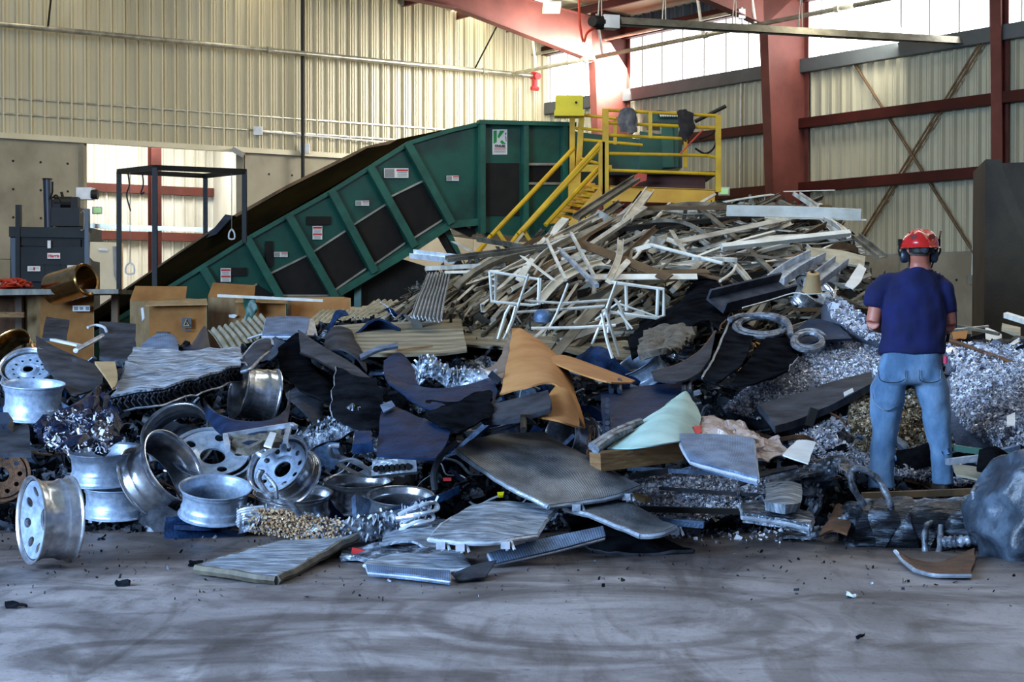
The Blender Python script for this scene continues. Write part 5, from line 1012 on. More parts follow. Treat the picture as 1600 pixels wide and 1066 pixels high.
m = M(); m.bar(P(930, 722, 10.95), P(1058, 706, 11.3), .12, .115); o = empty('timber_block', P(990, 730, 11.1), 'squared timber block with a knot lying under the mint sheet', 'timber'); mk('block', m, X['wood'], o)
m = M(); m.box(P(985, 706, 10.98), (.03, .02, .014)); mk('knot', m, X['rust'], o)
o = empty('chain', P(926, 680, 11.2), 'rusty red chain beside the timber block', 'chain')
for k in range(10):
    m = M(); c0 = P(925 + 4 * math.sin(k * 1.3), 672 + k * 4.5, 11.2); a = .5 + 1.2 * (k % 2); m.tube([c0 + Vector((.02 * math.cos(t) * math.cos(a), .02 * math.cos(t) * math.sin(a), .028 * math.sin(t))) for t in np.linspace(0, 6.283, 11)], .007, 5, caps=False); mk('link', m, X['rust'], o)
for (a, b, w_, l, mt_) in (((980, 732), (1125, 740), .04, 'long pale blue tube lying across the chips below the timber', 'finb'), ((1030, 763), (1195, 775), .03, 'thin grey rod resting on the chips', 'gry'), ((1010, 812), (1100, 820), .06, 'bright blue-white flat bar lying at the chip edge', 'finb'), ((985, 745), (1060, 732), .05, 'short dark channel beside the big grey radiator', 'gry'), ((984, 772), (1012, 782), .05, 'pale wooden stick end beyond the big grey radiator', 'cardl'), ((990, 795), (1170, 800), .05, 'dark bar running below the chips', 'blackp')):
    m = M(); m.bar(Q(a[0], a[1], -.45), Q(b[0], b[1], -.45), w_, w_ * .7); mk('bar', m, X[mt_], label=l, cat='bar')
# crushed boxes beside the chips
sh('crushed_cooler', 'crushed oil cooler box with ribbed face right of the chips', 'cooler', [[(1198, 760, -.7), (1230, 758, -.75), (1252, 765, -.7)], [(1196, 790, -.9), (1225, 795, -1.0), (1250, 793, -.9)]], 'rad', .06, 12, 10, .01)
o, S = radiator('crushed brown-dusted cooler lying lowest right of the chips', [[(1160, 795, -.5), (1200, 790, -.5), (1270, 808, -.5)], [(1160, 810, -.75), (1210, 815, -.75), (1265, 828, -.75)]], 'oily', 'alu', th=.06, er=.014)
o, cv = fluffed('twisted crushed aluminium ridge running up from the coolers', [(1262, 800, 0), (1275, 770, 0), (1240, 760, 0), (1200, 752, 0), (1270, 740, 0), (1305, 728, 0)], .05, 40, 11.5, 'alu', .03)
sh('bent_bracket', 'bent grey bracket arching over the crushed coolers', 'bracket', [[(1200, 750, -.6), (1250, 728, -.6), (1310, 715, -.5), (1335, 735, -.6)], [(1210, 765, -.8), (1260, 745, -.8), (1310, 735, -.7), (1330, 750, -.7)]], 'oily', .02, 20, 8, .03, 5)
sh('brown_plate', 'brown stained plate leaning under the black crushed tank', 'plate', [[(1290, 820, -.6), (1310, 790, -.5), (1330, 800, -.5)], [(1280, 838, -.75), (1300, 830, -.75), (1325, 835, -.75)]], 'rust', .015, 10, 8, .02)
for k, (a, b, mt_, l) in enumerate((((1365, 735), (1475, 762), 'rust', 'rusty flat bar between the feet of the worker'), ((1400, 715), (1468, 742), 'barD', 'dirty grey channel between the legs of the worker'), ((1348, 775), (1530, 768), 'barB', 'long brown square bar lying across in front of the boots'), ((1255, 700), (1355, 726), 'barD', 'long grey bar reaching the left boot from the film'), ((1480, 722), (1560, 712), 'alu', 'bright angle bar on the chips right of the jeans'), ((1545, 712), (1590, 700), 'finb', 'short blue-grey bar at the edge of the chip mound'), ((1490, 700), (1580, 712), 'green_e', 'thin greenish strip right of the jeans'))):
    m = M(); dd = -.85 if k in (2, 4, 5, 6) else .12; m.bar(Q(a[0], a[1], dd), Q(b[0], b[1], dd), .055, .04); mk('bar', m, X[mt_], label=l, cat='bar')
sh('ridged_mat', 'pale ribbed mat piece right of the right boot', 'mat', [[(1490, 728, -.8), (1520, 730, -.8), (1545, 738, -.8)], [(1492, 745, -.9), (1520, 750, -.9), (1545, 756, -.9)]], 'pale', .015, 12, 8, .015)
sh('black_pad', 'rounded black plastic cup behind the blue-grey bag', 'cup', [[(1530, 705, -1.2), (1555, 700, -1.2), (1580, 715, -1.1)], [(1526, 735, -1.4), (1550, 738, -1.5), (1572, 735, -1.3)]], 'blk', .02, 12, 10)
# crushed black tank with hose loops
tk = empty('crushed_tank', P(1420, 865, 10.7), 'long crushed black tank wrapped with hose loops on the floor', 'tank')
rings = []
for k in range(22):
    t = k / 21; c0 = P(1322 + 225 * t, 826 - 6 * t, 10.75 - .1 * t); rr = .178 + .008 * math.sin(k * 1.7) - (.04 if k in (0, 21) else 0)
    rings.append([c0 + Vector((.03 * math.sin(a * 3 + k), rr * 1.1 * math.cos(a), rr * (.92 if math.sin(a) > 0 else .98) * math.sin(a))) for a in np.linspace(0, 6.283, 24, endpoint=False)])
m = M(); m.loft(rings); m.crumple(.016, 3.2, 2); m.crumple(.007, 14, 3); mk('tank_body', m, X['tank'], tk, smooth=True)
m = M(); m.loft([[p + (p - r[0]) * 0 for p in r] for r in [[c * 1.0 for c in rings[q]] for q in (1, 6)]][:0] or [rings[2], rings[3]]); 
m = M(); cvs = []
for k in range(3, 10): 
    cc = sum(rings[k], Vector()) / 24; cvs.append([cc + (p - cc) * 1.07 for p in rings[k]])
m.loft(cvs, caps=False); m.crumple(.016, 3.2, 2); m.crumple(.007, 14, 3); mk('wrap_band', m, X['tank'], tk, smooth=True)
def loop(name, pts, r, mtl, par, D=None, n=40):
    m = M(); cv = curve([P(x, y, D + d) for x, y, d in pts], n); m.tube(cv, [r * (1 + .12 * math.sin(i * 1.3)) for i in range(n)], 9); return mk(name, m, X[mtl], par, smooth=True)
loop('hose_loop', [(1350, 790, 0), (1332, 760, -.05), (1330, 738, 0), (1345, 733, 0), (1370, 748, 0), (1388, 778, -.05), (1394, 800, 0)], .021, 'hose', tk, 10.6)
loop('hose_loop', [(1460, 815, -.15), (1447, 825, -.25), (1446, 860, -.3), (1458, 876, -.3), (1468, 860, -.3), (1470, 822, -.2)], .02, 'hose', tk, 10.7)
loop('hose_run', [(1350, 785, .1), (1400, 788, .1), (1460, 786, .1), (1510, 780, .1), (1530, 770, .1)], .024, 'hose', tk, 10.7)
loop('hose_loop', [(1535, 755, 0), (1522, 768, -.1), (1525, 785, -.1), (1540, 790, -.05), (1552, 780, 0)], .02, 'hose', tk, 10.4)
loop('lower_pipe', [(1470, 848, 0), (1500, 846, -.1), (1545, 842, -.1)], .035, 'oily', tk, 10.45)
loop('bent_strap', [(1262, 838, 0), (1290, 828, -.05), (1315, 815, -.1), (1330, 802, -.1)], .03, 'oily', tk, 10.8)
sh('crushed_flap', 'crumpled metal flap trailing at the left end of the crushed tank', 'flap', [[(1216, 836, 11.1), (1260, 832, 11.0), (1300, 820, 10.8)], [(1215, 843, 10.9), (1260, 842, 10.8), (1310, 838, 10.7)]], 'oily', .02, 14, 8, .02, 5, rel=False)
o, S = sh('curved_plate', 'brown curved steel plate with a pale edge in front of the crushed tank', 'plate', [[(1398, 862, 9.95), (1430, 878, 10.0), (1470, 878, 10.1), (1524, 858, 10.1)], [(1410, 876, 9.8), (1440, 889, 9.5), (1480, 891, 9.5), (1522, 882, 9.7)], [(1430, 892, 9.45), (1455, 899, 9.3), (1490, 901, 9.25), (1517, 901, 9.25)]], 'rust', .02, 20, 12, .008, rel=False, edge=[('b', .012, 'alu', 'pale_edge'), ('l', .012, 'alu', 'pale_edge')])
bag = empty('crushed_shell', P(1590, 900, 10.0), 'huge crumpled blue-grey plastic shell cut by the right frame edge', 'shell')
rings = []
for k in range(40):
    t = k / 39; y = 700 + 205 * t; rad_ = float(np.interp(t * 15, range(16), [.10, .2, .27, .33, .38, .41, .43, .45, .46, .46, .45, .43, .41, .37, .3, .18])); c0 = P(1638 + (1 - t) * 10, y, 10.2)
    rings.append([c0 + Vector((rad_ * math.cos(a), rad_ * .9 * math.sin(a), 0)) for a in np.linspace(0, 6.283, 60, endpoint=False)])
m = M(); m.loft(rings); m.crumple(.10, 3.2, 6); m.crumple(.045, 8.0, 4); mk('shell_body', m, mat('mottled_blue_plastic', '#566575', '#1a212a', .42, 0, 4, .7, 10, c3='#303c48'), bag, smooth=True)
# small things on top of the left heap
radiator('small blue-grey heater core standing on the pile crest', [[(416, 500, -.3), (450, 498, -.3), (484, 500, -.3)], [(410, 527, -.5), (450, 527, -.5), (478, 527, -.5)]], 'finb', 'alu_b', th=.05, amp=0, er=.01, tabs=())
sh('folded_plate', 'thin folded white-edged plate behind the small heater core', 'plate', [[(484, 499, -.3), (490, 500, -.2)], [(478, 524, -.45), (496, 525, -.3)]], 'alu_b', .012, 5, 6)
m = M(); m.tube(curve([Q(137, 512, -1.1), Q(150, 508, -1.1), Q(163, 512, -1.1), Q(166, 518, -1.1)], 12), .012, 6); mk('bent_tube', m, X['alu_b'], label='small bent white tube above the upright grey board', cat='tube', smooth=True)
m = M(); m.tube([Q(118, 548, -1.5), Q(160, 525, -1.3)], .02, 8); mk('threaded_rod', m, X['alu'], label='knobbly grey rod behind the bumper cover', cat='rod')
m = M(); m.bar(Q(82, 531, -.9), Q(124, 540, -1.0), .05, .02); mk('white_strip', m, X['white'], label='short white slat behind the bumper cover top', cat='slat')
o = empty('condenser_frame', Q(400, 690, -1.9), 'light-rimmed condenser frame lying below the black fender', 'frame')
for a, b in (((352, 681), (455, 664)), ((455, 664), (462, 668)), ((452, 668), (446, 690)), ((352, 681), (356, 700))):
    m = M(); m.bar(Q(*a, -2.15), Q(*b, -2.15), .03, .03); mk('frame_bar', m, X['alu'], o)
sh('fluff_pad', 'matted grey-brown fluff inside the condenser frame', 'felt', [[(358, 686, -2.0), (400, 680, -2.05), (445, 674, -2.0)], [(360, 700, -2.1), (400, 705, -2.15), (440, 695, -2.1)]], 'fluff', .04, 16, 10, .04, 7)
sh('white_tag', 'slanted white card poking up left of the tilted holed wheel', 'card', [[(422, 676, -2.4), (432, 678, -2.4)], [(412, 697, -2.45), (424, 700, -2.45)]], 'white', .01, 4, 6)
o, cv = fluffed('long shaggy crushed core poking up beside the condenser frame', [(468, 690, 0), (500, 672, 0), (530, 660, 0), (556, 645, 0)], .10, 40, 11.6, 'alu', .035)
m = M(); m.tube(curve([P(408, 735, 10.5), P(404, 750, 10.5), P(420, 775, 10.5), P(440, 785, 10.45), P(455, 788, 10.45), P(468, 805, 10.5)], 20), .02, 8); m.tube(curve([P(415, 742, 10.5), P(430, 760, 10.45), P(432, 778, 10.45)], 12), .014, 7); mk('bent_pipe', m, X['hose'], label='twisted metal pipe hanging over the pale blue rim', cat='pipe', smooth=True)
m = M(); m.tube(curve([P(680, 765, 10.7), P(678, 740, 10.7), P(690, 710, 10.8), P(712, 692, 10.9)], 20), .022, 8); mk('rubber_hose', m, X['gry'], label='grey rubber hose rising beside the big grey radiator', cat='hose', smooth=True)
m = M(); m.tube(curve([P(415, 705, 11.1), P(420, 696, 11.1), P(445, 690, 11.1), P(452, 700, 11.1)], 14), .012, 6); m.tube(curve([P(398, 700, 11.1), P(410, 712, 11.05), P(430, 700, 11.1)], 14), .018, 6); mk('bright_tube', m, X['alu_b'], label='crumpled bright tubing behind the tilted holed wheel', cat='tube', smooth=True)
sh('floor_plate', 'dark blue plate lying under the pale blue rim on the floor', 'plate', [[(275, 812, 11.35), (320, 806, 11.5), (350, 806, 11.5)], [(272, 824, 11.0), (320, 826, 10.95), (345, 822, 11.0)]], 'blkb', .03, 8, 6, rel=False)
sh('grey_plate', 'dark grey framed door panel at the frame edge below the rims', 'panel', [[(-20, 670, -1.9), (20, 668, -1.9), (46, 667, -1.9)], [(-20, 712, -2.1), (20, 712, -2.1), (48, 712, -2.1)]], 'gry', .03, 8, 8, .006)
sh('green_piece', 'crumpled dark teal can at the frame edge under the flat silver rim', 'can', [[(0, 650, -2.0), (16, 652, -2.1)], [(0, 668, -2.0), (18, 668, -2.1)]], 'blue_st', .05, 8, 8, .03, 8)
sh('yellow_green_tag', 'bright yellow-green tag above the pale blue radiator', 'tag', [[(777, 771, 10.6), (788, 770, 10.6)], [(779, 776, 10.58), (786, 776, 10.58)]], 'ybox', .02, 5, 5, rel=False)
m = M(); m.box(P(699, 749, 10.9), (.05, .03, .02)); mk('red_clip', m, X['sred'], label='small red clip beside the grey rubber hose', cat='clip')
sh('blue_lump', 'small dark blue moulded cap left of the dark blue panel', 'cap', [[(556, 682, -2.1), (578, 680, -2.1)], [(552, 700, -2.2), (582, 700, -2.2)]], 'blkb', .06, 8, 8, .02, 8)
for k, (x, y, s) in enumerate(((192, 911, .05), (25, 945, .1), (1330, 929, .045), (1346, 996, .04), (305, 880, .06))):
    S = Sheet([[G(x - s * 150, y - 2, .01), G(x + s * 150, y - 1, .02)], [G(x - s * 160, y + 3, .01), G(x + s * 170, y + 3, .01)]], 8, 6, .02, 14, k); mk('floor_scrap', S.mesh(.012), X['white' if k == 2 else 'blk'], label=['dark flake lying alone on the concrete before the lone wheel', 'long dark ragged crumb at the floor edge', 'small white paper scrap on the concrete', 'small dark crumb on the concrete in the lower corner', 'dark lump on the floor beyond the flat panel end'][k], cat='crumb', smooth=True)
# ------------------------------------------------------------ corrugated and tan sheets behind
def corr(label, c4, waves, mtl, amp_=.018, nv=8, rel=True):
    a, b, c_, d = pq(c4, rel); nu = waves * 6 + 1; rows = []
    n = (b - a).cross(d - a).normalized()
    S = Sheet([[a, b], [d, c_]], nu, nv, .01, 1.2, waves)
    for j in range(nv):
        for i in range(nu): S.g[j][i] = S.g[j][i] + n * amp_ * math.sin(2 * math.pi * waves * i / (nu - 1))
    return mk('corrugated_sheet', S.mesh(.006), X[mtl], label=label, cat='sheet')
corr('pale corrugated sheet with a sawtooth edge lying lowest behind the heater core', [(325, 516, 1.2), (410, 492, 1.6), (440, 530, .8), (350, 548, .6)], 9, 'pale')
corr('weathered tan corrugated sheet lying between heater core and cardboard box', [(500, 486, 1.8), (600, 487, 1.8), (560, 520, 1.0), (450, 530, 1.0)], 13, 'pale')
corr('tan corrugated sheet lying on top behind the other one', [(585, 469, 2.2), (700, 474, 2.0), (640, 505, 1.2), (545, 495, 1.4)], 12, 'pale')
corr('bright grey corrugated metal sheet standing upright by the bar heap', [(668, 428, -.5), (704, 428, -.5), (690, 502, -1.0), (642, 494, -.9)], 8, 'corr', .02)
sh('tan_board', 'curled yellowish board edge over the corrugated sheets', 'board', [[(595, 500, .9), (630, 485, .9), (660, 468, .9)], [(625, 505, .7), (640, 500, .7), (662, 474, .7)]], 'wood', .012, 10, 6)
sh('tan_sheet', 'long weathered tan sheet lying across behind the heap', 'sheet', [[(520, 512, -.2), (600, 505, -.2), (670, 502, -.2), (720, 499, -.2)], [(525, 530, -.5), (600, 530, -.5), (680, 530, -.5), (726, 528, -.5)], [(540, 552, -.8), (600, 556, -.8), (680, 554, -.8), (731, 549, -.8)]], 'tan', .02, 24, 14, .012, 1.5)
sh('brown_sheet', 'browner ribbed sheet lying behind the long tan sheet', 'sheet', [[(690, 480, .4), (760, 482, .4), (850, 484, .4)], [(695, 510, .1), (770, 512, .1), (870, 515, .1)], [(710, 540, -.2), (770, 545, -.2), (860, 550, -.3)]], 'tan', .02, 22, 12, .02, 1.5, 5)
sh('brown_sheet', 'brown corrugated board lying under the wire frames', 'sheet', [[(850, 486, .3), (920, 490, .3), (990, 495, .3)], [(860, 520, 0), (930, 525, 0), (985, 535, 0)], [(880, 550, -.3), (930, 560, -.3), (990, 565, -.3)]], 'tan', .02, 20, 12, .02, 1.5, 6)
m = M(); m.bar(Q(618, 548, -1.2), Q(675, 541, -1.2), .035, .02); mk('wood_stick', m, X['wood'], label='thin pale wooden stick on the long tan sheet', cat='stick')
# ------------------------------------------------------------ bar heap
def prof(kind, w_):
    t = w_ * .09 + .002
    return {'angle': [(0, 0), (w_, 0), (w_, t), (t, t), (t, w_), (0, w_)], 'channel': [(0, 0), (w_, 0), (w_, w_ * .5), (w_ - t, w_ * .5), (w_ - t, t), (t, t), (t, w_ * .5), (0, w_ * .5)],
            'flat': [(0, 0), (w_, 0), (w_, t), (0, t)], 'tube': [(0, 0), (w_ * .6, 0), (w_ * .6, w_ * .6), (0, w_ * .6)], 'round': [(w_ * .3 * math.cos(a), w_ * .3 * math.sin(a)) for a in np.linspace(0, 6.283, 8, endpoint=False)],
            'tee': [(-w_ / 2, 0), (w_ / 2, 0), (w_ / 2, t), (t / 2, t), (t / 2, w_ * .6), (-t / 2, w_ * .6), (-t / 2, t), (-w_ / 2, t)]}[kind]
BM = {}
def bar_data(kind, w_, var, mt_):
    k = (kind, round(w_, 3), var, mt_)
    if k in BM: return BM[k]
    m = M(); N = 9; pr = prof(kind, w_); rings = []
    for i in range(N):
        t = i / (N - 1); by = [0, .03, -.05, .0, .09][var] * math.sin(math.pi * t) ; bz = [0, -.02, .03, .06 * (t > .6) * (t - .6) * 3, .02][var] + ([0, 0, 0, 0, .05][var] * t * t)
        rings.append([Vector((t, by + y, bz + z)) for y, z in pr])
    m.loft(rings); me = bpy.data.meshes.new(kind + '_bar'); me.from_pydata(m.v, [], m.f); me.materials.append(X[mt_]); BM[k] = me; return me
def lay_bar(a, b, kind, w_, mt_, label=None, var=0, roll=0.0, group=None, name=None):
    a = Vector(a); b = Vector(b); d = b - a; L = d.length; d.normalize(); up = Vector((0, -.5, 1)); y = up.cross(d).normalized(); z = d.cross(y)
    o = bpy.data.objects.new(name or {'angle': 'angle_bar', 'channel': 'channel_bar', 'flat': 'flat_bar', 'tube': 'square_tube', 'round': 'round_tube', 'tee': 'tee_bar'}[kind], bar_data(kind, w_, var, mt_)); C.objects.link(o)
    rm = (Matrix((d, y, z)).transposed() @ Matrix.Rotation(roll, 3, 'X')).to_4x4(); o.matrix_world = Matrix.Translation(a) @ rm @ Matrix.Diagonal((L, 1, 1, 1)); return tag(o, label, 'bar', group)
NAMEK = {'angle': 'angle bar', 'channel': 'channel bar', 'flat': 'flat strip', 'tube': 'square tube', 'round': 'round tube', 'tee': 'ridged strip'}
COLK = {'barL': 'pale aluminium', 'barD': 'dull grey', 'barB': 'brown-stained', 'barK': 'black', 'barW': 'white-painted'}
LMK = [(720, 420, 'beside the upright corrugated sheet'), (700, 395, 'at the low end of the bar heap by the drive housing'), (790, 400, 'at the foot of the yellow stairs'), (860, 370, 'under the yellow stairs'), (930, 345, 'below the yellow platform leg'), (1010, 325, 'below the yellow edge beam'), (1090, 315, 'on the crest by the exit sign'), (1180, 310, 'on the crest below the red column'), (1260, 320, 'on the crest by the cross bracing'), (1310, 360, 'at the steep end of the crest'), (1330, 410, 'above the white channel cover'), (1250, 430, 'under the white channel cover'), (1180, 360, 'in the upper middle of the heap side'), (1090, 370, 'in the heap face below the crest'), (1000, 390, 'above the big wire frame'), (900, 420, 'behind the crossed wire frames'), (820, 450, 'inside the low rectangular frame'), (760, 470, 'below the low rectangular frame'), (870, 490, 'behind the torn cardboard'), (960, 480, 'between wire frames and black tub'), (1060, 440, 'behind the black tub'), (1150, 430, 'above the hose coil'), (1220, 470, 'beside the string-wrapped wheel'), (1350, 470, 'at the heap end near the worker'), (1300, 500, 'above the silver chip slope')]
def lmk(x, y): return min(LMK, key=lambda l: (l[0] - x) ** 2 + 2.2 * (l[1] - y) ** 2)[2]
used = {}
def bar_label(kind, mt_, x, y, th, Lp):
    ln = 'short' if Lp < 90 else 'long' if Lp > 170 else 'mid-length'
    tilt = 'lying level' if abs(th) < 9 else 'rising gently' if 9 <= th < 28 else 'rising steeply' if th >= 28 else 'sloping down'
    return f'{ln} {COLK[mt_]} {NAMEK[kind]} {tilt} {lmk(x, y)}'
n = 0
while n < 285:
    px = R.uniform(650, 1375); top = TP(px); py = R.triangular(top - 4, 520 if px < 1100 else 490, top + 60)
    if (980 < px < 1130 and py > 450) or (px < 880 and py > 478) or (px < 730 and py > 425): continue
    th = R.gauss(36, 13) if px < 930 else R.gauss(20, 16) if px < 1050 else R.gauss(6, 15)
    if R.random() < .1: th = R.uniform(-60, 80)
    Lp = R.lognormvariate(4.75, .45); Lp = min(max(Lp, 45), 260); c_, s_ = math.cos(math.radians(th)), -math.sin(math.radians(th))
    x0, y0, x1, y1 = px - c_ * Lp / 2, py - s_ * Lp / 2, px + c_ * Lp / 2, py + s_ * Lp / 2
    if x1 > 1385 or x0 < 640: continue
    if (px < 880 and max(y0, y1) > 490) or (x0 < 715 and max(y0, y1) > 432): continue
    y0c, y1c = min(max(y0, TP(x0) - 8), 545), min(max(y1, TP(x1) - 8), 545)
    if abs(y0c - y0) + abs(y1c - y1) > 40: continue
    kind = R.choice(['angle', 'angle', 'channel', 'channel', 'flat', 'tube', 'tube', 'round', 'tee']); mt_ = R.choices(['barL', 'barD', 'barB', 'barK', 'barW'], [.38, .32, .14, .1, .06])[0]; w_ = R.choice([.03, .045, .06, .085])
    d = R.uniform(-.5, .15); lay_bar(Q(x0, y0c, d), Q(x1, y1c, d + R.uniform(-.25, .25)), kind, w_, mt_, bar_label(kind, mt_, px, py, th, Lp), R.randrange(5), R.uniform(-1.5, 1.5), 'loose bars in the tangled bar heap'); n += 1
# the rest of the tangle, joined
m = M()
for k in range(620):
    px = R.uniform(650, 1370); top = TP(px); py = R.uniform(top, 530 if px > 880 else 478)
    th = R.gauss(36, 16) if px < 930 else R.gauss(8, 18); Lp = R.uniform(40, 170); c_, s_ = math.cos(math.radians(th)), -math.sin(math.radians(th))
    x0, y0, x1, y1 = px - c_ * Lp / 2, py - s_ * Lp / 2, px + c_ * Lp / 2, py + s_ * Lp / 2
    y0, y1 = max(y0, TP(x0) - 2), max(y1, TP(x1) - 2); w_ = R.choice([.02, .03, .05]); m.bar(Q(x0, y0, R.uniform(-.2, .2)), Q(x1, y1, R.uniform(-.2, .2)), w_, w_ * R.choice([.3, 1]))
mk('bar_tangle', m, mat('mixed_bar_metals', '#26221a', '#b5ad98', .5, .35, island=True, c3='#6a6252'), kind='stuff', label='countless thinner bars packed inside the bar heap')
# bars that stand out
K = [((905, 345), (1000, 283), 'channel', .09, 'barD', 'long dull channel reaching up to the orange bracket', -.9), ((985, 350), (1020, 303), 'channel', .1, 'barL', 'pale channel with a dark open end below the yellow beam', -.9),
 ((840, 405), (1005, 330), 'flat', .1, 'barD', 'broad dull strip rising towards the yellow beam', -.7), ((915, 395), (1010, 330), 'tube', .08, 'barL', 'thick pale tube rising below the platform', -.9), ((1010, 329), (1300, 327), 'channel', .08, 'barB', 'very long brown channel along the crest', -.7),
 ((1135, 335), (1345, 341), 'angle', .12, 'barW', 'long white angle bar sticking out past the crest end', -.9), ((1195, 341), (1354, 345), 'flat', .06, 'barW', 'thin white bar just under the long white angle bar', -.8), ((1128, 392), (1328, 370), 'tube', .09, 'barW', 'bright white tube crossing the heap face to its end', -1.2),
 ((1085, 405), (1212, 363), 'tube', .05, 'barW', 'white rod rising from the long white tube', -1.2), ((1062, 382), (1235, 345), 'flat', .1, 'barL', 'pale wide strip with a folded end in the upper heap face', -1.0), ((1018, 383), (1130, 412), 'round', .06, 'barW', 'white rod falling towards the black tub', -1.3),
 ((1150, 412), (1125, 436), 'round', .05, 'barW', 'short white rod end above the black tub', -1.3), ((1085, 408), (1152, 410), 'tube', .06, 'barL', 'pale bent rod lying level behind the black tub', -1.2), ((1045, 360), (1068, 398), 'flat', .05, 'barL', 'narrow upright strip leaning in the heap face', -1.2),
 ((1135, 314), (1210, 302), 'flat', .08, 'barW', 'pale flat strip on the crest below the exit sign', -.6), ((1225, 300), (1305, 298), 'flat', .05, 'barW', 'short white strip on top of the crest', -.5), ((1238, 305), (1268, 325), 'channel', .09, 'barL', 'pale channel slanting down the crest end', -.9), ((1288, 345), (1322, 372), 'angle', .07, 'barL', 'pale angle slanting down beyond the white tube', -.9), ((1330, 372), (1372, 405), 'channel', .09, 'barD', 'grey channel hanging off the steep heap end', -1.0),
 ((812, 400), (862, 438), 'flat', .05, 'barW', 'white strip falling to the low rectangular frame', -1.4), ((855, 378), (893, 365), 'flat', .05, 'barL', 'thin pale strip below the stairs', -1.2), ((852, 376), (882, 440), 'tube', .045, 'barL', 'pale tube leaning down in front of the heap', -1.6), ((890, 366), (925, 432), 'tube', .045, 'barL', 'parallel pale tube leaning right of another', -1.6), ((868, 396), (900, 386), 'tube', .04, 'barW', 'short cross tube between two leaning tubes', -1.6),
 ((900, 385), (1040, 440), 'flat', .1, 'barB', 'brown strip falling across to the black tub', -1.4), ((870, 392), (930, 450), 'tube', .06, 'alu', 'blue-grey tube falling between the wire frames', -1.5) , ((965, 372), (948, 432), 'channel', .06, 'barL', 'upright pale channel in front of the heap', -1.7), ((978, 405), (945, 440), 'flat', .06, 'barW', 'pale strip leaning beside the upright channel', -1.6),
 ((640, 404), (710, 412), 'channel', .11, 'alu_b', 'wide crumpled bright strip at the low end of the bar heap', -.2), ((665, 420), (790, 414), 'tube', .07, 'barL', 'long pale rail along the low end of the bar heap', -.6), ((695, 428), (780, 426), 'flat', .05, 'barW', 'thin white rail under the long pale rail', -.6), ((745, 378), (830, 392), 'angle', .07, 'barD', 'grey angle poking out left of the stairs', -.4), ((705, 375), (745, 400), 'flat', .07, 'barL', 'ragged pale strip below the support leg', -.4), ((700, 410), (860, 390), 'channel', .08, 'barD', 'dull channel along the left flank', -.8),
 ((1060, 425), (1130, 440), 'flat', .12, 'barB', 'brown board tip behind the black tub', -1.0), ((905, 435), (1110, 425), 'flat', .13, 'barB', 'long brown board crossing behind the wire frames', -1.3), ((915, 438), (1090, 437), 'flat', .07, 'barW', 'long white strip under the brown board', -1.35), ((745, 478), (800, 445), 'flat', .07, 'barD', 'grey strip inside the low rectangular frame', -1.2),
 ((1225, 445), (1290, 405), 'channel', .17, 'alu', 'broad bright curved trim rising behind the string-wrapped wheel', -1.6), ((1278, 452), (1325, 415), 'channel', .14, 'alu', 'ridged bright trim parallel beside the chrome wheel', -1.6), ((1130, 490), (1240, 462), 'channel', .22, 'gry', 'dark corrugated duct piece left of the chrome wheel', -1.3), ((870, 560), (985, 440), 'flat', .09, 'barD', 'wide dull strip standing behind the torn cardboard', -1.2), ((820, 545), (905, 470), 'flat', .05, 'barL', 'thin strip crossing behind the torn cardboard', -1.2)]
for k, (a, b, kd, w_, mt_, lb, dd) in enumerate(K): lay_bar(Q(a[0], a[1], dd), Q(b[0], b[1], dd), kd, w_, mt_, lb, [0, 0, 1][k % 3], R.uniform(-.4, .4))
sh('white_channel', 'wide pale channel cover lying high at the heap end', 'cover', [[(1262, 388, -1.3), (1310, 392, -1.2), (1352, 402, -1.1)], [(1256, 398, -1.5), (1305, 410, -1.4), (1350, 418, -1.3)]], 'pale', .02, 10, 6)
sh('white_card', 'bright white torn card standing near the shoulder of the worker', 'card', [[(1342, 412, -1.5), (1353, 421, -1.5)], [(1330, 432, -1.6), (1345, 440, -1.6)], [(1320, 446, -1.65), (1333, 452, -1.65)]], 'white', .01, 6, 8, .004)
sh('white_card', 'small cream card beside the ridged bright trim', 'card', [[(1294, 414, -1.6), (1307, 414, -1.6)], [(1296, 430, -1.65), (1309, 426, -1.65)]], 'white', .01, 4, 4)
# wire and tube frames
def wire(label, loops, d, r=.016, mt_='barL', cat='frame', name='wire_frame', cn=False):
    A = loops[0][0]; o = empty(name, Q(A[0], max(p[1] for p in loops[0]), d), label, cat)
    for lp in loops:
        m = M(); pts = [Q(x, y, d) for x, y in lp]; D0_ = DS(sum(p[1] for p in lp) / len(lp)) + d; pts = [P(x, y, D0_) for x, y in lp]
        if cn: pts = curve(pts, 30)
        m.tube(pts, r, 6); mk('frame_tube', m, X[mt_], o, smooth=True)
    return o
wire('low rectangular white tube frame beside the corrugated sheet', [[(765, 424), (768, 471), (830, 477), (843, 475), (845, 437), (765, 424)], [(775, 426), (774, 470)], [(842, 434), (841, 476)]], -2.0, .014, 'barW')
wire('large rectangular white frame in front of the brown board', [[(955, 441), (1037, 452), (1037, 493), (1025, 497), (940, 486)], [(1028, 452), (1026, 496)], [(978, 446), (979, 486)]], -1.9, .016, 'barW')
wire('rounded wire frame standing left of the torn cardboard', [[(778, 530), (790, 490), (797, 478), (806, 478), (800, 500), (792, 520)], [(826, 428), (812, 470), (800, 505), (787, 530)]], -1.7, .014, 'barL')
wire('long slanting wire frame leaning behind the torn cardboard', [[(888, 443), (870, 490), (852, 525)], [(963, 440), (945, 490), (925, 538)], [(808, 488), (870, 484), (945, 478)], [(830, 513), (900, 512), (962, 508)], [(820, 470), (880, 474), (960, 468)]], -1.9, .013, 'barL')
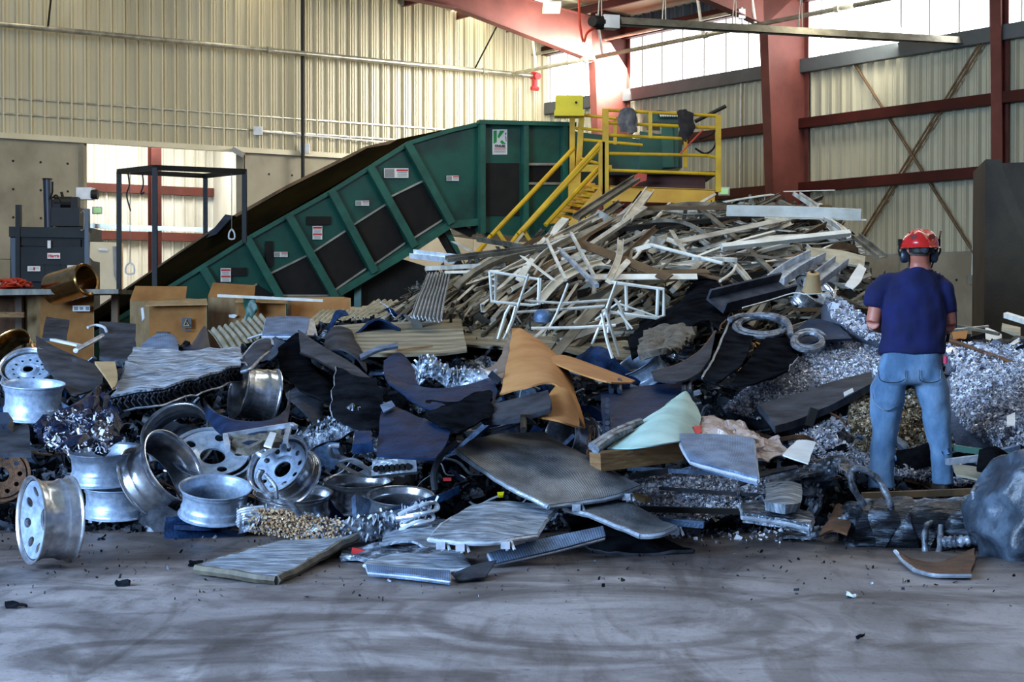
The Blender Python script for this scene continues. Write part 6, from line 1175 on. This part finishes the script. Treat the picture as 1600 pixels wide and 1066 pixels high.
wire('bent wire frame with a rounded top above the blue-grey rim', [[(950, 520), (952, 480), (958, 468), (966, 475), (975, 495), (982, 515)], [(945, 482), (960, 530), (968, 556)], [(940, 490), (948, 530), (957, 560)]], -1.8, .014, 'barL', cn=True)
wire('thin crossed wires between the frame and the black tub', [[(965, 485), (988, 514)], [(968, 475), (1030, 496)], [(930, 500), (970, 470)]], -1.7, .009, 'barW')
m = M(); c0 = Q(848, 496, -1.6); m.lathe([(.001, .07), (.05, .065), (.075, .03), (.08, 0), (.07, -.04), (.001, -.06)], 16, Matrix.Translation(c0)); mk('plastic_jug', m, X['finb'], label='small blue-grey plastic jug behind the wire frames', cat='jug', smooth=True)
# hose coils
def coil(label, cx, cy, rx, ry, n, d, mt_='hose', r=.022):
    m = M(); pts = []
    for k in range(n * 26): a = k / 26 * 6.283; q = 1 + .1 * math.sin(a * .37 + 1); pts.append(Q(cx + rx * q * math.cos(a) + k * .03, cy + ry * q * math.sin(a) - k * .07, d + .12 * math.sin(a)))
    m.tube(pts, r, 7); return mk('hose_coil', m, X[mt_], label=label, cat='hose', smooth=True)
coil('large coil of grey hose behind the white-edged black panel', 1188, 512, 38, 14, 4, -1.2); coil('smaller grey hose coil beside the blue tank', 1262, 535, 22, 12, 3, -1.3)
m = M(); m.tube(curve([Q(1140, 500, -1.4), Q(1160, 494, -1.4), Q(1200, 495, -1.4), Q(1230, 505, -1.4), Q(1236, 525, -1.4)], 24), .026, 8); mk('thick_hose', m, X['hose'], label='thick pale hose arching over the large coil', cat='hose', smooth=True)
m = M(); m.tube(curve([Q(1160, 481, -1.9), Q(1200, 470, -1.9), Q(1240, 458, -2.0), Q(1260, 460, -2.1), Q(1290, 458, -2.0), Q(1310, 452, -1.9)], 24), .006, 5); mk('string', m, X['barW'], label='pale string tied around the chrome wheel', cat='string', smooth=True)
m = M(); c0 = Q(1270, 440, -1.9); m.lathe([(.03, .09), (.055, .08), (.075, -.05), (.09, -.09), (.06, -.1), (.001, -.1)], 18, Matrix.Translation(c0) @ Matrix.Rotation(.4, 4, 'X')); mk('paper_cup', m, X['cardl'], label='cream paper cone standing in the string-wrapped wheel', cat='cup', smooth=True)
chip_heap('strip of silver chips running down behind the elbow of the worker', [(1290, 470), (1310, 468), (1345, 492), (1380, 512), (1400, 530), (1380, 535), (1340, 522), (1300, 495)], -.9, 6000, .011, X['chips'], .05, .05)
# far scrap by the container
for k, (rows, mt_, nm, lb) in enumerate([([[(1540, 512, .5), (1565, 524, .5)], [(1542, 548, .3), (1565, 550, .3)]], 'white', 'white_board', 'upright white speckled panel in front of the dark container'), ([[(1566, 506, .4), (1595, 514, .4)], [(1565, 516, .3), (1594, 526, .3)]], 'pale', 'pale_board', 'pale slanted panel above the white speckled one'), ([[(1488, 520, .8), (1512, 517, .8)], [(1488, 532, .7), (1512, 534, .7)]], 'cardb', 'cardboard_scrap', 'small brown carton piece right of the shirt'), ([[(1515, 528, .6), (1560, 520, .6)], [(1515, 545, .5), (1560, 545, .5)]], 'blk', 'black_scrap', 'dark rounded scrap behind the white speckled panel'), ([[(1575, 540, .1), (1592, 530, .1)], [(1580, 543, .1), (1596, 534, .1)]], 'white', 'white_strip', 'short white strip beside the speckled panel')]):
    sh(nm, lb, 'panel', rows, mt_, .02, 6, 6, .01)
for a, b, w_, mt_, lb in (((1568, 497), (1600, 507), .08, 'barW', 'round white tube end in front of the container'), ((1478, 540), (1600, 585), .09, 'rust', 'long rusty beam running behind the chip mound'), ((1470, 520), (1545, 512), .03, 'barL', 'thin pale rod lying behind the worker'), ((1440, 500), (1560, 525), .04, 'barD', 'grey strip lying behind the elbow'), ((1490, 560), (1530, 572), .05, 'blue_st', 'short blue bar above the chip mound')):
    lay_bar(Q(a[0], a[1], -.2), Q(b[0], b[1], -.2), 'tube', w_, mt_, lb)
sh('blue_rag', 'crumpled bright blue rag on the scrap near the container', 'rag', [[(1552, 552, 0), (1575, 550, 0)], [(1555, 560, -.1), (1578, 562, -.1)]], 'navy', .03, 8, 8, .03, 8)
sh('white_tag', 'upright white tag stuck in the chip mound', 'tag', [[(1573, 651, -1.2), (1586, 645, -1.2)], [(1573, 665, -1.25), (1586, 665, -1.25)]], 'white', .008, 4, 4)
# ------------------------------------------------------------ loose filler pieces across the heap, each its own object
FL = [(30, 560, 'beside the gold-lit wheel'), (60, 640, 'around the flat silver rim'), (110, 600, 'behind the bumper cover'), (60, 720, 'above the lone wheel'), (210, 660, 'under the silver slab'), (240, 580, 'behind the silver slab'), (300, 640, 'between slab and black fender'), (330, 700, 'around the leaning dull rim'), (400, 690, 'by the condenser frame'), (470, 640, 'behind the black wheel arch'), (480, 700, 'beside the shaggy crushed core'), (540, 700, 'above the intake manifold'), (570, 640, 'under the black door panel'), (540, 740, 'around the intake manifold'), (640, 740, 'between manifold and rubber hose'), (600, 790, 'around the open chrome rim'), (720, 730, 'left of the largest radiator'), (730, 690, 'behind the largest radiator'), (690, 580, 'near the shaggy foil hose'), (640, 570, 'below the long tan sheet'), (730, 780, 'above the pale blue radiator'), (800, 680, 'under the slotted grey beam'), (900, 640, 'beneath the pointed cardboard strip'), (930, 720, 'near the timber block'), (930, 580, 'behind the pointed cardboard strip'), (1000, 600, 'by the blue-grey rim'), (1050, 600, 'on the black case'), (1120, 620, 'right of the mint sheet'), (1160, 640, 'at the foot of the chip slope'), (1200, 690, 'around the clear film'), (1040, 770, 'on the chips under the blue radiator'), (1140, 790, 'above the crushed coolers'), (1230, 740, 'by the bent bracket'), (1290, 700, 'under the dark slab'), (1320, 770, 'behind the crushed tank'), (1400, 760, 'around the boots'), (1500, 750, 'right of the boots'), (1550, 680, 'on the chip mound'), (1540, 560, 'beyond the chip mound'), (1250, 560, 'on the silver chip slope'), (1200, 540, 'inside the hose coils'), (1100, 560, 'in the black tub'), (1430, 560, 'behind the worker'), (780, 840, 'beneath the pale blue radiator'), (900, 830, 'under the floor-reaching radiator'), (1000, 800, 'at the end of the largest radiator'), (640, 840, 'under the crushed fins'), (400, 790, 'beside the pale blue rim')]
KIND = [('plastic_shard', 'curled black plastic shard', 'shard', 'blk', 'cut'), ('metal_scrap', 'crumpled silver metal scrap', 'scrap', 'oily', 'crumple'), ('metal_scrap', 'oily dark crushed metal piece', 'scrap', 'oilyd', 'crumple'), ('aluminium_strip', 'bent aluminium strip', 'strip', 'alu', 'strip'), ('hose_piece', 'short grey hose piece', 'hose', 'hose', 'tube'), ('plastic_shard', 'grey plastic shard', 'shard', 'gry', 'cut'), ('blue_shard', 'dark blue panel shard', 'shard', 'blkb', 'cut'), ('fin_block', 'broken finned radiator piece', 'radiator piece', 'finb', 'slab'), ('steel_bracket', 'rusty bent bracket', 'bracket', 'rust', 'strip'), ('thin_tube', 'thin bright bent tube', 'tube', 'alu_b', 'tube')]
FM = {}
def filler(kind, var, mt_):
    k = (kind, var, mt_)
    if k in FM: return FM[k]
    r = random.Random(var * 13 + len(kind)); m = M()
    if kind == 'cut':
        S = Sheet([[Vector((x, y * 1.0, .35 * math.sin(x * 2.2 + var) * r.uniform(.6, 1.2) + r.uniform(-.08, .08))) for x in (-.5, -.15, .2, .5)] for y in (-.3 * r.uniform(.5, 1), 0, .35 * r.uniform(.4, 1))], 14, 9, .04, 3, var); m = S.mesh(.03)
    elif kind == 'crumple':
        S = Sheet([[Vector((x, y, r.uniform(-.2, .2))) for x in (-.5, -.15, .2, .5)] for y in (-.3, 0, .3)], 16, 12, .16, 4, var + 3); m = S.mesh(.05)
    elif kind == 'slab':
        S = Sheet([[Vector((x, y, .1 * math.sin(x * 3 + var))) for x in (-.5, 0, .5)] for y in (-.28, .28)], 10, 6); m = S.mesh(.09)
    elif kind == 'strip':
        cv = curve([(-.6, 0, r.uniform(-.1, .2)), (-.2, r.uniform(-.15, .15), 0), (.2, r.uniform(-.15, .15), r.uniform(0, .2)), (.6, 0, r.uniform(-.1, .3))], 12); m.loft([[p + Vector(q) for q in ((0, -.05, 0), (0, .05, 0), (0, .05, .02), (0, 0, .05), (0, -.05, .02))] for p in cv])
    else:
        cv = curve([(-.6, 0, 0), (-.3, r.uniform(-.3, .3), .15), (.1, r.uniform(-.2, .2), .3 * r.random()), (.35, .1, .3), (.55, r.uniform(-.2, .3), 0)], 20); m.tube(cv, .04 if mt_ == 'hose' else .022, 7)
    me = bpy.data.meshes.new(kind); me.from_pydata(m.v, [], m.f)
    if m.uv:
        ul = me.uv_layers.new(name='UVMap'); idx = np.empty(len(me.loops), dtype=np.int32); me.loops.foreach_get('vertex_index', idx); ul.data.foreach_set('uv', np.array(m.uv, dtype=np.float32)[idx].ravel())
    me.materials.append(X[mt_]); me.polygons.foreach_set('use_smooth', [True] * len(me.polygons)); me.set_sharp_from_angle(angle=math.radians(40)); me.update(); FM[k] = me; return me
SZ = ['palm-sized', 'mid-sized', 'large']; n = 0
while n < 330:
    px = R.uniform(-10, 1610); top = TP(px) + 10 if px < 640 or px > 1390 else 548; py = R.uniform(top, 835)
    if px < 250 and py > 760: continue
    if (px > 1090 and py > 810) or (px > 1310 and py > 775): continue
    if 1380 < px < 1480 and py > 580 and R.random() < .6: continue
    if (1130 < px < 1390 and 520 < py < 640 and R.random() < .9) or (px > 1480 and 570 < py < 700 and R.random() < .85) or (980 < px < 1200 and 735 < py < 800 and R.random() < .7): continue
    nm, lb, ct, mt_, kd = R.choice(KIND); q = R.choice([0, 0, 1, 1, 2]); s = [.12, .24, .42][q] * R.uniform(.8, 1.2) * (1.25 if py < 600 else 1)
    o = bpy.data.objects.new(nm, filler(kd, R.randrange(4), mt_)); C.objects.link(o); o.location = Q(px, py, R.uniform(-.12, .15)); o.scale = (s, s, s)
    o.rotation_euler = (R.uniform(-.2, 1.3), R.gauss(0, .5), R.uniform(-.8, .8) + R.choice([0, math.pi]))
    where = min(FL, key=lambda l: (l[0] - px) ** 2 + 1.6 * (l[1] - py) ** 2)[2]; tl = 'tipped up' if abs(o.rotation_euler[1]) > .5 else 'lying'
    tag(o, f'{SZ[q]} {lb} {tl} {where}', ct, 'loose pieces in the scrap heap'); n += 1
# ------------------------------------------------------------ the worker
MD = 11.75; KS = MD / 12.4; SX = MD / F
def W_(px, py, d=0.0): return P(px, py, MD + d)
def ring(px, py, d, rx, ry, n=22, rot=0.0, ex=2.3, tilt=0.0):
    """horizontal body section: centre pixel, half-widths in metres"""
    c = W_(px, py, d); out = []; rx *= KS; ry *= KS
    for k in range(n):
        a = 2 * math.pi * k / n + .13; ca, sa = math.cos(a), math.sin(a)
        x = rx * math.copysign(abs(ca) ** (2 / ex), ca); y = ry * math.copysign(abs(sa) ** (2 / ex), sa)
        out.append(c + Vector((x * math.cos(rot) - y * math.sin(rot), x * math.sin(rot) + y * math.cos(rot), tilt * x)))
    return out
def tlimb(m, pts, rs, n=14): m.tube(curve(pts, 16), list(np.interp(np.linspace(0, 1, 16), np.linspace(0, 1, len(rs)), rs)), n)
def solid(name, m, mtl, parent, vox=.012, smooth_it=4, disp=0.0, dsc=6.0, seed=0):
    """weld overlapping volumes into one continuous skin"""
    me = bpy.data.meshes.new('tmp'); me.from_pydata([tuple(Vector(v) - parent.location) for v in m.v], [], m.f); me.update()
    o = bpy.data.objects.new('tmp', me); C.objects.link(o)
    r = o.modifiers.new('r', 'REMESH'); r.mode = 'VOXEL'; r.voxel_size = vox
    s = o.modifiers.new('s', 'SMOOTH'); s.factor = .5; s.iterations = smooth_it
    dg = bpy.context.evaluated_depsgraph_get(); e = o.evaluated_get(dg); nm = bpy.data.meshes.new_from_object(e)
    bpy.data.objects.remove(o); bpy.data.meshes.remove(me); nm.name = name
    nm.materials.clear(); nm.materials.append(mtl); nm.polygons.foreach_set('use_smooth', [True] * len(nm.polygons))
    if disp:
        sd = Vector((seed, 0, 0))
        for v in nm.vertices:
            p = v.co * dsc + sd; v.co += v.normal * disp * (noise.noise(Vector((p.x, p.y, p.z * .45))) + .5 * noise.noise(p * 2.3))
    o = bpy.data.objects.new(name, nm); C.objects.link(o); o.parent = parent; return o
man = empty('person', W_(1422, 772), 'person in red safety helmet, navy T-shirt and blue jeans standing in the scrap', 'person')
# body (skin)
m = M()
m.loft([ring(1438, 424, -.02, .085, .075), ring(1437, 412, -.02, .068, .072), ring(1436, 400, -.03, .070, .085), ring(1436, 392, -.04, .074, .096), ring(1436, 380, -.05, .080, .105), ring(1436, 370, -.05, .076, .100), ring(1437, 362, -.05, .055, .075)])
m.loft([ring(1426, 428, 0, .11, .08), ring(1424, 450, 0, .165, .1), ring(1426, 520, 0, .17, .12), ring(1424, 580, 0, .17, .12)])
for sx_, ears in ((1, 0), (-1, 0)): m.box(W_(1436 + sx_ * 17.5, 389, -.04), (.02, .035, .06))
m.box(W_(1436, 386, .07), (.03, .045, .045))   # nose
shL, elL, haL = W_(1376, 446, .02), W_(1364, 504, .0), W_(1385, 516, .27)
shR, elR, haR = W_(1474, 444, .02), W_(1483, 508, .02), W_(1468, 520, .28)
for a, b, c_ in ((shL, elL, haL), (shR, elR, haR)):
    tlimb(m, [a, a.lerp(b, .5), b], [.05, .054, .048]); tlimb(m, [b, b.lerp(c_, .4), c_], [.048, .050, .031])
def hand(m, wr, d, side):
    d = d.normalized(); up = Vector((0, 0, 1)); x = d.cross(up).normalized()
    pl_ = wr + d * .05; m.loft([[wr + d * t + x * .038 * w_ * math.cos(a) + up * .016 * math.sin(a) for a in np.linspace(0, 6.283, 10, endpoint=False)] for t, w_ in ((-.01, .7), (.03, 1), (.07, 1.1), (.095, 1.05))])
    for k, L in enumerate((.068, .078, .073, .058)):
        b0 = wr + d * .09 + x * (.03 - k * .02); m.tube([b0, b0 + d * L * .45 - up * .005, b0 + d * L * .75 - up * .028, b0 + d * L * .7 - up * .05], [.0095, .009, .0085, .007], 8)
    b0 = wr + d * .03 + x * .035 * side; m.tube([b0, b0 + x * .025 * side + d * .03, b0 + x * .022 * side + d * .06 - up * .01], [.012, .011, .008], 8)
hand(m, haL, Vector((.45, .8, .1)), 1); hand(m, haR, Vector((-.45, .8, .1)), -1)
for lx, hx in ((1380, 1398), (1473, 1450)): tlimb(m, [W_(hx, 575), W_((lx + hx) / 2, 640), W_(lx, 700), W_(lx, 758)], [.07, .07, .05, .04])
solid('body', m, X['skin'], man, .0075, 3)
# shirt
m = M()
m.loft([ring(1437, 417, -.015, .075, .085, tilt=0), ring(1433, 423, 0, .125, .105), ring(1429, 431, .01, .185, .12), ring(1426, 441, .01, .215, .135), ring(1425, 470, .0, .222, .145), ring(1427, 500, -.005, .226, .142), ring(1426, 530, -.005, .222, .14), ring(1425, 547, -.01, .232, .143), ring(1425, 554, -.01, .234, .145)])
m.tube(curve([W_(1410, 441, .01), W_(1386, 442, .01), W_(1373, 455, .01), W_(1366, 479, .005)], 14), list(np.interp(np.linspace(0, 1, 14), [0, .3, .6, 1], [.055, .075, .078, .07])), 18); m.tube(curve([W_(1440, 441, .01), W_(1463, 443, .01), W_(1474, 457, .015), W_(1479, 489, .015)], 14), list(np.interp(np.linspace(0, 1, 14), [0, .3, .6, 1], [.055, .075, .074, .06])), 18)
solid('t_shirt', m, X['navy'], man, .012, 7, .03, 5.0, 2)
# jeans
m = M()
m.loft([ring(1424, 547, -.01, .205, .125), ring(1424, 560, -.015, .218, .14), ring(1422, 578, -.02, .228, .155), ring(1421, 592, -.02, .225, .15), ring(1421, 600, -.01, .20, .13)])
m.loft([ring(1395, 580, -.02, .10, .13), ring(1388, 605, -.015, .12, .13), ring(1386, 640, 0, .113, .118), ring(1384, 672, .005, .098, .105), ring(1380, 700, .01, .094, .10), ring(1378, 735, .01, .092, .098), ring(1378, 764, 0, .095, .105)])
m.loft([ring(1450, 580, -.02, .10, .13), ring(1456, 605, -.015, .112, .125), ring(1462, 640, 0, .10, .115), ring(1466, 672, .005, .092, .1), ring(1470, 700, .01, .086, .095), ring(1472, 735, .01, .08, .09), ring(1474, 758, 0, .08, .1)])
solid('jeans', m, X['denim'], man, .013, 10, .022, 4.2, 7)
def on(px, py, d): return W_(px, py, d)
for a in (((1372, 578), (1376, 594), (1394, 598), (1412, 594), (1414, 578)), ((1436, 578), (1438, 594), (1452, 598), (1468, 594), (1470, 578))):
    m = M(); m.tube(curve([on(x, y, -.175 + .0 * i) for i, (x, y) in enumerate(a)], 20), .0035, 5); mk('pocket_seam', m, X['blue_st'], man, smooth=True)
m = M(); m.tube(curve([on(1364, 600, -.03), on(1366, 628, -.07), on(1385, 642, -.125), on(1402, 636, -.12)], 16), .0035, 5); mk('pocket_seam', m, X['blue_st'], man, smooth=True)
for lx, z_ in ((1378, 771), (1474, 764)):
    m = M(); m.loft([[W_(lx, z_, 0) + Vector((rx * math.cos(a), oy + ry * math.sin(a), z)) for a in np.linspace(0, 6.283, 18, endpoint=False)] for z, rx, ry, oy in ((-.03, .052, .14, .07), (0, .055, .145, .07), (.05, .052, .13, .06), (.09, .05, .075, .01), (.15, .05, .06, 0))]); mk('boot', m, X['leather'], man, smooth=True)
# helmet
hc = W_(1437, 384, -.055)
m = M(); rings = []
for t in np.linspace(0, 1, 12):
    a = t * math.pi / 2; rings.append([hc + Vector((.125 * math.cos(a) * math.cos(p), .155 * math.cos(a) * math.sin(p) + .0, -.005 + .115 * math.sin(a) + .012 * math.cos(3 * p) * math.sin(2 * a))) for p in np.linspace(0, 6.283, 32, endpoint=False)])
lip = [[c_ + Vector((0, 0, -.012)) + (c_ - hc).normalized() * .012 for c_ in rings[0]]]
m.loft(lip + rings, caps=True)
hm = mk('helmet', m, X['helm'], man, smooth=True)
m = M(); S = Sheet([[hc + Vector((x, .14, .0)) for x in (-.1, 0, .1)], [hc + Vector((x, .21 - abs(x) * .4, -.015)) for x in (-.1, 0, .1)]], 12, 6); mk('helmet_peak', S.mesh(.006), X['helm'], hm if False else man, smooth=True)
for x, y in ((1419, 372), (1446, 372)):
    v = (W_(x, y, 0) - hc); v = Vector((v.x, -math.sqrt(max(.0001, 1 - (v.x / .125) ** 2 - (v.z / .115) ** 2)) * .155, v.z)); c0 = hc + v * 1.01; n_ = v.normalized()
    m = M(); u_ = n_.cross(ZZ).normalized(); w_ = u_.cross(n_); m.poly([c0 + u_ * .026 * math.cos(a) + w_ * .017 * math.sin(a) for a in np.linspace(0, 6.283, 14, endpoint=False)], n_ * .004); mk('helmet_vent', m, mat('dark_red_vent', '#5a1410', None, .6) if 'vent' not in X else X['vent'], man)
m = M(); rr_ = [[hc + Vector((.098 * math.cos(a) * k, .125 * math.sin(a) * k, z)) for a in np.linspace(math.pi + .5, 2 * math.pi - .5, 16)] for k, z in ((1, -.01), (1, -.05), (.97, -.05), (.97, -.01))]
m.loft(rr_ + [rr_[0]], caps=False, close=False); mk('head_band', m, X['blackp'], man)
m = M(); c0 = hc + Vector((-.0, -.13, -.03)); m.tube([c0, c0 - Vector((0, .015, 0))], .024, 16); m.tube([c0 - Vector((0, .015, 0)), c0 - Vector((0, .022, 0))], .012, 12); mk('ratchet_knob', m, X['gry'], man)
m = M(); m.loft([ring(1436, 400, -.04, .066, .088), ring(1436, 388, -.045, .08, .107), ring(1436, 378, -.05, .084, .109)], caps=False); mk('hair', m, X['hair'], man, smooth=True)
for sx_ in (-1, 1):
    c0 = W_(1436, 400, -.03) + Vector((sx_ * .105, 0, 0)); m = M()
    m.loft([[c0 + Vector((sx_ * t, r_ * .8 * math.cos(a), r_ * 1.15 * math.sin(a))) for a in np.linspace(0, 6.283, 18, endpoint=False)] for t, r_ in ((-.03, .036), (-.012, .042), (.01, .04), (.02, .028))][::sx_]); mk('ear_cup', m, X['blue_st'], man, smooth=True)
    m = M(); m.tube(curve([c0 + Vector((sx_ * .022, 0, 0)), c0 + Vector((sx_ * .035, -.01, .04)), c0 + Vector((sx_ * .02, 0, .09))], 12), .007, 6); m.box(c0 + Vector((sx_ * .022, 0, .09)), (.025, .04, .045)); mk('cup_arm', m, X['blackp'], man)
m = M(); S = Sheet([[hc + Vector((.008 + .072 * math.cos(a), .02 + .19 * math.sin(a), z)) for a in np.linspace(.05, math.pi - .05, 7)] for z in (.09, -.02, -.16)], 22, 8); mk('face_shield', S.mesh(.004), X['glassk'], man, smooth=True)
m = M(); m.tube([hc + Vector((.145, .02, .1)), hc + Vector((.13, .02, -.0)), hc + Vector((.085, .03, -.15))], .006, 6); mk('shield_edge', m, X['rust'], man)
# held tool
o = empty('hand_tool', W_(1487, 505, .1), 'dark blue power tool held at the right side of the worker', 'tool')
m = M(); m.tube([W_(1489, 474, .1), W_(1490, 512, .12)], .025, 12); mk('tool_body', m, X['blue_st'], o, smooth=True); m = M(); m.tube([W_(1484, 512, .12), W_(1476, 520, .2)], .02, 10); m.tube(curve([W_(1486, 512, .12), W_(1482, 522, .1), W_(1480, 535, .1)], 8), .012, 6); mk('handle', m, X['blackp'], o, smooth=True)
m = M(); m.tube([W_(1477, 557, -.1), W_(1477, 568, -.1)], .014, 10); mk('marker_pen', m, mat('pink_plastic', '#c8385a', None, .4), label='pink plastic item clipped at the hip of the jeans', cat='clip')
